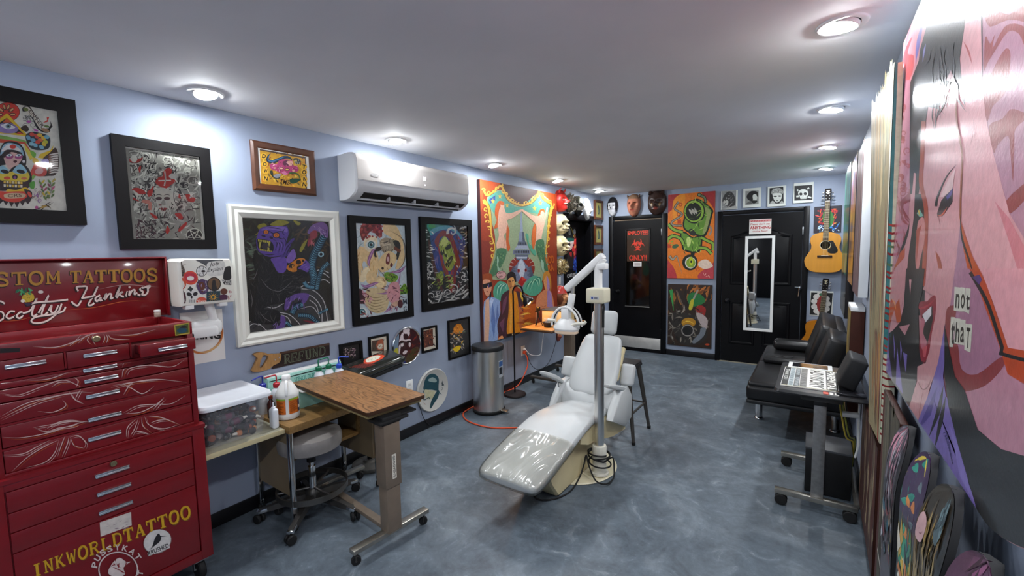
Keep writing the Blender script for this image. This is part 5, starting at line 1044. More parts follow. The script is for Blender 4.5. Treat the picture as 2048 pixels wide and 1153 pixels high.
a = Art(0, 0, 1); a.T = (Vector((.2075, 2.06, 2.16)), Vector((0, 1, 0)), Vector((-.045, 0, 1)).normalized()); a.n = Vector((1, 0, .045)).normalized(); a.k = .001
a.ell(.06, .0, .036, .013, '#8f8d8c'); a.ell(.06, 0, .031, .0095, '#a9a7a5'); a.build('badge', M_paint, fpn)
a = Art(0, 0, 1); a.T = (Vector((.2065, 2.6, 2.18)), Vector((0, 1, 0)), Vector((-.045, 0, 1)).normalized()); a.n = Vector((1, 0, .045)).normalized(); a.k = .0015; a.text('69', (0, 0), (.036, 0), .032, '#ffffff', bold=.02); a.ell(.02, -.035, .004, .005, '#ffffff')
M_led = mat('white_led', '#e8e4ff', .5, emit='#efeaff', es=4.); a.build('display', M_led, fpn)
mb = MB(); mb.loft([[Vector((x, AY0+.07, z)), Vector((x2, AY0+.07, z2)), Vector((x2-.004, AY0+.07, z2+.012)), Vector((x-.004, AY0+.07, z+.012))] for x, z, x2, z2 in ((.192, 2.026, .105, 1.977),)] + [[Vector((x, AY1-.05, z)), Vector((x2, AY1-.05, z2)), Vector((x2-.004, AY1-.05, z2+.012)), Vector((x-.004, AY1-.05, z+.012))] for x, z, x2, z2 in ((.192, 2.026, .105, 1.977),)]); mb.build('air_slot', mat('slot_dark', '#15120f', .7), acn, smooth=0)
mb = MB(); mb.rbox((.138, AY0+.075, 1.985), (.15, AY1-.055, 1.993), .002); v_ = mb.build('vane', M_acs, acn)
for k in range(4):
    mb = MB(); y = AY0+.3+k*.26; mb.rbox((.145, y, 1.99), (.185, y+.012, 2.018), .002); mb.build('vane_clip', M_acs, v_)

# ------------------------------------------------------------------ framed pictures
def hexmat(c, rough=.4, **k): return mat('frame_'+c, c, rough, **k)
def frame_bars(wall, u0, u1, z0, z1, w, d, prof=None):
    # four mitred bars; wall gives the mapping from (along, height, out) to space
    mb = MB(); prof = prof or [(0, 0), (0, d), (w, d), (w, d*.5), (w, 0)]
    cs_ = [(u0, z0, 1, 1), (u1, z0, -1, 1), (u1, z1, -1, -1), (u0, z1, 1, -1)]
    rings = [[wall(u+sx*i, z+sz*i, o) for i, o in prof] for u, z, sx, sz in cs_]; mb.loft(rings+[rings[0]], caps=False); return mb
LW = lambda u, z, o: Vector((o, u, z)); BW = lambda u, z, o: Vector((u, D-o, z)); RW_ = lambda u, z, o: Vector((W-o, u, z))
def framed(label, wall, u0, u1, z0, z1, w, d, fm, back, name='framed_picture', prof=None, cat='picture', group=None):
    c = wall((u0+u1)/2, (z0+z1)/2, 0); t = thing(name, label, cat, c, group)
    if w: frame_bars(wall, u0, u1, z0, z1, w, d, prof).build('frame', fm, t, smooth=30)
    p0 = wall(u0+w*.6, z0+w*.6, .001); p1 = wall(u1-w*.6, z1-w*.6, max(.006, d*.45)); lo = [min(a, b) for a, b in zip(p0, p1)]; hi = [max(a, b) for a, b in zip(p0, p1)]
    mb = MB(); mb.rbox(lo, hi); bk = mb.build('backing', back, t, smooth=0); return t, max(.006, d*.45)
M_fblk = hexmat('#0b0a0b', .5, spec=.2); M_fwood = hexmat('#54301c', .35, var=.2, scale=12); M_fwht = hexmat('#d6d6cd', .42, var=.02)
M_mat = mat('cream_mat', '#cfc6b2', .7); M_fgold = mat('gold_lip', '#b49a55', .35, .6)

# painted masks ------------------------------------------------------------------
M_mask = paintmat('mask_paint', .4, .2, .12, 40.)
def mask(name, label, wall, u, z, w, h, dp, depth, color, outline=None, extra=None):
    t = thing(name, label, 'mask', wall(u, z, 0), 'masks around the doorways'); nu, nv = 30, 38; mb = MB(); cols = []
    outline = outline or (lambda v: math.sqrt(max(0, 1-v*v))*(1-.22*max(0, -v))); rows = []
    for j in range(nv+1):
        v = -1+2*j/nv; v = max(-.985, min(.985, v)); hw = outline(v)
        rows.append([(s_*1., v, hw) for s_ in [(-1+2*i/nu) for i in range(nu+1)]])
    g = lambda x, y, cx_, cy_, sx, sy: math.exp(-((x-cx_)/sx)**2-((y-cy_)/sy)**2)
    front = []
    for r in rows:
        line = []
        for s_, v, hw in r:
            x = s_*hw; r2 = min(1, s_*s_*.98); base = math.sqrt(max(0, 1-r2))*(math.sqrt(max(0, 1-v*v*.92)))
            dd = dp*(.12+.88*base**.8)+dp*depth(x, v, g)*min(1, (1-abs(s_))*5)
            line.append(wall(u+x*w/2, z+v*h/2, max(.004, dd)))
        front.append(line)
    n1 = nu+1; vs = [p for l in front for p in l]; fs = []
    for j in range(nv):
        for i in range(nu):
            fs.append((j*n1+i, j*n1+i+1, (j+1)*n1+i+1, (j+1)*n1+i)); s_, v, hw = rows[j][i]; vm = (rows[j][i][1]+rows[j+1][i][1])/2; cols.append(srgb(color((s_+1/nu)*hw, vm, g)))
    mb.add(vs, fs)
    rim = [front[j][0] for j in range(nv+1)]+[front[nv][i] for i in range(1, nu)]+[front[j][nu] for j in range(nv, -1, -1)]+[front[0][i] for i in range(nu-1, 0, -1)]
    wallp = []
    for p in rim:
        q_ = Vector(p); 
        if wall is LW: q_.x = .001
        elif wall is BW: q_.y = D-.001
        wallp.append(q_)
    k0 = len(rim); mb.add(rim+wallp, [(i, (i+1) % k0, k0+(i+1) % k0, k0+i) for i in range(k0)]); cols += [cols[0]]*k0
    o = mb.build('face', M_mask, t, smooth=60); at_ = o.data.attributes.new('Col', 'FLOAT_COLOR', 'FACE'); at_.data.foreach_set('color', [x for c_ in cols for x in (*c_, 1.)])
    if extra: extra(t, wall, u, z, w, h, dp)
    return t
def mixc(a, b, t): return '#%02x%02x%02x' % tuple(int(int(a[i:i+2], 16)*(1-t)+int(b[i:i+2], 16)*t) for i in (1, 3, 5))
face_d = lambda x, v, g: .5*g(x, v, 0, -.08, .16, .22)+.12*g(x, v, 0, .25, .6, .12)-.3*g(x, v, -.36, .1, .2, .14)-.3*g(x, v, .36, .1, .2, .14)+.14*g(x, v, 0, -.48, .3, .1)-.12*g(x, v, 0, -.42, .3, .04)
skull_d = lambda x, v, g: .25*g(x, v, 0, .3, .7, .12)-.6*g(x, v, -.36, .08, .22, .17)-.6*g(x, v, .36, .08, .22, .17)-.35*g(x, v, 0, -.2, .13, .14)+.35*g(x, v, 0, -.52, .45, .2)-.2*g(x, v, 0, -.52, .5, .04)-.25*g(x, v, -.7, -.4, .2, .2)-.25*g(x, v, .7, -.4, .2, .2)
def skull_c(a, b):
    return lambda x, v, g: b if (g(x, v, -.36, .08, .2, .15) > .45 or g(x, v, .36, .08, .2, .15) > .45 or g(x, v, 0, -.2, .1, .12) > .45 or (abs(v+.52) < .03 and abs(x) < .5) or (abs(v+.52) < .14 and abs((x*7) % 1-.5) < .12 and abs(x) < .5)) else a
def horns(c, pts, r0, name='horn'):
    def f(t, wall, u, z, w, h, dp):
        for s_ in (-1, 1):
            mb = MB(); P = [wall(u+s_*x*w/2, z+v*h/2, o*dp) for x, v, o in pts]; P = spline(P, 4); mb.tube(P, [max(.002, r0*w*(1-.9*i/(len(P)-1))) for i in range(len(P))], 10); mb.build(name, mat('horn_'+c, c, .4, var=.1), t)
    return f
def spikes(c, n=34, ln=.35):
    def f(t, wall, u, z, w, h, dp):
        r_ = random.Random(1); mb = MB()
        for k in range(n):
            a = 2*pi*k/n; 
            for rr, oo in ((1.0, .3), (.72, .75), (.45, 1.0)):
                a2 = a+r_.uniform(-.1, .1); p = wall(u+cos(a2)*rr*w*.46, z+sin(a2)*rr*h*.46, dp*oo*.8); q_ = wall(u+cos(a2)*(rr+ln)*w*.46, z+sin(a2)*(rr+ln)*h*.46, dp*(oo+.15)); mb.tube([p, q_], [w*.05, w*.012], 6)
        mb.build('leaf_ruff', mat('ruff_'+c, c, .4, .3, var=.3, scale=40), t)
    return f
def nose(c, ln, v0=-.1, r0=.09, drop=-.1):
    def f(t, wall, u, z, w, h, dp):
        mb = MB(); mb.tube(spline([wall(u, z+v0*h/2+.02, dp*.7), wall(u, z+(v0)*h/2, dp*(1+ln*.5)), wall(u, z+(v0+drop)*h/2, dp*(1+ln))], 4), [r0*w*(1.1-.7*i/8) for i in range(9)], 10); mb.build('nose', mat('nose_'+c, c, .4), t)
    return f
mask('devil_mask', 'red devil mask with a pale moustache, at the mural top right corner', LW, 5.255, 2.245, .2, .29, .12, lambda x, v, g: face_d(x, v, g)+.35*g(x, v, 0, -.75, .4, .2), lambda x, v, g: '#e8dcc8' if g(x, v, 0, -.28, .5, .07) > .5 else ('#7a1a14' if v > .55 else ('#d8b8a0' if g(x, v, -.36, .12, .14, .08)+g(x, v, .36, .12, .14, .08) > .5 else '#b8261d')), None, horns('#c0302a', [(.55, .75, .4), (.7, 1.0, .6), (.5, 1.15, .7)], .09))
mask('leaf_mask', 'grey bronze mask fringed with leafy spikes above the side doorway', LW, 5.52, 2.235, .16, .24, .11, face_d, lambda x, v, g: mixc('#3c372f', '#b0a894', .5+.5*sin(x*23)*cos(v*17)), None, spikes('#8f8878'))
mask('black_mask', 'black and stone coloured warrior mask above the side doorway', LW, 5.8, 2.215, .2, .29, .09, face_d, lambda x, v, g: '#141314' if (v < -.42 or (g(x, v, 0, .1, .7, .16) > .4 and abs(x) > .1) or abs(x) > .78) else ('#b9b3a6' if v < .05 else '#75725f'))
mask('white_mask', 'plain white mask with closed eyes above the side doorway', LW, 6.09, 2.19, .2, .33, .08, face_d, lambda x, v, g: '#3c3a3a' if (abs(v-.1) < .022 and .18 < abs(x) < .52) else '#c4c2be')
mask('skull_mask', 'large cream skull mask with clenched teeth, top of the column by the mural', LW, 5.245, 1.935, .22, .275, .14, skull_d, skull_c('#d3c59c', '#3d342a'), None, nose('#d8cda8', .25))
mask('skull_mask', 'cream skull mask with a red mouth, below the largest skull mask', LW, 5.245, 1.65, .22, .275, .14, skull_d, lambda x, v, g: '#7a2a1d' if g(x, v, 0, -.6, .4, .1) > .5 and abs(v+.6) > .03 else skull_c('#cfc093', '#2e2820')(x, v, g), None, nose('#d8cda8', .3))
mask('lion_mask', 'small curly bronze mask, third in the column by the mural', LW, 5.235, 1.375, .16, .21, .12, face_d, lambda x, v, g: mixc('#5a4a2c', '#c9b683', .5+.5*sin(x*19+v*7)*cos(v*13)), None, spikes('#9c8653', 20, .3))
mask('rooster_mask', 'red and orange beaked mask, lowest of the column by the mural', LW, 5.235, .97, .2, .3, .12, face_d, lambda x, v, g: '#a8281f' if v > .3 else ('#c98a5a' if abs(x) < .5 else '#6d3a22'), None, nose('#d9a070', .6, -.05, .14, -.3))
mask('bead_mask', 'tiny dark red mask hanging low beside the side doorway', LW, 5.2, .585, .08, .14, .05, face_d, lambda x, v, g: '#4a1a22' if v > 0 else '#2b1a2e')
mask('bead_mask', 'tiny orange mask hanging lowest beside the side doorway', LW, 5.2, .435, .075, .15, .05, face_d, lambda x, v, g: '#b06a48' if v > 0 else '#7b3a30')
mask('painted_skull', 'black and white painted skull mask left of the end wall row', BW, .2, 2.26, .18, .3, .09, face_d, lambda x, v, g: '#16151a' if (v > .35 or abs(x) > .62 or g(x, v, -.34, .1, .2, .1)+g(x, v, .34, .1, .2, .1) > .6 or g(x, v, 0, -.15, .1, .1) > .5 or abs(v+.3) < .035) else '#cfd0d4')
mask('carved_mask', 'pink carved wooden face mask, middle of the end wall row', BW, .54, 2.255, .25, .34, .12, face_d, lambda x, v, g: '#8a6a52' if v > .5 else ('#5a3322' if g(x, v, -.34, .2, .2, .05)+g(x, v, .34, .2, .2, .05) > .5 else ('#8c3d34' if abs(v+.42) < .04 and abs(x) < .3 else '#b9765c')), lambda v: .82*math.sqrt(max(0, 1-abs(v)**3))*(1-.25*max(0, -v)), horns('#5d4436', [(.6, .7, .3), (.74, .85, .35), (.78, .95, .35)], .09))
mask('eared_mask', 'dark brown carved mask with pointed ears beside the orange robot painting', BW, .89, 2.265, .28, .36, .11, face_d, lambda x, v, g: '#8f7450' if g(x, v, -.42, -.15, .16, .2)+g(x, v, .42, -.15, .16, .2) > .6 else ('#6e2f26' if g(x, v, 0, -.45, .3, .15) > .5 else '#33211b'), lambda v: .95*math.sqrt(max(0, 1-abs(v)**3.5))*(1-.3*max(0, -v-.3)), horns('#33211b', [(.6, .7, .5), (.66, 1.0, .45), (.7, 1.25, .4)], .13, 'ear'))
# ------------------------------------------------------------------ paintings: colour shapes laid on each picture's own plane
def curl(a, x, y, r, w, col, turns=1.5, a0=0., sgn=1, sq=1.):
    P = [(x+r*(1-t)*cos(a0+sgn*t*turns*2*pi), y+sq*r*(1-t)*sin(a0+sgn*t*turns*2*pi)) for t in [i/14 for i in range(15)]]; a.line(P, w, col, 1, 2)
def curls(a, x0, y0, x1, y1, n, r, w, cols, seed):
    q = random.Random(seed); a.k += 2e-5; a.step = 1e-6
    for k in range(n): curl(a, q.uniform(x0, x1), q.uniform(y0, y1), q.uniform(*r), q.uniform(*w), q.choice(cols), q.uniform(.6, 1.6), q.uniform(0, 6.3), q.choice((-1, 1)))
    a.step = 2e-5
def flicks(a, x0, y0, x1, y1, n, l, w, cols, seed, ang=(0, 6.3), bend=.4):
    q = random.Random(seed); a.k += 2e-5; a.step = 1e-6
    for k in range(n):
        x, y, t, L_ = q.uniform(x0, x1), q.uniform(y0, y1), q.uniform(*ang), q.uniform(*l); b = q.uniform(-bend, bend)
        a.line([(x, y), (x+L_*.5*cos(t), y+L_*.5*sin(t)), (x+L_*cos(t+b), y+L_*sin(t+b))], q.uniform(*w), q.choice(cols), 2, 2)
    a.step = 2e-5
def many(a, items):
    for col, *shapes in items:
        for p in shapes: a.blob(p, col, 3)
def box2(v): return [('clip', v)]

# ---- giant pink woman on the right wall
PX = W-.042; t = thing('woman_painting', 'giant glossy pink pop art painting of a woman shouting, on the right wall', 'painting', (PX, 1.4, 1.1)); 
yF, yN, zB, zT = 2.19, .62, 1.098, 2.318
def pbot(y):                     # lower edge of the board: rises a little towards the viewer, then rounds up at its near corner
    z = zB+.044*(yF-y)
    return z+.65*max(0, (.96-y))**1.5
out = [(yF, zB), (yF, zT), (yN, zT)]+[(yN+.03*k, pbot(yN+.03*k)) for k in range(14)]
mb = MB(); mb.prism([Vector((W-.003, y, z)) for y, z in out], (PX-W+.003, 0, 0)); mb.build('panel', M_edgew, t, smooth=0)
M_pink = paintmat('glossy_wall_paint', .28, .3, .1, 130.)
class PanelArt(Art):
    def cl(s, p):
        p.y = min(max(p.y, yN+.002), yF-.001); p.z = min(max(p.z, pbot(p.y)+.001), zT-.001); return p
a = PanelArt(0, PX, -1)
def rawpoly(a, pts, col):
    a.k += a.step; o = len(a.V); a.V += [Vector((PX, y, z))+a.n*a.k for y, z in pts]; a.F.append(tuple(range(o, o+len(pts)))); a.C.append(srgb(col))
rawpoly(a, [(y if y > yN+.01 else yN+.002, z) for y, z in out], '#c98f96')
a.crop(1748, 0, 2.06); P = a.poly; K = '#1a181b'
P([(445, -300), (1400, -600), (1400, 2400), (618, 980), (560, 880), (490, 620), (450, 420), (445, 200)], '#a8798c')
for s in ([(450, 400), (500, 270), (545, 200), (565, 230), (550, 360), (520, 410), (490, 440), (470, 500), (455, 460)], [(475, 520), (530, 490), (565, 450), (610, 460), (640, 480), (585, 530), (580, 600), (575, 750), (565, 640), (555, 560), (510, 600), (495, 630)], [(455, 290), (460, 150), (480, 180), (500, 140), (490, 200), (540, 110), (600, 100), (650, 140), (625, 190), (600, 140), (555, 130), (500, 210), (470, 260)], [(540, 835), (640, 745), (640, 800), (565, 880)], [(460, 60), (500, 40), (560, 60), (600, 20), (640, 40), (640, 90), (560, 80), (480, 110)]): a.blob(s, '#8c4144', 3)
P([(375, -60), (446, -60), (447, 300), (460, 470), (495, 640), (560, 880), (600, 1050), (618, 1153), (640, 1300), (455, 1300), (440, 1120), (385, 990), (362, 900), (365, 640), (350, 540), (380, 440), (358, 300)], '#cf979d')
a.line([(443, -20), (446, 120), (448, 300), (450, 420)], 9, K, 1); P([(500, 830), (560, 900), (640, 1050), (640, 1200), (590, 1100), (560, 1000), (520, 880)], '#c47580')
a.line([(370, 170), (390, 210), (408, 270)], 8, '#a8484a', 2); P([(235, 450), (330, 330), (345, 420), (350, 560), (365, 640), (360, 900), (345, 1040), (335, 1300), (200, 1300), (222, 870), (190, 790), (205, 560)], '#cb9197')
P([(210, 40), (250, -60), (378, -60), (375, 110), (355, 240), (360, 300), (378, 440), (345, 360), (330, 330), (290, 400), (265, 450), (225, 440), (205, 560), (200, 700), (185, 800), (150, 800), (143, 600), (146, 480), (150, 340), (185, 250)], K)
P([(95, 300), (100, 190), (200, -20), (225, 60), (215, 120), (180, 240), (150, 340), (120, 400), (95, 400)], '#d0848f')
a.blob([(120, 250), (135, 190), (160, 150), (140, 220), (165, 230), (160, 300), (125, 360), (135, 300)], '#b8444c', 3); a.line([(205, 80), (185, 170), (172, 260)], 15, '#6a5ea8', 2); a.line([(215, 180), (208, 210), (202, 255)], 7, '#8d86c4', 2); a.line([(165, 60), (145, 130), (120, 230)], 6, '#c05a66', 2)
P([(90, 380), (150, 330), (148, 720), (142, 1000), (40, 1140), (40, 850), (80, 600)], '#b27387'); curls(a, 88, 430, 140, 800, 26, (8, 24), (6, 11), ['#8a2f3d', '#963a46', '#a04752'], 3); flicks(a, 75, 760, 135, 1000, 20, (30, 90), (6, 12), ['#8a2f3d', '#963a46'], 4, (1.2, 1.9))
P([(80, 840), (110, 830), (150, 790), (150, 830), (110, 850)], '#8a2f3d')
P([(170, 712), (176, 800), (205, 800), (226, 880), (215, 960), (210, 1300), (120, 1300), (140, 1130), (40, 1150), (110, 1030), (145, 930), (158, 850)], K); P([(166, 712), (175, 715), (165, 900), (143, 1060), (120, 1300), (40, 1300), (40, 1140), (110, 1050), (130, 1010), (145, 960)], '#c88d94')
P([(110, 1040), (130, 1020), (128, 1060), (85, 1110), (60, 1130)], '#b8522f'); a.line([(206, 500), (200, 650), (196, 760), (216, 860), (214, 1000), (204, 1180)], 17, '#a3402a', 0)
a.blob([(185, 910), (208, 900), (212, 980), (195, 1060), (180, 1130), (172, 1060), (178, 960)], '#c8807f', 3); P([(176, 950), (200, 925), (190, 960), (176, 1100)], '#a8402a'); P([(178, 880), (190, 860), (205, 890), (190, 895)], '#6fae9f'); P([(182, 865), (192, 870), (188, 890)], '#d8b04a')
a.line([(257, 850), (265, 810), (300, 730), (342, 678)], 12, K, 1); P([(275, 812), (310, 738), (338, 695), (326, 780), (290, 812)], '#d9b4b6'); P([(262, 880), (280, 826), (328, 775), (326, 832), (292, 880), (264, 895)], '#241a24'); P([(300, 812), (328, 776), (325, 798), (305, 825)], '#4d3a8c'); a.line([(264, 890), (285, 884), (305, 852)], 7, '#b8442c', 2); a.line([(268, 895), (275, 930)], 5, '#b5787c', 1, 0)
a.line([(256, 1035), (272, 1085), (280, 1170)], 15, '#a34a2c', 2); P([(345, 1040), (358, 930), (378, 1030), (425, 1180), (425, 1300), (320, 1300)], '#a07389')
a.line([(338, 400), (346, 520), (366, 640), (360, 800), (358, 900)], 7, '#8c4a2a', 0); P([(354, 880), (366, 930), (410, 1060), (440, 1115), (470, 1300), (430, 1300), (372, 1030)], '#b34b1c'); a.line([(358, 880), (366, 980), (395, 1070), (420, 1150)], 9, K, 2)
a.line([(395, 620), (415, 530), (408, 470)], 4, '#b9868b', 2)
flicks(a, 230, 160, 350, 420, 26, (60, 150), (3, 7), ['#2e2b30', '#39353c', '#0f0e10'], 5, (1.4, 1.8)); P([(300, 330), (320, 290), (350, 360), (330, 340)], '#b98a90')
a.crop(1748, 540, 2.06)
P([(30, 0), (150, 0), (132, 80), (116, 150), (105, 215), (70, 205), (30, 240)], '#c58a8f'); P([(58, 152), (74, 118), (88, 150), (106, 118), (116, 215), (96, 218), (86, 165), (40, 215)], '#b8522c'); a.line([(74, 118), (86, 135), (92, 165)], 4, '#f0a05a', 2)
P([(135, -5), (212, -5), (200, 100), (185, 150), (190, 330), (206, 380), (180, 450), (150, 575), (40, 470), (40, 240), (80, 250), (110, 215), (125, 150)], K); P([(147, 40), (157, 40), (152, 105)], '#c58a8f'); P([(105, 235), (150, 225), (130, 270)], '#b98089')
P([(30, 205), (62, 215), (62, 330), (78, 450), (30, 420)], '#6f60a5')
for s in ([(82, 260), (90, 320), (86, 380)], [(98, 320), (108, 400), (122, 515), (92, 470)], [(122, 340), (140, 350), (134, 425), (128, 390)], [(110, 290), (118, 330), (112, 380)]): P(s, '#7566ad')
P([(204, 80), (250, -5), (336, -5), (338, 80), (302, 200), (290, 260), (266, 400), (236, 480), (215, 560), (195, 640), (148, 570), (180, 460), (182, 400), (210, 386), (230, 330), (252, 200), (255, 112)], '#c58b90')
a.blob([(188, 142), (205, 130), (222, 130), (240, 112), (258, 110), (258, 180), (242, 260), (232, 330), (216, 376), (200, 378), (190, 320), (195, 200)], '#8a1f31', 4); P([(203, 185), (245, 148), (246, 205), (232, 270), (222, 312), (203, 296), (196, 230)], '#1c1116'); P([(203, 186), (240, 150), (240, 186), (216, 218)], '#d6d2d6'); a.blob([(196, 205), (214, 210), (206, 260), (222, 300), (206, 330), (194, 300)], '#b0606f', 3); P([(203, 322), (224, 312), (216, 362), (206, 360)], '#c0525c'); a.line([(186, 150), (196, 160), (230, 145), (256, 118)], 9, '#a8303f', 2); a.line([(198, 376), (212, 384), (220, 370)], 6, '#5a1822', 2)
a.line([(180, 452), (202, 492), (226, 482), (242, 440)], 5, '#8a4a48', 2); a.line([(205, 500), (195, 560), (188, 620)], 4, '#a86a6c', 2)
P([(338, -5), (408, -5), (440, 80), (500, 230), (555, 370), (575, 440), (1000, 700), (1000, 900), (530, 740), (435, 660), (400, 560), (340, 440), (315, 330), (298, 230), (320, 140)], '#9d6d85'); P([(366, 500), (460, 480), (540, 405), (618, 470), (1000, 640), (1000, 900), (618, 770), (530, 740), (435, 660), (392, 545)], '#b17a8b')
a.blob([(305, 160), (345, 160), (325, 290), (352, 312), (366, 410), (430, 432), (520, 366), (552, 366), (530, 415), (465, 478), (385, 502), (348, 478), (316, 370), (300, 250)], '#843437', 3); P([(452, -5), (1000, -5), (1000, 420), (618, 332), (560, 322), (500, 140), (460, 40)], '#d2949c')
P([(398, -5), (445, 8), (470, 60), (560, 322), (1000, 400), (1000, 640), (618, 466), (558, 430), (525, 320), (430, 60)], '#b0401b'); a.line([(402, 10), (432, 60), (480, 150), (536, 320), (562, 356), (1000, 460)], 15, K, 0, 3); P([(410, 30), (440, 20), (452, 40), (440, 62)], '#4a2f6d')
for s in ([(337, 70), (362, 74), (358, 172), (334, 168)], [(362, 72), (382, 75), (378, 172), (358, 172)], [(384, 76), (405, 78), (398, 182), (378, 172)], [(322, 195), (340, 196), (330, 320), (316, 318)], [(340, 200), (362, 202), (356, 306), (336, 304)], [(362, 205), (384, 208), (378, 312), (356, 308)], [(384, 222), (412, 226), (404, 342), (378, 330)]): P(s, '#c2c0b2')
for c_, x, y, h in (('n', 340, 156, 58), ('o', 362, 158, 60), ('t', 383, 164, 66), ('t', 320, 306, 92), ('h', 340, 298, 84), ('a', 360, 300, 66), ('T', 384, 322, 84)): a.text(c_, (x, y), (x+16, y+3), h, '#26241f', bold=.015, up=(.06, -1))
P([(298, 230), (302, 330), (290, 440), (302, 520), (322, 560), (352, 720), (402, 890), (432, 1000), (470, 1085), (300, 790), (185, 640), (235, 500), (270, 380)], '#7160a6'); a.line([(292, 478), (272, 580), (232, 690)], 17, K, 2); a.line([(302, 520), (282, 620), (254, 745)], 17, K, 2); P([(252, 510), (268, 480), (240, 600), (205, 640), (195, 640)], '#4d3f86'); P([(318, 640), (345, 700), (400, 890), (450, 1050), (360, 850)], '#8070b8')
P([(296, 225), (316, 330), (340, 440), (382, 500), (402, 560), (435, 660), (530, 740), (618, 766), (1000, 880), (1000, 1500), (530, 1400), (490, 1150), (465, 1080), (432, 1000), (402, 890), (352, 720), (312, 560), (296, 440)], '#191819')
rawpoly(a, [(yN+.03*k+.002, pbot(yN+.03*k)+.001) for k in range(13)]+[(.93, 1.2), (.8, 1.28), (yN+.002, 1.3)], '#191819')
for k in range(9): a.line([(292+4*k, 675+12*k), (310+2*k, 668+15*k), (300+4*k, 690+14*k), (316+2*k, 700+12*k)], 3, '#352a63', 0, 2)
a.build('paint', M_pink, t)

# ---- circus mural canvas
MX = .042; t = thing('circus_mural', 'big orange canvas with two mermaids, a tower and three painted men', 'painting', (MX, 4.3, .63))
mb = MB(); mb.rbox((.002, 3.545, .632), (MX, 5.14, 2.325), .004); mb.build('canvas', mat('mural_edge', '#4a2420', .6, var=.1), t, smooth=0)
a = Art(0, MX, 1); a.clipbox = [(1, 3.547, 5.138), (2, .634, 2.323)]; a.crop(945, 350, 3.295); P = a.poly; B_ = a.blob
P([(0, 0), (560, 80), (560, 1100), (330, 1160), (0, 1160)], '#8f3319'); P([(0, 0), (190, 40), (120, 120), (70, 120), (75, 200), (0, 240)], '#b54a22'); P([(430, 100), (560, 100), (560, 240), (520, 190), (460, 150)], '#b84a20'); P([(0, 430), (120, 440), (120, 640), (0, 720)], '#7a2a1c'); P([(180, 40), (430, 90), (430, 110), (345, 210), (235, 140)], '#472420')
B_([(95, 150), (185, 100), (230, 165), (322, 206), (430, 125), (522, 195), (500, 330), (490, 500), (500, 640), (430, 720), (330, 760), (250, 700), (130, 690), (108, 650), (150, 450), (125, 300)], '#90a07e'); B_([(102, 160), (185, 105), (232, 172), (312, 212), (432, 130), (512, 200), (470, 262), (330, 240), (230, 262), (150, 262)], '#559c8a'); P([(105, 165), (150, 135), (150, 170), (120, 190)], '#33508c')
G = '#cf9f3a'; GD = '#5a3a1c'
for pts in ([(72, 100), (95, 135), (140, 110), (184, 72), (210, 110), (235, 160), (285, 190), (325, 200), (370, 190), (410, 160), (440, 115), (470, 160), (525, 195)],): a.line(pts, 20, GD); a.line(pts, 13, G)
for x, y in ((75, 102), (110, 118), (140, 105), (165, 90), (186, 70), (205, 105), (222, 130), (245, 150), (265, 172), (290, 180), (330, 195), (355, 185), (380, 178), (405, 155), (425, 140), (441, 112), (460, 135), (485, 160), (510, 180), (525, 200)): curl(a, x, y, 15, 9, '#d9b04a', 1., x*.13)
for pts in ([(72, 165), (105, 215), (118, 300), (125, 400), (146, 470), (132, 560), (112, 655)], [(525, 205), (508, 280), (500, 350), (492, 440), (478, 540), (488, 610)]): a.line(pts, 28, GD, 1); a.line(pts, 20, G, 1)
for k in range(9): curl(a, 80+7*k, 180+44*k, 16, 9, '#d9b04a', 1, k); curl(a, 520-5*k, 215+42*k, 13, 8, '#d9b04a', 1, k)
for x, y in ((134, 175), (180, 142), (228, 202), (408, 222), (446, 186)): P([(x+(15 if i % 2 == 0 else 6)*sin(i*pi/5), y-(20 if i % 2 == 0 else 8)*cos(i*pi/5)) for i in range(10)], '#cfae4a')
# sea, fish tower
a.ell(325, 615, 85, 82, '#86281c', 0, 30)
for k in range(9): q = pi*(1.05+k*.11); P([(325+60*cos(q), 615+60*sin(q)), (325+86*cos(q-.04), 615+86*sin(q-.04)), (325+86*cos(q+.04), 615+86*sin(q+.04))], '#b9a7a0')
P([(318, 245), (324, 245), (332, 375), (311, 375)], '#8d98ac'); P([(308, 378), (338, 378), (346, 442), (302, 442)], '#7f8aa0'); P([(324, 378), (338, 378), (346, 442), (330, 442)], '#4d5566'); P([(300, 440), (352, 440), (360, 466), (294, 466)], '#5a6276'); P([(292, 466), (362, 466), (372, 492), (276, 492)], '#98a1b3'); P([(268, 495), (376, 495), (380, 525), (264, 525)], '#6f788c')
for k in range(9): P([(276+k*11, 500), (283+k*11, 500), (283+k*11, 516), (276+k*11, 516)], '#23262e')
for k in range(5): P([(302+k*11, 446), (308+k*11, 446), (308+k*11, 460), (302+k*11, 460)], '#23262e')
P([(278, 527), (368, 527), (358, 562), (290, 562)], '#596175'); P([(286, 540), (360, 540), (356, 552), (290, 552)], '#a9b2c1')
B_([(320, 555), (352, 590), (392, 640), (400, 700), (345, 705), (330, 765), (318, 765), (305, 705), (250, 700), (258, 640), (290, 590)], '#6f7a92'); B_([(320, 555), (346, 610), (334, 672), (322, 692), (310, 662), (296, 610)], '#b3bdca'); a.ell(303, 632, 9, 13, '#a02a24'); a.ell(350, 628, 8, 12, '#a02a24'); a.ell(303, 632, 4, 6, '#1a1416'); a.ell(350, 628, 4, 6, '#1a1416'); P([(322, 668), (356, 690), (326, 738), (298, 712)], '#a01c1a'); P([(322, 668), (356, 690), (326, 700)], '#c23a30')
for k in range(7): P([(262-5*k, 600+12*k), (300, 612+8*k), (268-5*k, 612+12*k)], '#4c5468'); P([(388+3*k, 600+12*k), (352, 612+8*k), (384+3*k, 614+12*k)], '#4c5468')
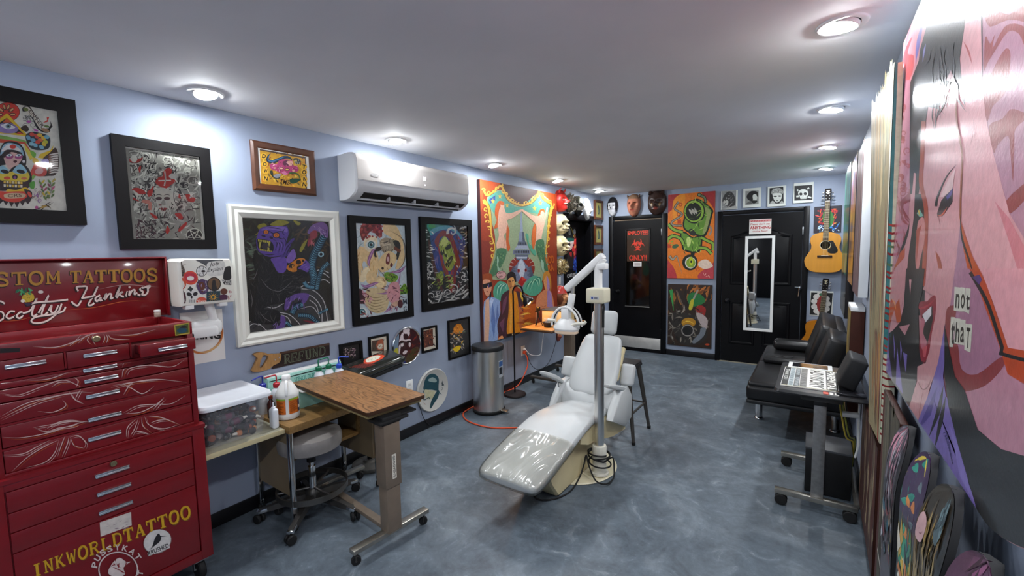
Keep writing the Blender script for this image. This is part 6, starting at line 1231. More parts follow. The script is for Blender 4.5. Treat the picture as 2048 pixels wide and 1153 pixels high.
for s in ([(140, 745), (180, 700), (235, 730), (232, 790), (180, 832), (140, 805)], [(335, 770), (345, 720), (400, 665), (452, 690), (456, 760), (400, 800)], [(350, 390), (368, 400), (372, 450), (400, 480), (420, 520), (405, 530), (372, 480)]): B_(s, '#4f9c80')
for k in range(5): a.line([(345+12*k, 770-4*k), (365+13*k, 720-8*k), (410+9*k, 700-5*k), (430+5*k, 740)], 6, '#a3cfa9' if k % 2 else '#2a7460', 2); a.line([(150+9*k, 800), (160+10*k, 740), (200+7*k, 720), (222, 760)], 6, '#a9d4bd' if k % 2 else '#2f7d72', 2)
# mermaids
SK = '#d9ab94'
B_([(158, 300), (146, 260), (152, 205), (175, 172), (200, 182), (206, 205), (190, 215), (186, 260), (175, 310), (160, 350), (140, 350)], '#bf5a24'); B_([(176, 225), (205, 212), (220, 250), (260, 250), (318, 228), (326, 238), (268, 282), (226, 300), (234, 330), (226, 372), (206, 402), (224, 450), (218, 492), (190, 506), (164, 492), (156, 455), (172, 400), (164, 330)], SK); a.ell(196, 205, 13, 20, SK); B_([(182, 190), (188, 172), (206, 182), (206, 196), (192, 200)], '#c8622a'); B_([(226, 335), (242, 370), (236, 430), (247, 480), (232, 502), (220, 440)], '#c05a25'); a.line([(206, 405), (212, 450), (196, 500)], 2.5, '#a06a58', 2); a.line([(216, 318), (232, 335), (228, 355)], 3, '#b57b68', 2)
B_([(163, 488), (220, 490), (216, 545), (190, 600), (150, 660), (106, 668), (130, 600), (150, 550)], '#44704f'); flicks(a, 150, 500, 205, 640, 40, (8, 14), (3, 5), ['#7fa06c', '#2c5140'], 6, (1.2, 2))
B_([(160, 540), (172, 560), (168, 600), (190, 640), (165, 630)], '#8fb098'); B_([(428, 270), (448, 226), (474, 232), (468, 262), (440, 292)], '#c05a25'); B_([(440, 268), (458, 240), (472, 252), (468, 282), (480, 250), (488, 215), (496, 225), (474, 320), (456, 400), (450, 442), (420, 472), (408, 430), (418, 380), (412, 322), (330, 244), (330, 228), (400, 268)], SK); a.ell(458, 258, 12, 20, SK); B_([(412, 325), (398, 345), (388, 420), (398, 492), (412, 450), (418, 380)], '#c8622a'); B_([(418, 438), (466, 430), (474, 500), (484, 560), (496, 642), (460, 600), (424, 512)], '#44704f'); flicks(a, 430, 450, 470, 580, 30, (8, 14), (3, 5), ['#7fa06c', '#2c5140'], 7, (1.2, 2)); B_([(450, 560), (468, 580), (466, 640), (450, 600)], '#8fb098')
a.ell(188, 660, 34, 28, '#5a2a26'); a.ell(188, 660, 31, 25, '#c89a96'); a.text("Don't", (166, 654), (208, 648), 16, '#3a2528', bold=.01); a.text('ask', (172, 678), (200, 675), 15, '#3a2528', bold=.01)
a.text('NOO', (484, 588), (539, 580), 52, '#c2601c', bold=.03); a.text('RA', (500, 640), (538, 634), 46, '#c2601c', bold=.03)
# three men
P([(42, 900), (75, 835), (110, 800), (150, 812), (180, 830), (182, 920), (165, 1100), (40, 1130)], '#86a0cc'); P([(85, 828), (108, 815), (112, 960), (104, 1120), (68, 1130), (76, 980)], '#d3a78d')
for s in ([(130, 830), (150, 960), (140, 1090), (120, 960)], [(60, 900), (52, 1010), (66, 1100), (72, 960)], [(160, 850), (172, 930), (150, 1000)]): P(s, '#5d78b0')
P([(108, 808), (140, 820), (120, 880)], '#b3c4e2'); B_([(66, 700), (96, 690), (126, 696), (122, 762), (108, 796), (92, 800), (74, 768)], '#cf8f70'); B_([(60, 694), (64, 660), (92, 650), (124, 656), (130, 690), (122, 715), (112, 694), (80, 690)], '#94441e'); P([(64, 722), (126, 706), (128, 736), (104, 744), (98, 730), (92, 746), (68, 750)], '#17151a'); P([(100, 720), (106, 718), (108, 740), (102, 742)], '#5a4a8a'); P([(88, 768), (102, 764), (98, 776)], '#8f4436'); P([(108, 796), (122, 762), (122, 800), (112, 830)], '#1d1a20')
B_([(188, 800), (238, 760), (262, 780), (300, 768), (332, 830), (350, 900), (340, 1090), (300, 1080), (250, 1115), (180, 1075), (162, 985), (186, 890)], '#432631'); 
for s in ([(200, 830), (230, 790), (215, 880), (190, 930)], [(175, 980), (210, 940), (200, 1040)], [(310, 840), (330, 900), (335, 1000), (318, 940)]): P(s, '#6b4058')
B_([(240, 775), (262, 765), (290, 785), (304, 900), (312, 1045), (228, 1052), (236, 900)], '#cf8518'); P([(250, 800), (262, 900), (255, 1040), (240, 1045), (244, 900)], '#e0a340'); P([(292, 850), (304, 900), (306, 1000), (320, 1075), (345, 1060), (330, 900)], '#b86a3c'); P([(222, 1050), (312, 1038), (314, 1062), (222, 1076)], '#171214'); a.poly([(258, 1048), (278, 1045), (279, 1062), (259, 1066)], '#b9a88a'); P([(195, 1076), (345, 1050), (350, 1160), (195, 1160)], '#1f181c'); B_([(168, 1080), (195, 1060), (206, 1100), (192, 1120), (176, 1110)], '#cf9060')
B_([(228, 700), (234, 676), (270, 672), (276, 716), (262, 752), (250, 758), (236, 744)], '#d49a58'); P([(252, 690), (258, 730), (250, 755), (236, 744), (230, 700)], '#a86d3a'); B_([(226, 700), (228, 655), (256, 638), (280, 656), (286, 705), (276, 700), (266, 676), (240, 682)], '#1f1719'); a.line([(234, 698), (250, 704)], 4, '#1f1719', 0, 0); a.line([(258, 702), (274, 694)], 4, '#1f1719', 0, 0); a.line([(246, 742), (262, 738)], 4, '#7a3a2a', 0, 0); P([(240, 752), (270, 745), (268, 780), (244, 780)], '#c08845')
B_([(416, 870), (424, 806), (470, 760), (510, 765), (530, 815), (532, 890), (470, 880), (440, 900), (418, 1010), (408, 960)], '#d6865c'); P([(490, 755), (516, 770), (530, 880), (490, 872)], '#a684b4'); a.line([(445, 862), (470, 870), (486, 855)], 4, '#a85a34', 2); P([(490, 740), (500, 690), (508, 745), (500, 800), (490, 800)], '#9c78ac'); B_([(466, 690), (486, 662), (506, 690), (506, 735), (494, 765), (476, 752)], '#d9925f'); P([(487, 662), (506, 690), (506, 735), (494, 765), (488, 740)], '#a684b4'); B_([(460, 700), (468, 650), (490, 634), (508, 652), (518, 720), (512, 780), (506, 715), (488, 664), (472, 690)], '#c4832f'); a.line([(472, 705), (482, 708)], 3, '#4a2a20', 0, 0)
P([(330, 860), (415, 850), (412, 1000), (400, 1060), (345, 1110)], '#c05a18'); flicks(a, 335, 860, 400, 1020, 26, (30, 70), (6, 14), ['#e0a030', '#d98324', '#f0c050', '#a8431a'], 8, (2.6, 3.4)); P([(315, 770), (335, 790), (330, 840), (312, 800)], '#c9a83a')
a.build('paint', M_art, t)
# ---- framed pictures on the left wall
FP = [(0, 0), (0, .03), (.012, .036), (.03, .03), (.046, .034), (.075, .022), (.08, .012), (.08, 0)]
def leftpic(label, u0, u1, z0, z1, w, d, fm, back, prof=None, name='framed_picture'):
    t, pd = framed(label, LW, u0, u1, z0, z1, w, d, fm, back, name, prof); a = Art(0, pd+.0005, 1); a.clipbox = [(1, u0+w*.98, u1-w*.98), (2, z0+w*.98, z1-w*.98)]; return t, a
M_paper = mat('art_paper', '#d6d3c4', .6, var=.02)
def glass(t, u0, u1, z0, z1, w, x):
    mb = MB(); mb.rbox((x, u0+w*.95, z0+w*.95), (x+.002, u1-w*.95, z1-w*.95)); mb.build('glass', M_glass, t, smooth=0)
M_glass = bpy.data.materials.new('picture_glass'); M_glass.use_nodes = True; n = M_glass.node_tree; n.nodes.clear()
o_ = n.nodes.new('ShaderNodeOutputMaterial'); ms = n.nodes.new('ShaderNodeMixShader'); tr = n.nodes.new('ShaderNodeBsdfTransparent'); gl = n.nodes.new('ShaderNodeBsdfGlossy'); gl.inputs['Roughness'].default_value = .03; fr = n.nodes.new('ShaderNodeFresnel'); fr.inputs[0].default_value = 1.2; nzg = n.nodes.new('ShaderNodeTexNoise'); nzg.inputs['Scale'].default_value = 3
for p, q in ((fr.outputs[0], ms.inputs[0]), (tr.outputs[0], ms.inputs[1]), (gl.outputs[0], ms.inputs[2]), (ms.outputs[0], o_.inputs[0])): n.links.new(p, q)

# skull flash
t, a = leftpic('large black framed tattoo flash with an eye in a yellow triangle, at the left edge', -.05, .587, 1.752, 2.326, .062, .028, M_fblk, M_paper); a.crop(0, 170, 3.976); P = a.poly; B_ = a.blob; K = '#171416'
P([(-400, 0), (560, 150), (560, 1100), (-400, 1100)], '#d3d3c6')
a.ell(60, 215, 98, 78, K); a.ell(60, 215, 94, 74, '#cf3b2a')
for q in range(6): a.ell(50+50*cos(pi*q/5), 235-60*sin(pi*q/5), 26, 13, '#1f1713', -(36*(q-2.5)+90)); a.ell(50+52*cos(pi*q/5), 235-62*sin(pi*q/5), 19, 8, '#cfa06a', -(36*(q-2.5)+90))
P([(55, 225), (230, 412), (-130, 370)], '#d9b617'); P([(55, 262), (190, 392), (-90, 356)], K); P([(55, 262), (90, 300), (20, 300)], '#c2542a'); P([(150, 372), (196, 396), (130, 388)], '#c2432a')
B_([(-30, 330), (20, 305), (90, 305), (146, 345), (120, 380), (50, 385), (-10, 370)], '#8a78b0'); B_([(5, 322), (60, 305), (122, 338), (60, 352)], '#dcdce0'); a.ell(66, 328, 22, 18, '#6f8f96'); a.ell(66, 328, 9, 8, K); a.line([(5, 320), (60, 303), (124, 336)], 6, K, 2)
B_([(180, 180), (215, 168), (240, 175), (290, 260), (330, 340), (390, 345), (398, 370), (370, 382), (330, 372), (290, 340), (250, 260), (210, 215), (180, 210)], K); B_([(190, 182), (230, 180), (285, 262), (330, 350), (310, 340), (255, 255), (205, 210)], '#cfcab8'); a.ell(205, 195, 22, 14, '#6d7a3a', 20); a.ell(360, 360, 34, 14, '#a07a58', 20); a.ell(372, 330, 22, 9, '#5d7a3a', 10)
a.text('ENTER', (225, 210), (330, 345), 30, '#5a4a42', bold=.01, up=(.8, -.5)); P([(335, 305), (375, 280), (370, 260), (392, 255), (378, 295), (350, 300)], '#cf4030'); P([(385, 345), (402, 320), (400, 285), (412, 318), (418, 330), (400, 350)], K)
curls(a, 165, 230, 270, 370, 10, (18, 34), (5, 7), ['#8a8a8a', '#3a3638'], 2); a.ell(228, 292, 16, 10, '#b84fa8'); a.ell(285, 362, 20, 9, '#b84fa8', 15); B_([(165, 340), (205, 320), (230, 350), (215, 372), (180, 362)], '#3a2a22')
B_([(205, 400), (250, 375), (330, 385), (390, 410), (400, 460), (380, 510), (300, 520), (240, 500), (210, 450)], '#23303a')
for x, y, c_ in ((225, 420, '#6fa6c0'), (255, 395, '#cf4a3a'), (262, 440, '#6fa6c0'), (290, 410, '#cf4a3a'), (315, 400, '#d9b23a'), (320, 440, '#cf6a3a'), (345, 425, '#d9b23a'), (360, 455, '#b7bf3a'), (372, 415, '#6fb0c4'), (280, 480, '#7fb6cc'), (330, 495, '#7fb6cc'), (250, 470, '#8fc0d0'), (350, 470, '#d9c23a'), (300, 455, '#cf4a3a')): a.ell(x, y, 21, 15, c_, x % 60)
B_([(-150, 380), (0, 400), (190, 440), (205, 470), (120, 450), (0, 440), (-150, 440)], '#7fae4f'); P([(-150, 440), (0, 430), (200, 455), (290, 600), (310, 620), (245, 770), (220, 740), (280, 610), (190, 470), (0, 460), (-150, 470)], '#cf4a30'); P([(190, 465), (275, 575), (240, 600), (200, 520)], '#d9c84a'); B_([(240, 520), (285, 545), (275, 580), (250, 560)], '#6fae3a'); a.ell(282, 605, 28, 22, '#d9b62a', 40); P([(310, 640), (325, 660), (260, 760), (245, 740)], '#7fae4a')
P([(300, 580), (320, 550), (400, 520), (425, 480), (415, 530), (350, 588)], '#d9b617'); B_([(340, 590), (395, 540), (440, 500), (465, 560), (468, 650), (440, 715), (390, 725), (330, 725), (370, 690), (385, 640)], '#3a2418')
for k in range(9): a.line([(392, 560+18*k), (430, 550+18*k), (462, 545+19*k)], 12, '#d8d2c8', 0, 2); a.line([(392, 552+18*k), (430, 541+18*k), (464, 536+19*k)], 3, '#4a3428', 0, 2); a.line([(385, 565+17*k), (420, 556+17*k)], 9, '#8a4a2a', 1, 0)
B_([(330, 600), (380, 590), (385, 640), (340, 640)], '#a99ad0'); B_([(250, 680), (300, 640), (350, 650), (372, 690), (350, 725), (280, 722)], '#c4453a'); a.ell(310, 688, 34, 24, '#d8a8a4', -10)
B_([(-30, 620), (5, 500), (40, 455), (110, 450), (170, 480), (205, 560), (205, 640), (170, 640), (100, 620), (20, 640)], K); B_([(0, 560), (20, 490), (60, 462), (120, 470), (170, 500), (190, 560), (180, 560), (130, 520), (60, 510), (20, 545)], '#8fb6c8'); B_([(10, 530), (60, 475), (130, 490), (165, 530), (90, 515)], '#e0dcd8'); a.ell(102, 492, 26, 17, '#cf3a2a'); B_([(30, 560), (80, 525), (150, 545), (175, 580), (150, 625), (85, 672), (45, 630)], '#d8b0a6'); B_([(20, 550), (60, 515), (160, 535), (170, 560), (90, 535), (35, 580)], '#2a1c18')
for x in (75, 148): a.ell(x, 572, 32, 19, '#a04a7a', -6); a.ell(x-2, 560, 24, 10, '#dfe0e2', -6); a.ell(x, 561, 8, 8, '#4a6a7a'); a.line([(x-28, 560), (x, 547), (x+26, 556)], 5, K, 2)
B_([(104, 608), (122, 600), (136, 608), (120, 622)], '#4a1522'); a.ell(188, 610, 12, 12, '#cfd0d2')
B_([(-60, 650), (10, 640), (60, 690), (110, 650), (200, 640), (250, 720), (240, 800), (180, 830), (-60, 830)], K); B_([(0, 660), (50, 680), (95, 690), (170, 640), (210, 680), (235, 730), (200, 770), (60, 770), (-20, 740)], '#d9c03a'); B_([(100, 690), (160, 632), (215, 690), (170, 710)], '#8fc0d0'); B_([(-20, 680), (20, 640), (70, 690), (20, 710)], '#8fc0d0'); a.ell(165, 690, 34, 15, K, 12); a.ell(38, 690, 34, 15, K, 14); a.ell(118, 733, 22, 20, K); a.ell(118, 738, 12, 12, '#8a4a8a'); a.ell(55, 742, 26, 13, '#cf4a30'); a.ell(190, 745, 24, 10, '#cf6a40')
P([(20, 760), (185, 770), (182, 820), (20, 805)], K)
for k in range(7): P([(28+22*k, 764+k), (46+22*k, 765+k), (46+22*k, 784+k), (28+22*k, 783+k)], '#ddd0a0' if k % 2 else '#d9b23a'); P([(28+22*k, 790+k), (46+22*k, 791+k), (45+22*k, 812+k), (29+22*k, 811+k)], '#d9b23a' if k % 2 else '#e0d9c0')
B_([(60, 830), (130, 835), (200, 815), (230, 840), (180, 860), (60, 860)], '#d9b617')
pts = [(-40, 850)]+[(x, 905+(75 if i % 2 else 30)*(1-abs(x-120)/260)) for i, x in enumerate(range(-20, 260, 22))]+[(250, 900), (180, 850)]; P(pts, K); B_([(-20, 850), (60, 850), (200, 850), (215, 890), (130, 935), (20, 915)], '#cf3a22'); B_([(35, 870), (110, 860), (195, 868), (192, 895), (110, 905), (40, 900)], '#c9b08a'); a.text('CRS', (60, 897), (175, 892), 26, '#5a3a2a', bold=.01)
B_([(190, 830), (250, 850), (248, 900), (215, 880)], K); a.ell(235, 872, 26, 13, '#cf4a3a', 60); B_([(235, 780), (275, 770), (270, 825), (240, 820)], '#4f9f3a'); curls(a, 240, 840, 320, 930, 8, (14, 30), (5, 8), ['#8a5a9a', '#4a4a52', '#9a7a6a'], 5)
for bx, by, s_ in ((330, 920, 1), (400, 910, 1)):
    a.line([(bx+40, by), (bx, by-100), (bx-20, by-170)] if bx < 350 else [(bx-20, by), (bx+10, by-90), (bx-20, by-160)], 4, '#4a5a3a')
    for k in range(5): a.ell(bx+26-9*k if bx < 350 else bx-16+2*k, by-20-30*k, 19, 8, ['#5d7a3a', '#c9b23a', '#4a6a3a', '#8a4a5a', '#6a8a4a'][k], 50); a.ell(bx+48-9*k if bx < 350 else bx+18+2*k, by-30-30*k, 19, 8, ['#4a6a3a', '#6a8a4a', '#a84a6a', '#5d7a3a', '#c9b23a'][k], -50)
a.line([(215, 1000), (300, 985), (380, 960), (425, 935)], 8, K, 2); a.line([(250, 1015), (320, 1000), (370, 950), (410, 930)], 8, K, 2); a.line([(320, 960), (380, 965), (405, 985)], 9, '#5a4a1a', 2); a.ell(345, 970, 26, 10, '#a88a3a', -20); a.ell(290, 975, 14, 12, '#b8508a'); a.line([(430, 740), (425, 770)], 3, '#6a6a62', 0, 0); curl(a, 430, 755, 10, 3, '#6a6a62')
a.line([(-40, 1000), (25, 992)], 7, K, 0, 0)
a.build('print', M_art, t); glass(t, -.05, .587, 1.752, 2.326, .062, .021)

# red and grey dark fantasy
t, a = leftpic('black framed grey and red picture with a horned face and a star in a ring', .703, 1.13, 1.636, 2.201, .052, .028, M_fblk, M_paper); a.crop(240, 290, 5.49); P = a.poly; B_ = a.blob
P([(30, 20), (900, 140), (940, 1090), (95, 1080)], '#c9c9be'); P([(52, 35), (852, 142), (905, 1078), (118, 1068)], '#8d8d83')
a.clipbox = [(1, .77, 1.07), (2, 1.69, 2.14)]
curls(a, 60, 60, 860, 700, 170, (26, 75), (12, 26), ['#c4c6b8', '#b3b5a6', '#2a2727', '#1c191a', '#d0d1c4', '#5a5752', '#c9cabd'], 11); flicks(a, 60, 60, 870, 760, 130, (60, 130), (10, 20), ['#cfd0c2', '#b9baac', '#3a3634', '#d4d5c8'], 21); flicks(a, 100, 620, 880, 1050, 170, (50, 130), (8, 18), ['#2a2424', '#8f8d84', '#bdbbb0', '#c9c7bc', '#4a3236', '#a8a69b'], 12); flicks(a, 110, 820, 500, 1060, 70, (40, 100), (8, 18), ['#1d1416', '#35222a', '#4a2a32'], 13)
for s in ([(530, 250), (570, 280), (560, 340), (610, 400), (560, 440), (490, 480), (390, 420), (420, 360), (470, 340), (480, 290)], [(90, 500), (180, 470), (260, 500), (280, 540), (210, 540), (150, 500)], [(90, 560), (150, 580), (210, 620), (140, 600)], [(300, 520), (340, 480), (370, 450), (350, 550), (310, 570)], [(720, 545), (770, 550), (760, 590), (800, 575), (828, 595), (800, 632), (740, 610)], [(640, 930), (720, 850), (730, 880), (660, 950)], [(500, 950), (520, 890), (545, 940), (520, 980)], [(650, 540), (670, 590), (640, 580)], [(70, 130), (130, 160), (220, 150), (250, 130), (230, 190), (150, 200), (90, 180)], [(200, 260), (230, 230), (220, 310)], [(320, 740), (380, 770), (420, 800), (380, 810)], [(600, 760), (660, 750), (690, 800), (660, 820)]): B_(s, '#a8281f')
P([(250, 600), (320, 610), (350, 640), (345, 720), (310, 710), (310, 650), (230, 630)], '#c07a6a'); a.line([(490, 290), (500, 380), (485, 450)], 14, '#d0d0c4', 0, 0); a.line([(420, 395), (560, 390)], 13, '#d0d0c4', 0, 0); a.line([(490, 300), (500, 380), (486, 445)], 5, '#2a2222', 0, 0)
B_([(390, 500), (470, 470), (570, 520), (560, 640), (500, 740), (440, 740), (400, 640)], '#b9b8aa'); 
for x in (425, 515): a.ell(x, 590, 34, 18, '#3a2426'); a.line([(x-40, 560), (x, 545), (x+40, 560)], 9, '#231d1d', 2)
B_([(450, 640), (480, 600), (500, 650), (480, 665)], '#8f8d80'); B_([(430, 700), (480, 690), (520, 700), (480, 725)], '#8a2a2a'); a.ell(440, 660, 20, 9, '#6a3a3a'); flicks(a, 400, 660, 560, 780, 30, (30, 70), (5, 10), ['#23201f', '#d0cfc2'], 14, (1.2, 2)); a.line([(600, 400), (570, 520), (580, 620), (640, 710)], 40, '#b9bcae', 2); a.line([(615, 400), (590, 520), (600, 620), (660, 710)], 8, '#2a2727', 2)
for x, y, r, c_ in ((155, 140, 100, '#b5b7a8'), (770, 200, 70, '#8f8f86'), (800, 390, 58, '#b5b0a2'), (700, 440, 55, '#b5b7a8')): a.line([(x+r*cos(q*.5), y+r*.72*sin(q*.5)) for q in range(13)], 12, c_, 0, 3, True); a.line([(x+r*.86*cos(q*.5), y+r*.6*sin(q*.5)) for q in range(13)], 5, '#26221f', 0, 3, True)
B_([(110, 150), (150, 110), (190, 150), (170, 190), (140, 190)], '#cfd0c2'); a.ell(585, 345, 50, 30, '#b9bab0'); P([(100, 680), (160, 640), (220, 680), (170, 700), (150, 730), (130, 700)], '#d0d0c4')
a.ell(815, 995, 92, 78, '#262022'); a.line([(815+88*cos(q*.5), 995+74*sin(q*.5)) for q in range(13)], 9, '#c9c9ba', 0, 3, True); st5 = [(815+82*sin(q*4*pi/5+pi), 995-70*cos(q*4*pi/5+pi)) for q in range(6)]
for q in range(5): a.line([st5[q], st5[q+1]], 8, '#c9c9ba', 0, 0)
a.build('print', M_art, t); glass(t, .703, 1.13, 1.636, 2.201, .052, .021)

# DOWN TOWN
t, a = leftpic('small brown framed yellow print lettered DOWN TOWN with a pink skull and snake', 1.361, 1.778, 1.997, 2.301, .045, .022, M_fwood, M_paper, [(0, 0), (0, .012), (.012, .022), (.034, .018), (.045, .01), (.045, 0)]); a.crop(495, 275, 9.607); P = a.poly; B_ = a.blob
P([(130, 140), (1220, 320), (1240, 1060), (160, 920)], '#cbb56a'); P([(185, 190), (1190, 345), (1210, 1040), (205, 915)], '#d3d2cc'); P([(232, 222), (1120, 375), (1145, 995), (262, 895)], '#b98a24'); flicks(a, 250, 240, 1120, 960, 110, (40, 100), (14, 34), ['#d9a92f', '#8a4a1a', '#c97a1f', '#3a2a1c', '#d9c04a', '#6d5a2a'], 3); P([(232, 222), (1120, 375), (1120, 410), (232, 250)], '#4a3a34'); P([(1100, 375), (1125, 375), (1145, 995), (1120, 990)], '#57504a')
a.line([(455, 300), (400, 360), (390, 440), (480, 470), (600, 430), (720, 380), (820, 400), (860, 470)], 74, '#1c2a3c', 2); a.line([(445, 310), (405, 370), (400, 440), (480, 460), (600, 415), (720, 370), (800, 385)], 26, '#3d6a94', 2)
B_([(430, 520), (560, 510), (600, 450), (700, 420), (860, 450), (880, 530), (960, 570), (980, 640), (860, 690), (780, 700), (740, 730), (660, 700), (560, 650), (450, 610)], '#a83a6a'); B_([(680, 470), (760, 440), (850, 470), (800, 540), (700, 540)], '#5a2440'); B_([(760, 460), (860, 460), (870, 530), (800, 540)], '#d09a8a'); a.ell(650, 597, 44, 26, '#2a1a22'); a.ell(650, 597, 32, 16, '#e0b06a'); a.ell(760, 620, 48, 24, '#2a1a22'); a.ell(760, 620, 34, 15, '#e0b06a'); B_([(660, 680), (710, 650), (770, 690), (720, 725)], '#d07aa0'); a.ell(520, 590, 22, 18, '#d9a08a'); a.ell(880, 640, 24, 20, '#d9a08a'); flicks(a, 450, 500, 950, 690, 40, (30, 70), (8, 16), ['#6a1f40', '#d06a9a', '#e0a0b8'], 4)
B_([(430, 650), (480, 640), (500, 720), (600, 740), (620, 790), (520, 790), (450, 720)], '#2c3424'); B_([(500, 730), (600, 700), (640, 720), (590, 780), (520, 770)], '#8f8f9a'); a.line([(800, 690), (920, 690), (990, 740), (980, 820), (900, 840)], 40, '#3c5a28', 1); B_([(810, 810), (900, 790), (1000, 800), (980, 850), (880, 890), (820, 870)], '#14402f'); B_([(880, 410), (960, 400), (1020, 450), (990, 510), (910, 490)], '#3a3a3c'); flicks(a, 890, 410, 1010, 500, 14, (30, 60), (8, 12), ['#a9a9a0', '#d9c84a'], 5, (1.2, 1.8))
for c_, x, y in (('D', 275, 395), ('O', 290, 550), ('W', 305, 680), ('N', 312, 825), ('T', 1045, 600), ('O', 1045, 705), ('W', 1050, 840), ('N', 1050, 940)): a.ell(x+36, y-35, 62, 62, '#d9a92f'); a.text(c_, (x, y), (x+72, y+10), 80, '#241712', bold=.03)
a.text('TM2', (620, 890), (790, 915), 90, '#3a2212', bold=.01, shear=.1); a.build('print', M_art, t)

# gorilla
t, a = leftpic('largest white framed picture of a purple faced gorilla fighting a sea serpent', 1.205, 1.932, 1.043, 1.899, .078, .036, M_fwht, mat('black_mount', '#131213', .6), FP); a.crop(470, 420, 4.433); P = a.poly; B_ = a.blob; K = '#0f0d0e'
P([(15, 40), (840, 80), (890, 1005), (85, 1125)], '#131213'); P([(48, 48), (808, 84), (858, 1000), (105, 1112)], '#211d16')
flicks(a, 60, 80, 560, 340, 60, (60, 160), (10, 26), ['#2c2c1f', '#3a3320', '#191812', '#2b3428'], 31); flicks(a, 560, 90, 820, 500, 50, (50, 120), (10, 22), ['#4a361f', '#3a2d1c', '#1f1a14', '#57402a'], 32)
for s in ([(310, 132), (390, 90), (482, 112), (400, 145)], [(515, 92), (582, 118), (555, 138)], [(168, 238), (216, 192), (212, 242)], [(572, 358), (600, 300), (642, 262), (620, 322), (590, 372)], [(200, 140), (260, 120), (280, 150), (220, 180)]): B_(s, '#8c8424')
flicks(a, 60, 240, 170, 600, 34, (60, 120), (12, 26), ['#3a403c', '#2a302c', '#4a514a', '#5a6a58'], 33, (-.6, .6))
P([(95, 1000), (270, 850), (440, 830), (580, 700), (700, 715), (800, 820), (858, 1000), (105, 1112)], '#3a393a')
for pts in ([(580, 700), (700, 718), (790, 820), (822, 1005)], [(590, 742), (690, 772), (762, 870), (772, 1015)], [(378, 908), (480, 930), (560, 1000), (604, 1065)], [(400, 930), (470, 960), (510, 1050)], [(278, 860), (350, 870), (432, 830)], [(105, 1055), (160, 1012), (230, 1032), (300, 1090)], [(108, 1005), (170, 985), (260, 1050)], [(690, 560), (760, 530), (832, 560)], [(700, 590), (770, 560), (836, 600)], [(720, 640), (790, 620), (840, 650)], [(560, 880), (680, 860), (740, 930)], [(580, 690), (640, 650), (700, 640)], [(660, 800), (720, 850), (750, 960)]): a.line(pts, 17, '#19181a'); a.line(pts, 8, '#b4b2b2')
def serp(pts, w):
    a.line(pts, w, '#0f1c26'); a.line(pts, w*.8, '#1b3d50')
    Q = spline([Vector(p) for p in pts], 6)
    for i in range(0, len(Q)-1, 1):
        d = (Q[i+1]-Q[i]).normalized(); nn = Vector((-d.y, d.x)); a.line([Q[i]+nn*w*.36, Q[i]+d*w*.16, Q[i]-nn*w*.36], 5, '#6fa9c2', 2, 3)
serp([(790, 225), (735, 330), (690, 430), (680, 520), (700, 600), (690, 700)], 80); serp([(828, 470), (770, 530), (740, 620), (720, 710)], 44); serp([(500, 920), (540, 860), (600, 840)], 60); serp([(560, 935), (660, 945), (740, 1010)], 44); serp([(740, 920), (800, 890), (820, 880)], 26); serp([(420, 1050), (450, 1000), (500, 1040)], 34); serp([(610, 640), (640, 680), (700, 690)], 44)
a.ell(760, 395, 26, 24, '#8fb6c2'); a.ell(760, 395, 14, 13, '#12202a'); a.line([(600, 980), (680, 1000), (730, 1030)], 18, '#7a2230', 2)
B_([(640, 195), (690, 130), (780, 112), (822, 160), (816, 250), (762, 210), (700, 182), (660, 215)], '#74558e'); flicks(a, 670, 130, 810, 220, 16, (30, 60), (5, 9), ['#a58ab8', '#3a2650'], 34, (.6, 1.2)); B_([(640, 300), (668, 200), (720, 186), (724, 240), (684, 270), (650, 325)], '#8f323f'); flicks(a, 655, 210, 710, 300, 8, (30, 50), (5, 8), ['#c46a70', '#4a141c'], 35, (1.5, 2.2))
B_([(180, 360), (230, 420), (330, 440), (372, 560), (480, 560), (600, 538), (642, 590), (565, 622), (582, 700), (560, 762), (440, 802), (332, 842), (252, 880), (372, 890), (404, 960), (330, 1012), (230, 1012), (130, 985), (98, 860), (108, 700), (178, 600), (158, 450)], K); flicks(a, 110, 380, 420, 1000, 70, (40, 120), (4, 9), ['#2d2a2b', '#3c393a', '#242122'], 36, (1, 2.2)); flicks(a, 370, 590, 560, 760, 26, (40, 90), (4, 8), ['#343132', '#454243'], 37, (-.6, .3))
for pts in ([(120, 620), (170, 600), (200, 520)], [(300, 700), (400, 720), (520, 620)], [(220, 600), (280, 680), (340, 720)], [(210, 900), (260, 960), (330, 1000)], [(130, 700), (150, 800), (140, 880)]): a.line(pts, 6, '#6a6668', 2)
V, VD, VL = '#5a3f96', '#24163f', '#7d62b8'
B_([(318, 432), (440, 420), (458, 500), (430, 556), (376, 552), (340, 485)], '#6548a0'); B_([(450, 440), (512, 348), (538, 418), (482, 472)], '#7f5fb0'); B_([(400, 420), (430, 340), (500, 258), (525, 262), (490, 310), (470, 400)], '#4a3380'); a.line([(425, 410), (455, 340), (505, 280)], 9, VD, 2); a.line([(445, 420), (475, 350), (500, 310)], 9, VD, 2)
B_([(192, 238), (222, 165), (290, 148), (400, 152), (456, 148), (472, 205), (458, 270), (440, 370), (380, 410), (290, 415), (215, 375), (190, 330), (186, 265)], V); B_([(232, 175), (300, 150), (440, 152), (460, 200), (400, 190), (300, 175), (250, 190)], VL)
for pts in ([(235, 185), (300, 190), (340, 210), (400, 190), (450, 200)], [(345, 205), (390, 250), (440, 260)], [(330, 260), (370, 290), (350, 370)], [(360, 280), (395, 310), (380, 390)], [(395, 270), (425, 310), (410, 380)], [(420, 240), (450, 280), (440, 340)], [(250, 165), (330, 160), (420, 175)], [(220, 385), (300, 400), (370, 390)], [(440, 165), (420, 200), (440, 230)]): a.line(pts, 9, VD, 2)
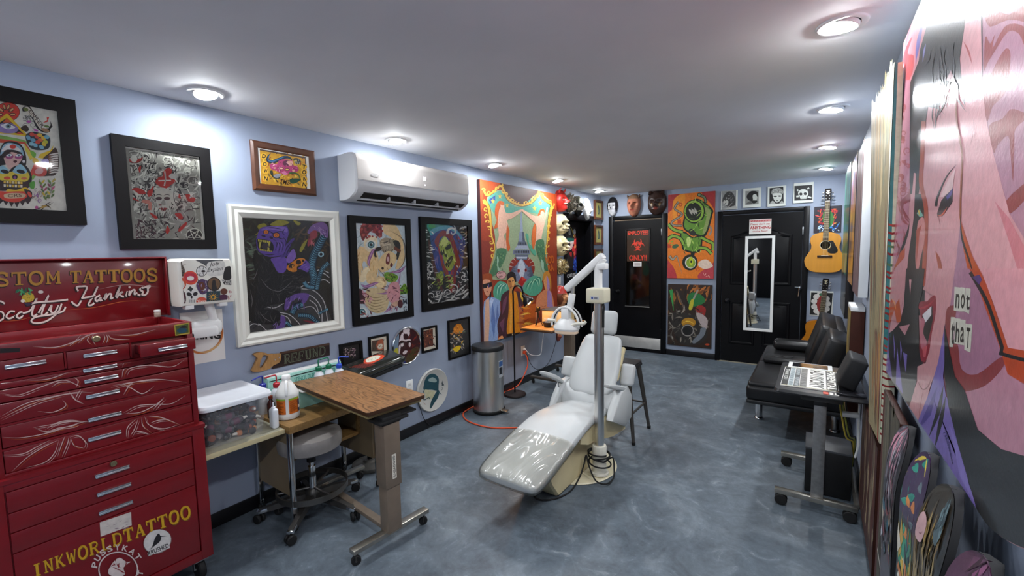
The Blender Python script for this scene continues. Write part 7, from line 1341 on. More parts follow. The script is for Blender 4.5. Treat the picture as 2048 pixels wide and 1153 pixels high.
for pts in ([(345, 270), (382, 300), (365, 380)], [(380, 275), (410, 310), (398, 385)], [(240, 225), (300, 215), (340, 235)]): a.line(pts, 5, VL, 2)
for x, y, r in ((272, 198, 20), (363, 226, 25)): a.ell(x, y, r*1.35, r*1.05, VD); a.ell(x, y, r, r*.8, '#d1701c'); a.ell(x, y, r*.4, r*.4, '#7a1c10'); a.ell(x, y, r*.2, r*.2, '#f0d060')
a.ell(250, 232, 20, 10, VD, 20); a.ell(318, 247, 18, 10, VD, 20); B_([(195, 262), (250, 262), (312, 280), (338, 318), (330, 370), (255, 365), (205, 342), (196, 300)], '#120c14'); B_([(232, 320), (270, 290), (310, 310), (300, 345), (250, 348)], '#3a3038')
for k in range(6): x = 200+19*k; P([(x, 263+2.5*k), (x+16, 265+2.5*k), (x+13, 284+2.5*k), (x+4, 284+2.5*k)], '#b5aa46')
P([(212, 285), (228, 288), (218, 345), (208, 330)], '#b5aa46'); P([(288, 282), (312, 288), (298, 330)], '#b5aa46')
for k in range(7): x = 215+16*k; P([(x, 345+3*k), (x+14, 348+2.5*k), (x+13, 364+1.4*k), (x+1, 362+2*k)], '#a89d3c')
P([(286, 330), (302, 340), (300, 368), (284, 364)], '#b5aa46')
B_([(452, 512), (500, 468), (560, 432), (618, 438), (604, 482), (548, 502), (542, 545), (490, 546)], '#c97a18'); a.ell(560, 465, 24, 21, '#2a1608'); a.ell(600, 452, 10, 12, '#2a1608'); a.ell(497, 498, 26, 20, '#2a1608', -20); flicks(a, 480, 470, 520, 530, 8, (20, 34), (4, 6), ['#e0a23a'], 38, (1.2, 1.6)); B_([(556, 520), (590, 490), (622, 448), (658, 490), (642, 552), (592, 532)], '#6548a0'); flicks(a, 580, 480, 645, 540, 8, (30, 50), (5, 8), [VD, VL], 39, (-.8, -.3))
B_([(434, 885), (450, 800), (522, 750), (612, 738), (655, 760), (604, 835), (562, 782), (502, 812), (472, 875)], '#63478f'); flicks(a, 450, 750, 640, 860, 16, (40, 70), (5, 9), [VD, '#8a6fb4'], 40, (1.3, 2.2)); B_([(308, 1085), (390, 1022), (402, 938), (442, 960), (434, 1042), (350, 1088)], '#63478f'); flicks(a, 340, 980, 430, 1070, 10, (40, 70), (5, 8), [VD, '#8a6fb4'], 41, (1.6, 2.6))
a.build('print', M_art, t); glass(t, 1.205, 1.932, 1.043, 1.899, .078, .0225)
MIRROR_TURN = -.018
# surreal figures
t, a = leftpic('black framed pastel drawing of surreal figures with an eyeball, under the air conditioner', 2.018, 2.614, 1.047, 1.879, .055, .028, M_fblk, M_paper); a.crop(690, 425, 4.907); P = a.poly; B_ = a.blob; K = '#241a1c'
P([(60, 70), (600, 90), (630, 1000), (100, 1080)], '#b9c6cc'); flicks(a, 80, 90, 580, 400, 30, (60, 140), (6, 14), ['#8fa3ac', '#d3d9da', '#9fb0b8'], 1)
SK, SH = '#d9bc8c', '#b58a5a'
B_([(380, 110), (460, 110), (520, 160), (570, 300), (580, 480), (500, 560), (520, 400), (460, 260), (380, 200)], SK); B_([(140, 340), (200, 350), (300, 380), (330, 480), (310, 640), (270, 700), (210, 680), (230, 560), (180, 480), (150, 660), (120, 660), (100, 460)], SK); flicks(a, 110, 350, 320, 690, 26, (40, 110), (6, 14), [SH, '#e6cda0', '#caa36a'], 2, (1, 2.2))
B_([(190, 270), (240, 230), (310, 250), (310, 340), (250, 390), (190, 350)], '#e0d0b0'); B_([(150, 150), (230, 100), (340, 105), (365, 190), (350, 240), (310, 230), (270, 180), (210, 230), (180, 280), (155, 240)], '#6a1f26'); q = random.Random(4)
for k in range(40): a.ell(q.uniform(155, 360), q.uniform(110, 250), q.uniform(8, 18), q.uniform(8, 16), q.choice(['#8a2a30', '#4a141a', '#a84a4a']))
def eye(x, y, r): a.ell(x, y, r*1.5, r*1.3, '#d9dcd6'); a.ell(x, y, r, r, '#3d5f68'); a.ell(x, y, r*.7, r*.7, '#6a9aa0'); a.ell(x+2, y, r*.42, r*.42, '#141214'); a.ell(x+r*.3, y-r*.3, r*.18, r*.18, '#f0f0f0')
eye(255, 318, 34)
B_([(340, 290), (390, 250), (470, 270), (490, 350), (440, 400), (370, 390)], '#9a8d78'); flicks(a, 340, 270, 480, 390, 26, (30, 70), (5, 10), ['#5a4d40', '#c2b59a', '#3a302a'], 5); B_([(285, 430), (290, 360), (330, 340), (360, 350), (340, 380), (300, 390), (310, 440)], K); B_([(470, 285), (520, 280), (545, 340), (520, 460), (490, 440), (510, 380)], '#2a2426'); P([(480, 330), (550, 370), (540, 400), (480, 370)], '#6a3422')
B_([(320, 520), (350, 440), (420, 380), (500, 420), (490, 500), (420, 570), (350, 585)], SK); B_([(400, 500), (405, 430), (430, 400), (440, 450), (430, 510)], '#6a141c'); a.ell(420, 460, 12, 24, '#c9a0a0'); B_([(440, 520), (455, 495), (470, 520), (450, 540)], '#5a1a22'); a.ell(368, 550, 12, 14, K)
B_([(160, 600), (200, 540), (245, 560), (240, 620), (190, 680), (150, 680)], '#e3d2ac'); a.ell(255, 630, 48, 62, SK, 10); a.ell(350, 690, 58, 62, SK); a.ell(345, 695, 40, 44, '#e6d0a0'); B_([(215, 760), (300, 740), (400, 760), (430, 850), (400, 960), (300, 990), (210, 920), (195, 840)], '#cbb68c')
for k in range(6): a.line([(205, 800+28*k), (290, 840+28*k), (400, 820+26*k)], 8, '#8a7450', 2)
B_([(385, 600), (440, 590), (520, 630), (480, 690), (400, 670)], '#6d9a26'); B_([(545, 740), (590, 700), (612, 790), (540, 810), (500, 850), (500, 800)], '#6d9a26')
for k in range(30): a.ell(q.uniform(395, 500), q.uniform(605, 670), 5, 6, '#2a4a12'); a.ell(q.uniform(545, 605), q.uniform(715, 800), 5, 6, '#2a4a12')
for pts in ([(150, 700), (200, 730), (290, 700), (330, 690)], [(300, 800), (420, 790), (510, 720), (545, 590)], [(430, 590), (530, 580), (600, 520)], [(380, 990), (450, 930), (490, 840)], [(240, 540), (230, 480), (270, 380), (300, 360)]): a.line(pts, 30, '#8a5a8c', 2); a.line(pts, 9, '#b88ab0', 2)
a.line([(440, 180), (560, 260), (590, 400), (560, 520), (470, 600)], 10, '#6a6058', 2); B_([(440, 700), (520, 690), (540, 800), (520, 900), (440, 880), (410, 800)], '#c98f94'); B_([(460, 940), (540, 900), (560, 860), (530, 860), (450, 900)], '#c9a48c'); B_([(105, 790), (150, 750), (190, 830), (190, 900), (130, 870)], '#3a161c'); flicks(a, 105, 740, 240, 900, 24, (30, 80), (8, 16), ['#7a2a36', '#4a1a22', '#c98f9a'], 6); flicks(a, 380, 700, 540, 960, 24, (30, 80), (6, 12), ['#7a3a5a', '#d0a0a8', '#5a2a3a'], 7); eye(165, 980, 34); flicks(a, 120, 990, 330, 1040, 14, (30, 60), (8, 12), ['#5a1a22', '#8a3a3a'], 8); a.ell(540, 900, 26, 40, '#4a1a22'); a.text('M', (570, 905), (608, 900), 52, '#2a3440', bold=.02); a.text('G', (575, 975), (605, 972), 50, '#2a3440', bold=.02)
flicks(a, 330, 560, 500, 700, 18, (30, 60), (4, 7), [SH, '#7a5a3a'], 9)
a.build('print', M_art, t); glass(t, 2.018, 2.614, 1.047, 1.879, .055, .021)
# reaper
t, a = leftpic('black framed print of a green hooded skull in white curling waves', 2.727, 3.42, 1.071, 1.907, .06, .028, M_fblk, M_paper); a.crop(830, 430, 5.765); P = a.poly; B_ = a.blob
P([(90, 80), (615, 100), (620, 1000), (110, 1075)], '#171617'); B_([(180, 180), (280, 120), (420, 130), (530, 220), (580, 320), (560, 440), (540, 600), (480, 700), (300, 700), (230, 560), (190, 380)], '#2b3a78'); B_([(150, 100), (360, 95), (360, 140), (250, 170), (170, 200)], '#2a7a6a'); a.ell(195, 130, 40, 26, '#3a8a4a'); B_([(170, 190), (260, 140), (400, 125), (520, 220), (560, 320), (480, 220), (380, 170), (260, 190), (190, 240)], '#4f93a4'); flicks(a, 200, 200, 560, 560, 60, (40, 110), (8, 18), ['#2a3f8a', '#4a62a8', '#1a2452', '#6a5a8a'], 2, (1, 2.2))
B_([(225, 300), (300, 190), (370, 195), (430, 250), (480, 380), (520, 560), (480, 660), (470, 780), (430, 900), (400, 860), (440, 700), (460, 500), (420, 350), (370, 260), (290, 260), (265, 380)], '#7a1f1d'); flicks(a, 330, 210, 500, 840, 40, (40, 110), (8, 16), ['#a8322a', '#5a1416', '#8c2a24'], 3, (1.1, 1.7)); B_([(265, 380), (300, 400), (330, 560), (380, 640), (380, 720), (340, 680), (300, 560)], '#8a2a28'); B_([(150, 300), (180, 330), (230, 560), (320, 860), (300, 880), (200, 600)], '#4a2420')
B_([(275, 340), (310, 270), (345, 245), (380, 290), (410, 320), (430, 400), (470, 520), (440, 600), (400, 650), (350, 600), (320, 470), (290, 420)], '#8a9a34'); B_([(290, 340), (325, 270), (360, 260), (385, 320), (330, 370)], '#b9c46a'); B_([(345, 385), (400, 335), (412, 380), (370, 405)], '#141a0c'); B_([(292, 430), (330, 400), (335, 450), (305, 465)], '#141a0c'); B_([(340, 440), (375, 470), (375, 490), (345, 480)], '#1c2410'); B_([(350, 570), (410, 480), (440, 490), (410, 560), (380, 610)], '#2a1c10'); flicks(a, 350, 480, 450, 610, 16, (20, 40), (6, 12), ['#c98a3a', '#d9d07a', '#4a5a1c'], 4, (1, 2)); flicks(a, 290, 260, 460, 640, 30, (30, 70), (4, 9), ['#5a6a1f', '#c2cc7a', '#3a4416'], 5, (.8, 2.2))
for k in range(5): P([(240+14*k, 700+10*k), (300+8*k, 640+16*k), (330, 670+14*k), (270+10*k, 730+12*k)], '#8a9a3c' if k % 2 else '#6a7a2a')
flicks(a, 220, 640, 330, 830, 24, (30, 70), (8, 14), ['#b0bc5a', '#4a5a1e', '#7a8a30'], 6, (2, 2.8)); flicks(a, 370, 670, 450, 850, 26, (30, 60), (8, 14), ['#8a9a3c', '#4a5a1e', '#aab65a'], 7, (2.4, 3.4))
WH = ['#b9b7b2', '#8f8d8a', '#d6d4d0']
for args in ((190, 940, 60, 16), (450, 860, 60, 14), (430, 200, 60, 30), (380, 900, 44, 12), (270, 900, 40, 12), (165, 690, 34, 14), (560, 720, 34, 14)): curl(a, *args, '#c9c7c2', 1.3, args[0])
for pts in ([(250, 1040), (290, 960), (330, 860)], [(300, 1010), (400, 980), (520, 990)], [(420, 960), (520, 860), (590, 800)], [(450, 940), (560, 900), (605, 850)], [(520, 990), (580, 940), (605, 900)], [(150, 960), (200, 1020), (290, 1040)], [(440, 110), (470, 180), (430, 250)], [(510, 170), (550, 150), (590, 155)], [(530, 640), (570, 610), (600, 600)], [(120, 480), (150, 480), (170, 490)], [(125, 780), (150, 830), (160, 860)]): a.line(pts, 18, '#b9b7b2', 2)
flicks(a, 110, 120, 190, 860, 26, (30, 70), (7, 14), WH, 8, (-.2, .6)); flicks(a, 510, 110, 600, 520, 26, (30, 70), (7, 14), WH+['#a08a6a'], 9, (-.4, .4)); flicks(a, 150, 860, 600, 1040, 40, (40, 90), (7, 13), WH, 10, (-.8, .4)); flicks(a, 500, 600, 600, 800, 20, (30, 60), (8, 14), WH, 11); flicks(a, 120, 560, 230, 760, 20, (30, 60), (8, 14), WH, 12)
a.build('print', M_art, t); glass(t, 2.727, 3.42, 1.071, 1.907, .06, .021)

# small frames low on the left wall
def small(label, u0, u1, z0, z1, w, fn, fm=None, back=None, crop=(0, 0, 1)):
    t, a = leftpic(label, u0, u1, z0, z1, w, .018, fm or M_fblk, back or M_mat); a.crop(*crop); fn(a); a.build('print', M_art, t)
def s1(a): a.poly([(190, 420), (500, 380), (520, 700), (190, 700)], '#0f0d0e'); flicks(a, 235, 470, 425, 620, 60, (20, 50), (6, 14), ['#7a5a6a', '#a88a92', '#4a2a3a', '#c2b0b0', '#5a5040'], 1)
small('small black frame with a pinkish flower, half hidden behind the black arm rest', 1.893, 2.088, .735, .93, .022, s1, None, mat('black_mount', '#131213', .6), (660, 640, 8.236))
def s2(a): a.poly([(690, 350), (880, 315), (890, 520), (690, 520)], '#4a3a30'); a.blob([(760, 420), (800, 340), (870, 330), (880, 480), (800, 500)], '#a8583a', 4); a.blob([(785, 440), (810, 400), (860, 400), (860, 470), (800, 480)], '#cfc8b4', 4); flicks(a, 690, 340, 880, 500, 16, (20, 50), (5, 10), ['#2a2220', '#7a4a32'], 2)
small('small black frame with a wide cream mount, right of the flower picture', 2.15, 2.34, .735, .941, .016, s2, crop=(660, 640, 8.236))
def s3(a): a.poly([(470, 135), (580, 110), (585, 315), (475, 342)], '#5a2c1e'); flicks(a, 475, 130, 580, 330, 40, (24, 60), (6, 14), ['#8a4a30', '#1f1414', '#b0704a', '#3a2a2c', '#6a3a28'], 3)
small('narrow black framed dark red print between the drum head and the orange swirl picture', 2.709, 2.9, .7, .927, .018, s3, crop=(770, 640, 6.07))
def s4(a):
    a.poly([(750, 10), (1010, 0), (1020, 400), (770, 470)], '#2e2e2e'); a.blob([(830, 110), (870, 55), (920, 60), (950, 120), (930, 160), (850, 170)], '#c9781c', 4); flicks(a, 790, 130, 960, 380, 60, (24, 70), (8, 18), ['#b9b0a2', '#8a8078', '#d9a83a', '#6a7a5a', '#1c1c1c', '#a06a3a', '#4a4440'], 4); a.blob([(825, 360), (870, 320), (920, 320), (900, 370), (860, 390)], '#d9b41c', 3); flicks(a, 840, 70, 940, 150, 14, (20, 40), (5, 9), ['#e09a3a', '#8a4a14'], 5)
small('thin framed grey picture with an orange and yellow swirl, right of the small frames', 3.05, 3.365, .564, .944, .016, s4, None, mat('grey_mount', '#2f2f30', .6), (770, 640, 6.07))
# painted drum heads
def drum(label, yc, zc, r, rim, draw, tilt=0.):
    t = thing('drum_head', label, 'drum head', (.02, yc, zc), None); mb = MB(); mb.lathe([(r, .001), (r+.006, .004), (r+.006, .02), (r, .026), (r-.006, .022)], (0, yc, zc), 48, (1, 0, 0)); mb.build('hoop', rim, t)
    mb = MB(); mb.lathe([(r-.004, .012), (r-.006, .021), (0, .0215)], (0, yc, zc), 48, (1, 0, 0)); mb.build('skin', mat('drum_skin', '#cfcdc2', .45, var=.03), t); a = Art(0, .0222, 1); a.crop(770, 640, 6.07)
    class _C: pass
    def cl(p):
        d = Vector((0, p.y-yc, p.z-zc)); R_ = r-.008
        if d.length > R_: d = d.normalized()*R_; p.y = yc+d.y; p.z = zc+d.z
        return p
    a.cl = cl; draw(a); a.build('painting', M_artg, t)
def dr1(a):
    a.ell(255, 320, 200, 260, '#39181c'); a.blob([(90, 280), (130, 180), (170, 180), (150, 400), (110, 420)], '#6d8296', 4); a.blob([(110, 380), (150, 340), (165, 430), (140, 450)], '#a8a432', 4); a.blob([(130, 440), (220, 480), (260, 540), (180, 540)], '#1c2470', 4); a.blob([(300, 380), (400, 330), (400, 440), (300, 530), (250, 500)], '#4a3a20', 4); flicks(a, 280, 150, 410, 480, 24, (40, 90), (8, 20), ['#5a2018', '#7a2a20', '#3a3418', '#4a1418'], 1)
    for s in ([(225, 110), (260, 95), (300, 110), (290, 160), (240, 170), (220, 150)], [(200, 170), (225, 160), (230, 240), (300, 235), (310, 260), (240, 262), (200, 250), (170, 270), (175, 240)], [(190, 280), (215, 270), (225, 310), (200, 330)], [(168, 320), (190, 310), (180, 390), (165, 420)], [(290, 280), (312, 285), (305, 330), (288, 320)], [(215, 400), (240, 375), (272, 380), (250, 415), (222, 420)], [(265, 160), (300, 150), (290, 200)]): a.blob(s, '#cfc0c2', 3)
    for x in (225, 245, 262): a.line([(x, 180), (x+4, 228)], 10, '#2a1216', 0, 0)
    a.ell(200, 278, 28, 10, '#241014', -10); a.ell(290, 262, 26, 9, '#241014', -5); a.line([(238, 260), (240, 350)], 8, '#b09a9a', 2, 0)
drum('round painted drum head with a dark red open mouthed face', 2.531, .805, .155, M_chrome, dr1)
def dr2(a):
    a.blob([(490, 720), (540, 665), (600, 660), (650, 710), (650, 800), (640, 860), (560, 850), (470, 850), (475, 780)], '#1d4650', 5); a.blob([(525, 725), (580, 700), (625, 730), (615, 760), (540, 750)], '#8fa09c', 4); a.blob([(480, 850), (560, 860), (610, 870), (570, 960), (500, 960), (485, 900)], '#c0bc98', 4); a.line([(480, 850), (462, 890), (460, 960), (490, 970), (530, 945), (545, 965)], 9, '#1d4650', 0); a.blob([(590, 930), (620, 880), (645, 850), (660, 880), (640, 950), (600, 1010), (560, 1075), (545, 1060), (560, 990)], '#1d4650', 4); a.line([(650, 880), (690, 910)], 20, '#3a6068', 1, 0)
    for k in range(6): a.line([(680+6*k, 780), (700+3*k, 740+12*k), (690+4*k, 800)], 4, '#33424a', 0, 0)
    a.line([(690, 820), (700, 840), (680, 860)], 4, '#33424a'); a.line([(470, 1010), (490, 1030)], 5, '#b0603a')
drum('round white drum head painted with a blindfolded teal head, near the floor', 2.82, .338, .19, mat('white_hoop', '#b9b8b2', .4), dr2)
# three gold framed prints in the corner
for i, (z0, z1, l) in enumerate(((2.06, 2.36, 'gold framed green print, highest of the three in the far left corner'), (1.67, 1.975, 'gold framed green print, middle of the three in the far left corner'), (1.29, 1.6, 'gold framed green print, lowest of the three behind the lamp arm'))):
    t, a = leftpic(l, 6.385, 6.672, z0, z1, .038, .04, M_fwood, mat('green_print', '#b5ad62', .6, var=.1), [(0, 0), (0, .04), (.025, .036), (.038, .016), (.038, 0)], 'gold_frame'); yc = 6.53; zc = (z0+z1)/2
    a.plane((.0195, yc, zc), (0, 1, 0), (0, 0, 1)); a.poly([(-.11, -.12), (.11, -.12), (.11, .12), (-.11, .12)], '#b9b066'); a.blob([(-.03, -.06), (-.04, 0), (-.02, .06), (0, .075), (.02, .06), (.04, 0), (.03, -.06)], '#4a5a4a', 4); a.blob([(-.015, -.04), (0, .04), (.015, -.04)], '#7d8a6d', 4); a.build('print', M_art, t)

# ---- end wall
def backart(label, q, th, edge, name='canvas_painting', cat='painting', m=None):
    p = [at(1, D-th, *k) for k in q]; x0, x1 = (p[0].x+p[3].x)/2, (p[1].x+p[2].x)/2; z1, z0 = (p[0].z+p[1].z)/2, (p[2].z+p[3].z)/2; t = thing(name, label, cat, ((x0+x1)/2, D, z0))
    mb = MB(); mb.rbox((x0, D-th, z0), (x1, D-.001, z1), .002); mb.build('panel', edge, t, smooth=0); a = Art(1, D-th-.0005, -1); a.clipbox = [(0, x0+.001, x1-.001), (2, z0+.001, z1-.001)]; a.rect = (x0, x1, z0, z1); return t, a
t, a = backart('orange canvas of a green one eyed robot on a wheel', ((1337, 391), (1430, 381), (1427, 556), (1334, 559)), .035, mat('orange_edge', '#a8401c', .6)); a.crop(1330, 375, 3.491); P = a.poly; B_ = a.blob
P([(0, 0), (384, 0), (384, 700), (0, 700)], '#d9741a'); B_([(-20, 20), (120, 30), (80, 120), (20, 180), (-20, 180)], '#a02c2c'); B_([(250, 20), (380, 10), (380, 220), (330, 130)], '#a02c30'); B_([(-10, 500), (60, 560), (80, 660), (-10, 660)], '#b0343a'); B_([(240, 600), (380, 520), (380, 660), (250, 650)], '#b03a44'); B_([(60, 90), (140, 50), (120, 200), (60, 240)], '#e08a20')
K = '#141a10'; GR = '#5d8a2c'
for x, y, c_ in ((108, 122, 'o'), (95, 190, 'o'), (100, 240, '1'), (230, 575, 'o'), (30, 410, '1'), (28, 550, 'o')): a.text(c_, (x-12, y+14), (x+14, y+12), 28, '#b8401c', bold=.01)
a.line([(95, 100), (68, 150), (120, 190), (50, 240), (60, 265), (120, 268)], 16, K, 0); a.line([(95, 100), (68, 150), (120, 190), (50, 240), (60, 265), (120, 268)], 10, '#8a8274', 0); a.line([(30, 480), (55, 505), (80, 480), (95, 520), (120, 610)], 22, K, 1); a.line([(30, 480), (55, 505), (80, 480), (95, 520), (120, 610)], 15, '#9a9080', 1); a.line([(310, 270), (325, 300), (308, 335)], 14, '#8f8378')
a.line([(242, 55), (275, 70), (285, 110)], 20, K); a.line([(242, 55), (275, 70), (285, 110)], 12, '#6a7a5a'); a.ell(240, 52, 16, 14, K); a.ell(240, 52, 10, 9, '#7a8a6a')
B_([(140, 180), (180, 100), (240, 82), (330, 150), (330, 200), (290, 330), (240, 345), (130, 290)], K); B_([(150, 185), (185, 108), (240, 92), (318, 155), (318, 195), (280, 318), (235, 330), (140, 285)], GR); B_([(270, 140), (318, 170), (290, 300), (262, 320), (290, 200)], '#8a9a5a'); a.ell(205, 170, 76, 84, K); a.ell(203, 168, 68, 76, '#86ad3c'); a.ell(200, 170, 56, 64, K)
for k in range(3): a.line([(165+20*k, 150-8*k+k*4), (180+18*k, 170), (190+18*k, 195-4*k)], 17, '#a9a79c', 2)
B_([(165, 300), (190, 290), (215, 320), (205, 340), (175, 330)], '#232823'); B_([(105, 320), (140, 310), (190, 345), (250, 335), (262, 360), (250, 440), (200, 460), (130, 440), (115, 400)], K); B_([(115, 325), (145, 325), (190, 355), (245, 345), (252, 362), (240, 430), (200, 448), (138, 430), (125, 395)], GR); B_([(150, 360), (175, 350), (180, 390), (160, 420)], '#bcd27a')
for pts in ([(20, 255), (60, 295), (125, 315)], [(20, 360), (60, 340), (110, 360), (130, 400)], [(250, 350), (300, 375), (335, 395), (335, 440)], [(235, 420), (290, 430), (325, 465)]): a.line(pts, 28, K); a.line(pts, 17, '#7ea53a')
flicks(a, 15, 330, 60, 400, 6, (20, 30), (8, 12), ['#7ea53a'], 1); a.ell(72, 412, 24, 14, '#3c5a3a', -20); flicks(a, 120, 330, 250, 440, 16, (20, 50), (4, 8), ['#2c4416', '#a5c45a'], 2, (1, 2)); flicks(a, 150, 100, 310, 310, 18, (20, 50), (4, 8), ['#2c4416', '#9dba58'], 3)
P([(178, 450), (210, 450), (205, 480), (182, 480)], K); a.ell(175, 525, 54, 56, K); a.ell(178, 527, 38, 40, '#cfcbc0'); a.ell(180, 528, 32, 34, '#7e9a2c'); a.ell(183, 515, 14, 30, '#b5c42c'); a.ell(183, 520, 7, 9, K); B_([(240, 520), (290, 505), (335, 550), (280, 570), (235, 550)], '#d9c2b0'); flicks(a, 270, 605, 318, 622, 6, (12, 20), (3, 5), ['#e8c0b0'], 4); a.build('paint', M_art, t)
t, a = backart('dark canvas of grey machinery on brown with a green dome, below the robot painting', ((1336, 569), (1425, 570), (1422, 698), (1335, 690)), .02, mat('dark_edge', '#1d1a1c', .6)); a.crop(1330, 375, 3.491); P = a.poly; B_ = a.blob
P([(0, 660), (384, 660), (384, 1153), (0, 1153)], '#2a1a10'); flicks(a, 150, 680, 335, 860, 40, (40, 90), (10, 22), ['#8a4f1c', '#a8642a', '#1a110c', '#6a3a16'], 1, (-1.6, -.6)); flicks(a, 20, 690, 160, 900, 26, (40, 100), (12, 22), ['#5a3a1c', '#1a120c', '#8a5a24', '#3a2a1a'], 2, (1.2, 2)); a.line([(42, 715), (60, 860)], 26, '#2f8a44', 1, 0); a.line([(85, 700), (160, 880)], 34, '#231a16', 0, 0); a.line([(80, 720), (140, 860)], 10, '#5a4a40', 0, 0)
B_([(155, 770), (190, 735), (250, 750), (282, 790), (250, 820), (180, 830)], '#1f6a34'); a.line([(190, 800), (230, 715)], 12, '#8f8a80', 0, 0); B_([(165, 850), (180, 790), (200, 785), (190, 850)], '#b0a82c'); B_([(205, 850), (250, 825), (285, 850), (270, 900), (225, 890)], '#8a1f1c'); B_([(45, 890), (110, 870), (180, 890), (230, 900), (290, 960), (290, 1050), (220, 1100), (110, 1090), (60, 1000)], '#26221f'); flicks(a, 40, 870, 290, 1090, 70, (24, 70), (6, 14), ['#4a453f', '#6d665c', '#15120f', '#8a8378'], 3); a.ell(165, 945, 50, 34, '#a8781c'); a.line([(120, 950), (160, 935), (205, 955)], 7, '#d9b03a', 2); a.ell(158, 1000, 46, 44, '#1a1718'); a.line([(158+40*cos(q*.5), 1000+38*sin(q*.5)) for q in range(13)], 7, '#8a8580', 0, 3, True); a.ell(150, 1005, 24, 24, '#0c0a0b'); B_([(218, 880), (265, 890), (298, 930), (285, 990), (250, 960)], '#a89a98'); B_([(285, 985), (270, 1040), (210, 1090), (190, 1075), (240, 1020), (250, 985)], '#6a7078'); a.ell(295, 1098, 16, 7, '#b0401c'); a.build('paint', M_art, t)
PRN = {1: '#c9cac6'}
def prn(label, q, draw, th=.02):
    t, a = backart(label, q, th, mat('white_canvas', '#cfd2cc', .6, var=.02), 'small_print', 'picture'); t['group'] = 'black and white prints over the panelled door'; a.crop(1420, 300, 6.783); draw(a); a.build('print', M_art, t)
K = '#19191a'; WT = '#c3c6c0'
def q1(a): a.poly([(160, 555), (355, 550), (350, 810), (160, 815)], '#8d8f8e'); a.blob([(190, 620), (250, 565), (310, 590), (345, 680), (330, 760), (280, 790), (220, 760), (170, 700)], '#3c3c3c', 4); a.blob([(180, 700), (210, 680), (250, 700), (230, 750), (190, 740)], '#bcbdb8', 4); flicks(a, 190, 580, 340, 790, 26, (24, 60), (6, 12), ['#1c1c1c', '#6a6a6a', '#a8a8a4'], 1); a.blob([(180, 810), (260, 780), (350, 760), (350, 815)], '#a9aaa6', 4)
def q2(a): a.poly([(480, 560), (660, 550), (660, 735), (478, 748)], '#8a8c88'); a.blob([(500, 620), (560, 560), (640, 570), (650, 640), (600, 600), (580, 680), (560, 700), (510, 670)], K, 4); a.blob([(580, 620), (620, 600), (640, 650), (620, 690), (590, 690)], WT, 4); a.blob([(565, 690), (640, 690), (620, 720), (580, 725)], K, 4); a.blob([(490, 735), (550, 690), (570, 735)], '#5a5a58', 3)
def q3(a): a.poly([(808, 520), (995, 500), (1000, 725), (806, 735)], K); a.blob([(830, 580), (860, 530), (930, 515), (985, 540), (990, 590), (900, 580), (850, 610)], '#8a8c88', 4); a.blob([(850, 600), (910, 585), (975, 600), (960, 680), (905, 715), (865, 670)], WT, 4); a.ell(885, 632, 24, 9, K); a.ell(945, 628, 22, 9, K); a.ell(912, 690, 16, 5, K); a.blob([(815, 730), (850, 690), (890, 735)], '#a5a6a2', 3); a.blob([(940, 730), (975, 690), (995, 725)], '#a5a6a2', 3); flicks(a, 840, 520, 980, 590, 20, (14, 26), (5, 8), [K, '#c3c6c0'], 2)
def q4(a): a.poly([(1145, 490), (1390, 475), (1390, 680), (1145, 690)], K); a.ell(1265, 590, 70, 58, WT); a.poly([(1215, 630), (1315, 625), (1305, 665), (1228, 668)], WT); a.ell(1232, 600, 22, 20, K); a.ell(1292, 596, 22, 20, K); a.ell(1262, 626, 8, 8, K); a.line([(1180, 540), (1200, 555)], 22, WT, 0, 0); a.line([(1170, 635), (1205, 630)], 24, WT, 0, 0); a.line([(1320, 530), (1345, 515)], 20, WT, 0, 0); a.line([(1325, 640), (1375, 650)], 20, WT, 0, 0); [a.line([(1235+14*k, 648), (1235+14*k, 664)], 3, K, 0, 0) for k in range(5)]
prn('black and white print of a dark head in profile, leftmost over the panelled door', [(1442, 383), (1475, 380), (1475, 419), (1442, 420)], q1); prn('white bordered print of a bearded head, second over the panelled door', [(1486, 378), (1522, 375), (1522, 414), (1486, 416)], q2); prn('white bordered print of a face with a curly hat, third over the panelled door', [(1536, 374), (1572, 371), (1571, 413), (1534, 413)], q3); prn('white bordered print of a skull with crossed bones, over the door hinge side', [(1588, 367), (1628, 364), (1626, 405), (1586, 407)], q4)
t, a = backart('dark canvas with a red and blue flame wreath behind the upper guitar', ((1628, 414), (1683, 411), (1683, 465), (1628, 465)), .015, mat('dark_edge', '#1d1a1c', .6)); a.crop(1420, 300, 6.783); a.poly([(1400, 740), (1800, 740), (1800, 1130), (1400, 1130)], '#2a2630'); flicks(a, 1470, 800, 1730, 1000, 50, (30, 70), (14, 26), ['#c2362a', '#d9672a', '#e09a3a', '#a82a3a', '#d94a4a'], 1); flicks(a, 1450, 1020, 1740, 1090, 40, (30, 60), (12, 20), ['#2a6ac2', '#4a9ad9', '#c2d9e8', '#1c3a7a'], 2); a.blob([(1540, 840), (1640, 830), (1680, 960), (1620, 1050), (1540, 1000)], '#3a7a3a', 4); a.build('paint', M_art, t)
t, a = backart('white bordered print of a white blossom wreath behind the lower guitar', ((1622, 582), (1668, 584), (1664, 634), (1618, 631)), .008, mat('white_canvas', '#cfd2cc', .6, var=.02), 'small_print', 'picture'); a.crop(1560, 360, 3.203); a.poly([(200, 722), (338, 726), (325, 870), (190, 864)], '#171718')
for k in range(11): a.ell(262+44*cos(k*.57), 795+60*sin(k*.57), 20, 17, '#c9c6c0')
a.blob([(235, 790), (265, 740), (290, 790), (255, 850)], '#8a2a26', 4); a.ell(270, 735, 20, 10, '#3a6a4a'); a.build('print', M_art, t)
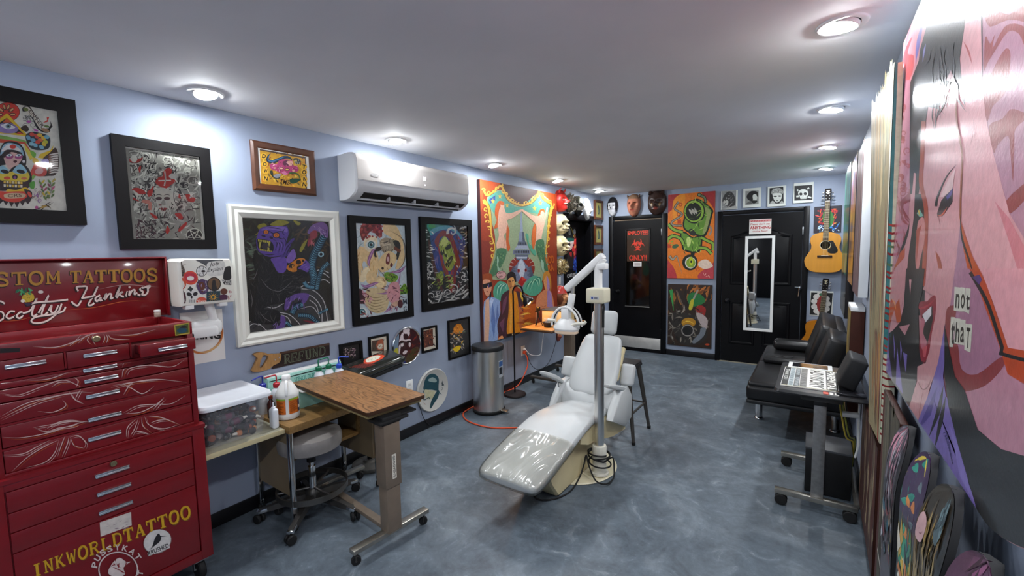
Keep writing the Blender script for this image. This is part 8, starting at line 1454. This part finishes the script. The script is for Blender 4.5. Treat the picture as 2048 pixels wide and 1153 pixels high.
# mirror and signs on the doors
mt = thing('wall_mirror', 'narrow white framed mirror hung on the panelled door', 'mirror', (2.24, D-.03, .47)); mt.rotation_euler.z = MIRROR_TURN; BD = lambda u, z, o: Vector((u, D-.03-o, z))
frame_bars(BD, 2.07, 2.412, .467, 1.731, .032, .02).build('frame', M_white, mt, smooth=30); mb = MB(); mb.rbox((2.09, D-.036, .487), (2.392, D-.031, 1.711)); mb.build('mirror_glass', mat('mirror_silver', '#e4e6e8', .015, 1.), mt, smooth=0)
t = thing('paper_sign', 'white paper sign in red letters above the door mirror', 'sign', (2.236, D-.03, 1.85)); mb = MB(); mb.rbox((2.11, D-.0305, 1.757), (2.364, D-.0292, 1.951)); mb.build('sheet', M_card, t, smooth=0)
a = Art(1, 0, -1); a.plane((2.11, D-.031, 1.757), (1, 0, 0), (0, 0, 1)); R_ = '#b02a2c'; a.poly([(.004, .158), (.25, .158), (.25, .186), (.004, .186)], '#c98a8a'); a.text('Please don\'t set', (.016, .118), (.238, .118), .026, R_, bold=.012); a.text('ANYTHING', (.008, .063), (.246, .063), .042, R_, bold=.03); a.text('on the floor!', (.04, .026), (.212, .026), .024, R_, bold=.012); [a.line([(.02+.03*k, .166), (.04+.03*k, .178)], .008, '#a83034', 0, 0) for k in range(7)]; a.build('lettering', M_paint, t)
t = thing('glass_sign', 'red EMPLOYEES ONLY biohazard sign on the door glass', 'sign', (.6, D-.02, 1.66)); mb = MB(); mb.rbox((.43, D-.0145, 1.4), (.775, D-.0125, 1.878)); mb.build('film', mat('dark_sign_film', '#3a2a20', .3, var=.2, scale=6), t, smooth=0)
a = Art(1, 0, -1); a.plane((.43, D-.0151, 1.4), (1, 0, 0), (0, 0, 1)); R_ = '#d23a26'; a.text('EMPLOYEES', (.012, .405), (.335, .405), .062, R_, bold=.03); a.text('ONLY!!', (.035, .012), (.31, .012), .085, R_, bold=.035); bc_ = Vector((.17, .25))
for k in range(3):
    an = pi/2+k*2*pi/3; o_ = bc_+Vector((cos(an), sin(an)))*.055; a.line([tuple(o_+Vector((cos(an+pi+s_), sin(an+pi+s_)))*.052) for s_ in [(-2.5+5*i/14) for i in range(15)]], .034, R_, 2, 2)
a.line([(bc_.x+.047*cos(i*.524), bc_.y+.047*sin(i*.524)) for i in range(12)], .013, R_, 0, 2, True); a.ell(bc_.x, bc_.y, .016, .016, '#3a2a20'); a.build('lettering', M_paint, t)
mb = MB(); mb.rbox((.53, D-.0148, 1.322), (.66, D-.0125, 1.392)); t2 = thing('paper_note', 'small white note below the biohazard sign on the door glass', 'note', (.595, D-.02, 1.32)); mb.build('sheet', M_card, t2, smooth=0); a = Art(1, 0, -1); a.plane((.53, D-.0152, 1.322), (1, 0, 0), (0, 0, 1)); [a.line([(.018, .05-.017*k), (.11, .05-.017*k)], .006, '#8a6a6a', 0, 0) for k in range(3)]; a.build('lettering', M_paint, t2)
# poster on the side door
PXd = -T+.0105; t = thing('door_poster', 'colourful pirate skull poster on the black side door', 'poster', (PXd, 5.75, 1.2)); mb = MB(); mb.rbox((PXd, 5.475, .98), (PXd+.0015, 6.0, 1.93)); mb.build('sheet', mat('black_poster', '#0d0d12', .4), t, smooth=0)
a = Art(0, PXd+.002, 1); a.clipbox = [(1, 5.476, 5.999), (2, .982, 1.928)]; a.crop(1080, 370, 6.071); B_ = a.blob; flicks(a, 390, 560, 470, 860, 34, (40, 90), (18, 34), ['#c22a2e', '#d94a3a', '#8a1f3a', '#e07a4a'], 1, (1.2, 1.9)); flicks(a, 285, 600, 330, 800, 20, (40, 80), (12, 20), ['#c9602a', '#a82a2a', '#5a8a3a'], 2, (1.2, 1.9)); flicks(a, 400, 850, 470, 1010, 30, (40, 80), (14, 26), ['#2a5ac2', '#4a8ad9', '#1c2a7a'], 3, (1, 2)); B_([(295, 640), (320, 560), (350, 510), (385, 540), (410, 600), (420, 640), (360, 660)], '#16181a'); a.line([(298, 640), (325, 560), (352, 508), (384, 540), (412, 630)], 7, '#a8923a', 0); B_([(345, 590), (360, 530), (375, 590), (360, 610)], '#8a8f8a'); B_([(325, 690), (350, 665), (410, 670), (400, 740), (375, 790), (345, 770)], '#d0b0aa'); a.ell(355, 725, 14, 18, '#1a1418'); a.ell(385, 690, 20, 14, '#cfcfc8'); B_([(320, 650), (400, 650), (410, 680), (340, 690)], '#1f5a50'); B_([(335, 830), (380, 800), (410, 850), (400, 1000), (340, 1010)], '#241c1c'); B_([(355, 830), (385, 820), (380, 880)], '#a82a2a'); B_([(296, 880), (325, 880), (325, 1020), (296, 1030)], '#c2bdb0'); a.text('COCNITI.BRAT', (296, 1140), (470, 1105), 44, '#cfcfcf', bold=.01); a.build('print', M_art, t)
mb = MB(); mb.rbox((PXd, 5.48, .78), (PXd+.0015, 5.66, .93)); tag(mb.build('red_sticker', mat('red_sticker', '#7a1420', .5)), 'dark red sticker below the pirate poster on the side door', 'sticker')
mb = MB(); mb.lathe([(.04, 0), (.04, .012), (.02, .02), (0, .021)], (PXd, 5.93, 1.86), 20, (1, 0, 0)); tag(mb.build('peephole_cover', mat('grey_disc', '#8a8a8c', .4)), 'grey round knob high on the black side door', 'knob')
mb = MB(); mb.rbox((.0005, 5.235, 1.13), (.012, 5.29, 1.235), .003); tag(mb.build('light_switch', M_white), 'white light switch in the mask column beside the mural', 'switch')

# ---- white cabinet box with stickers, arm and HIRING sign beside the chest
sb = thing('sticker_box', 'white wall mounted plastic box covered in stickers, beside the red chest lid', 'dispenser', (.1, 1.03, 1.3)); SX = .19
mb = MB(); y0, y1 = .878, 1.14
mb.loft([[Vector((x, y, z)) for y, z in ((y0+i, 1.335+i*.4), (y1-i, 1.335+i*.4), (y1-i+.006, 1.36), (y1-i+.006, 1.54), (y1-i-.01, 1.578-i*.4), (y0+i+.02, 1.585-i*.4), (y0+i-.004, 1.57-i*.3), (y0+i-.004, 1.36))] for x, i in ((.001, .012), (.03, 0), (SX-.02, 0), (SX-.006, .005), (SX, .016))]); mb.build('case', mat('cream_white_plastic', '#d6d4ca', .38, var=.02), sb, smooth=30)
for y in (.92, 1.08): mb = MB(); mb.rbox((SX-.05, y-.02, 1.318), (SX-.004, y+.02, 1.342), .004); mb.build('latch', M_white, sb)
mb = MB(); mb.tube([(.12, 1.03, 1.34), (.1, 1.05, 1.28), (.09, 1.06, 1.24)], .022, 12); mb.rbox((.06, .95, 1.155), (.12, 1.1, 1.245), .03, 3); mb.rbox((.1, .93, 1.15), (.135, 1.07, 1.21), .02, 3); mb.build('lever_arm', M_white, sb)
a = Art(0, SX+.0006, 1); a.clipbox = [(1, y0+.016, y1-.014), (2, 1.352, 1.575)]; a.crop(330, 500, 4.805); P = a.poly; B_ = a.blob; K = '#1f1c1e'
P([(290, 95), (560, 92), (545, 120), (400, 165), (370, 140)], '#4a4e52'); B_([(140, 150), (155, 110), (170, 150), (190, 190), (185, 250), (150, 250), (130, 190)], '#4a4238'); flicks(a, 135, 130, 190, 250, 10, (14, 30), (5, 8), ['#a8a090', '#1c1a1a'], 1); a.ell(245, 270, 72, 66, '#c8452e', 20); a.ell(245, 265, 58, 48, '#b0283c', 15); a.ell(245, 275, 34, 22, '#d8d4cc'); B_([(110, 290), (150, 262), (200, 300), (195, 360), (150, 390), (120, 360)], '#b8482c'); B_([(122, 310), (170, 300), (188, 350), (150, 375)], '#d2cfc8'); a.ell(352, 205, 54, 52, K); a.ell(352, 205, 48, 46, '#d0d0cc'); a.ell(368, 206, 20, 12, K)
for k in range(6): a.line([(352+20*cos(k*1.05), 205+20*sin(k*1.05)), (352+44*cos(k*1.05), 205+44*sin(k*1.05))], 6, K, 0, 0)
B_([(400, 150), (440, 115), (560, 110), (580, 180), (560, 240), (420, 250)], '#c9c8c2'); a.text('Job', (420, 175), (520, 160), 50, K, shear=.4); a.text('Explan', (405, 225), (560, 205), 46, K, shear=.4); B_([(560, 280), (575, 180), (600, 160), (632, 170), (634, 280)], '#16161a'); P([(540, 288), (636, 290), (636, 340), (570, 336)], K); a.text('WORLD', (545, 312), (634, 312), 20, '#cfcfcc', bold=.02); a.text('BEST', (575, 334), (634, 334), 18, '#cfcfcc', bold=.02); B_([(300, 330), (340, 285), (390, 290), (430, 320), (410, 400), (360, 430), (320, 400)], '#4a3358'); B_([(325, 330), (360, 310), (385, 350), (360, 410)], '#5a2c1a'); flicks(a, 290, 290, 430, 430, 18, (24, 50), (5, 9), ['#2a2030', '#8a7a9a', '#cfcfc8'], 2); a.ell(470, 330, 68, 68, '#2a201a'); a.ell(470, 330, 58, 58, '#6a5038'); B_([(450, 390), (455, 300), (480, 290), (490, 340), (500, 390)], K)
a.ell(157, 470, 45, 84, '#3a1c22'); a.ell(157, 470, 38, 74, '#4a2028'); a.line([(130, 500), (155, 420), (160, 520), (155, 430), (185, 500)], 9, '#cfcfcc', 0, 0); B_([(200, 420), (215, 385), (260, 370), (310, 390), (315, 440), (290, 470), (285, 510), (230, 510), (225, 470)], '#cfcfca'); a.ell(232, 428, 26, 18, K, 20); a.ell(290, 425, 24, 18, K, -20); a.ell(255, 455, 10, 14, K); P([(240, 350), (270, 375), (250, 405), (215, 380)], '#2c3230'); [a.line([(235+11*k, 480), (236+11*k, 508)], 4, K, 0, 0) for k in range(5)]; a.text('EIKON', (212, 542), (310, 538), 18, K, bold=.01); a.ell(352, 496, 54, 42, '#c9503a'); a.text('Yours', (308, 510), (396, 506), 28, '#e3d8cc', bold=.03)
P([(398, 402), (530, 395), (536, 520), (400, 530)], '#1c3a42'); P([(398, 512), (540, 505), (540, 524), (400, 532)], '#2a3a1c'); a.text('SOLACE', (402, 530), (538, 520), 16, '#c2b03a', bold=.02); [P([(462+18*cos(k*.52), 455+18*sin(k*.52)), (462+56*cos(k*.52+.12), 455+52*sin(k*.52+.12)), (462+20*cos(k*.52+.3), 455+20*sin(k*.52+.3))], '#c9922c') for k in range(12)]; a.ell(462, 455, 22, 22, '#c9922c'); a.ell(462, 455, 14, 14, '#2a4a44'); a.ell(565, 400, 34, 30, '#5a2f22'); B_([(525, 440), (560, 430), (600, 440), (590, 490), (560, 500), (530, 480)], '#4a2040'); flicks(a, 600, 380, 634, 490, 8, (20, 40), (8, 12), ['#8a2c34', '#a04048'], 3, (1.2, 1.9)); a.build('stickers', M_paint, sb)
hs = thing('hiring_sign', 'white sign with an orange ring and black HIRING letters, behind the lever arm', 'sign', (.004, 1.04, 1.13)); mb = MB(); mb.rbox((.001, .93, .985), (.005, 1.142, 1.285), .001); mb.build('sheet', M_card, hs)
a = Art(0, .0056, 1); a.clipbox = [(1, .931, 1.141), (2, .986, 1.284)]; a.crop(330, 500, 4.805); a.line([(500, 690), (545, 760), (545, 830), (510, 910), (420, 975), (320, 990), (240, 960)], 22, '#b5662c'); a.line([(545, 860), (505, 920), (410, 980), (320, 992)], 20, '#c9a06a', 2); a.text('HIRING', (200, 868), (536, 858), 76, K, bold=.04); a.build('lettering', M_paint, hs)

# ---- lettering and pin stripes on the red chest
WS = '#c9a9a4'; OS = '#a8501f'
a = Art(0, .0408, 1); a.clipbox = [(1, .196, .86), (2, 1.288, 1.586)]; a.crop(0, 500, 3.202)
for c_, dx, dy, wk in (('#2a0b06', -6, 5, 1.35), ('#b8862c', 0, 0, 1.)):
    a.slab('CUSTOM', (-255, 240), (392, 216), 82, c_, wk, .1, dx=dx, dy=dy); a.slab('TATTOOS', (448, 214), (1012, 200), 78, c_, wk, .1, dx=dx, dy=dy)
def script(pts, w=16):
    a.line([(x-7, y+7) for x, y in pts], w*1.5, '#240806', 0, 6)
    a.line(pts, w, '#d9c9c0', 0, 6)
for pts in ([(30, 345), (0, 330), (-50, 350), (-40, 390), (15, 400), (20, 440), (-30, 460), (-80, 440)], [(95, 395), (65, 395), (40, 425), (60, 440), (105, 420)], [(125, 400), (105, 425), (125, 438), (145, 420), (140, 400), (122, 402)], [(145, 405), (170, 400), (200, 380), (235, 310), (205, 400), (215, 425), (245, 405)], [(245, 405), (290, 330), (310, 295), (268, 400), (280, 420), (310, 395)], [(170, 352), (250, 335), (340, 330), (435, 318)], [(310, 390), (330, 355), (325, 395), (350, 400), (375, 355)], [(395, 345), (370, 400), (300, 455), (230, 470), (200, 455), (230, 430), (320, 415), (400, 395), (420, 365)], [(500, 265), (490, 240), (520, 235), (555, 240), (530, 300), (500, 355), (470, 345), (458, 330)], [(625, 235), (600, 290), (565, 350), (590, 352), (610, 330)], [(520, 310), (580, 300), (610, 288)], [(640, 290), (610, 310), (620, 330), (645, 305), (640, 325), (665, 315)], [(665, 315), (680, 280), (672, 318), (695, 285), (712, 285), (708, 312), (725, 305)], [(740, 300), (770, 230), (745, 305), (765, 280), (785, 270), (765, 285), (790, 300), (808, 285)], [(815, 265), (808, 295), (825, 285)], [(830, 262), (826, 292), (845, 262), (862, 258), (860, 285), (878, 275)], [(915, 240), (895, 255), (915, 270), (900, 292), (880, 285)], [(935, 235), (960, 232), (945, 250)], [(910, 245), (940, 240), (945, 270), (925, 290), (905, 285)]): script(pts, 11)
a.ell(828, 240, 7, 7, '#d9c9c0'); a.line([(620, 255), (800, 225), (1020, 240)], 3, WS, 2); a.line([(400, 388), (600, 370), (800, 330), (990, 330)], 4, OS, 2); a.line([(0, 460), (120, 450), (200, 430)], 4, OS, 2)
a.blob([(140, 320), (150, 285), (185, 270), (215, 290), (215, 320), (180, 335)], '#b8a02c', 4); flicks(a, 120, 240, 190, 275, 16, (24, 40), (8, 14), ['#2a8a5a', '#4fae6a', '#1c6a4a'], 4, (.6, 2.4)); flicks(a, 150, 285, 210, 325, 12, (10, 18), (3, 4), ['#7a6a1c', '#e0d060'], 5); a.ell(260, 270, 18, 10, '#d6cfc4'); a.ell(145, 328, 14, 10, '#d6cfc4'); a.line([(150, 340), (180, 350), (210, 340)], 18, '#2a1c3a', 2); a.build('lettering', M_paint, lid)
a = Art(0, xt-.0032, 1); a.clipbox = [(1, .2, .811), (2, .795, 1.14)]; a.crop(0, 500, 3.202)
PS = [[(240, 800), (340, 755), (480, 740), (520, 785)], [(140, 835), (300, 830), (440, 780), (470, 740)], [(0, 920), (120, 930), (260, 880), (400, 835), (500, 870), (515, 880)], [(470, 815), (500, 840), (490, 880)], [(0, 1085), (200, 990), (400, 930), (600, 912)], [(0, 1070), (180, 980), (420, 925), (560, 905)], [(440, 905), (480, 960), (530, 980)], [(400, 960), (420, 1000), (340, 1040), (240, 1035)], [(480, 960), (500, 920), (520, 890)], [(330, 880), (380, 850), (460, 850)], [(210, 1140), (330, 1120), (450, 1100), (550, 1105)], [(370, 1140), (450, 1130), (520, 1105)], [(770, 745), (800, 690), (900, 680), (980, 680)], [(780, 740), (820, 700), (860, 690), (900, 700)], [(800, 800), (830, 760), (950, 740), (1100, 750), (1180, 705)], [(780, 820), (790, 770), (810, 760)], [(710, 885), (850, 850), (1000, 830), (1200, 850)], [(720, 870), (880, 845), (1040, 832)], [(780, 860), (830, 880), (900, 920), (940, 910), (990, 870)], [(790, 930), (820, 880), (850, 850)], [(790, 1045), (880, 1000), (1000, 990), (1100, 985), (1190, 930)], [(800, 1050), (900, 1040), (1000, 990), (1050, 945)], [(980, 1025), (1010, 990), (1050, 950)]]
for k, pts in enumerate(PS): a.line(pts, 6, WS, 2); a.line([(x+12, y+9) for x, y in pts[:3]], 3.5, OS if k % 2 else WS, 2)
a.crop(0, 830, 3.569)
for k, pts in enumerate([[(10, 160), (140, 165), (300, 140), (400, 110), (600, 50), (620, 55)], [(240, 90), (330, 120), (420, 95), (520, 80), (560, 60)], [(320, 110), (400, 60), (500, 40), (610, 50)], [(80, 410), (200, 300), (330, 220), (420, 180)], [(0, 290), (160, 280), (260, 230), (360, 180)], [(180, 380), (320, 340), (390, 270), (420, 180)], [(410, 300), (440, 210), (465, 150)], [(440, 305), (480, 210), (490, 160)], [(495, 160), (560, 150), (610, 200), (600, 240)], [(500, 160), (530, 220), (600, 240)], [(900, 160), (910, 90), (970, 30)], [(930, 150), (960, 100), (985, 30)], [(1010, 20), (1020, 80), (1080, 130)], [(950, 130), (1000, 120), (1070, 140)], [(1030, 10), (1060, 70), (1160, 100), (1280, 70)], [(1060, 10), (1150, 20), (1280, 70)], [(1070, 60), (1130, 40), (1200, 35)]]): a.line(pts, 6.5, WS, 2); a.line([(x+12, y+10) for x, y in pts], 3.5, OS if k % 3 == 0 else WS, 2)
a.build('pin_stripes', M_paint, tc_)
a = Art(0, xt+.0006, 1); a.clipbox = [(1, .19, .83), (2, 1.228, 1.286)]; a.crop(0, 500, 3.202)
for pts in ([(210, 620), (350, 625), (470, 590), (520, 545)], [(440, 620), (480, 590), (560, 550)], [(590, 610), (560, 580), (580, 540)], [(610, 610), (590, 570), (600, 540)], [(655, 605), (670, 570), (665, 540)], [(680, 600), (690, 570), (680, 540)], [(690, 540), (720, 570), (830, 575)], [(720, 545), (850, 545), (1000, 510)], [(500, 600), (540, 560), (590, 540)]): a.line(pts, 6, WS, 2); a.line([(x+8, y+6) for x, y in pts], 3, OS, 2)
a.poly([(0, 632), (130, 628), (125, 655), (0, 662)], '#16090b'); a.poly([(1114, 482), (1212, 466), (1215, 538), (1122, 552)], '#b09a3a'); a.poly([(1122, 488), (1206, 474), (1208, 530), (1128, 545)], '#4a5a26'); a.blob([(1130, 520), (1165, 495), (1200, 515), (1170, 535)], '#1c4a5a', 3); a.blob([(1150, 500), (1180, 485), (1200, 500)], '#241c1c', 3); a.build('front_marks', M_paint, body)
a = Art(0, xf-.0022, 1); a.clipbox = [(1, .207, .791), (2, .17, .499)]; a.crop(0, 830, 3.569); a.poly([(712, 770), (935, 695), (940, 790), (718, 872)], '#c9bfb8'); flicks(a, 740, 745, 910, 830, 12, (20, 40), (4, 6), ['#a8989a', '#8f7f84'], 6, (-.5, .1))
p0, p1 = Vector((235, 1140)), Vector((1362, 690)); dd_ = (p1-p0); N_ = 'INKWORLDTATTOO'
for c_, dx, dy, wk in (('#7a5210', 5, 6, 1.1), ('#c99a1c', 0, 0, 1.05)): a.slab(N_, (235, 1165), (1362, 730), 88, c_, wk, .16, up=(-.12, -1), dx=dx, dy=dy)
a.ell(1122, 905, 104, 84, '#8a7a78', -25); a.ell(1122, 903, 100, 80, '#cfcac6', -25); a.blob([(1085, 940), (1105, 880), (1130, 850), (1150, 880), (1135, 910), (1110, 930), (1065, 965)], K, 3); a.line([(1130, 870), (1190, 866)], 10, K, 1, 0); a.poly([(1050, 990), (1205, 920), (1212, 950), (1056, 1010)], '#cfcac6'); a.text('KRUSHED', (1058, 1006), (1208, 944), 30, K, bold=.02, shear=.2); a.ell(1130, 860, 10, 12, K)
cx_, cy_ = 842, 1105
for k, c_ in enumerate('PUSSYKAT'): an = radians(-168+k*19); x, y = cx_+150*cos(an), cy_+138*sin(an); tx = Vector((-sin(an), cos(an))); a.text(c_, (x-tx.x*20, y-tx.y*20), (x+tx.x*20, y+tx.y*20), 42, '#cfc0bc', bold=.03, up=(cos(an), sin(an)))
for k, c_ in enumerate('TOUR'): an = radians(10+k*18); x, y = cx_+180*cos(an), cy_+165*sin(an); tx = Vector((sin(an), -cos(an))); a.text(c_, (x-tx.x*18, y-tx.y*18), (x+tx.x*18, y+tx.y*18), 38, '#cfc0bc', bold=.03, up=(-cos(an), -sin(an)))
a.line([(cx_+138*cos(k*.4), cy_+124*sin(k*.4)) for k in range(16)], 9, '#cfc0bc', 0, 3, True); a.blob([(770, 1130), (800, 1060), (850, 1020), (900, 1050), (930, 1050), (880, 1090), (890, 1140), (830, 1160)], '#cfc0bc', 3); flicks(a, 780, 1030, 920, 1150, 14, (24, 50), (6, 10), ['#7d0711'], 7); a.build('lettering', M_paint, dd)
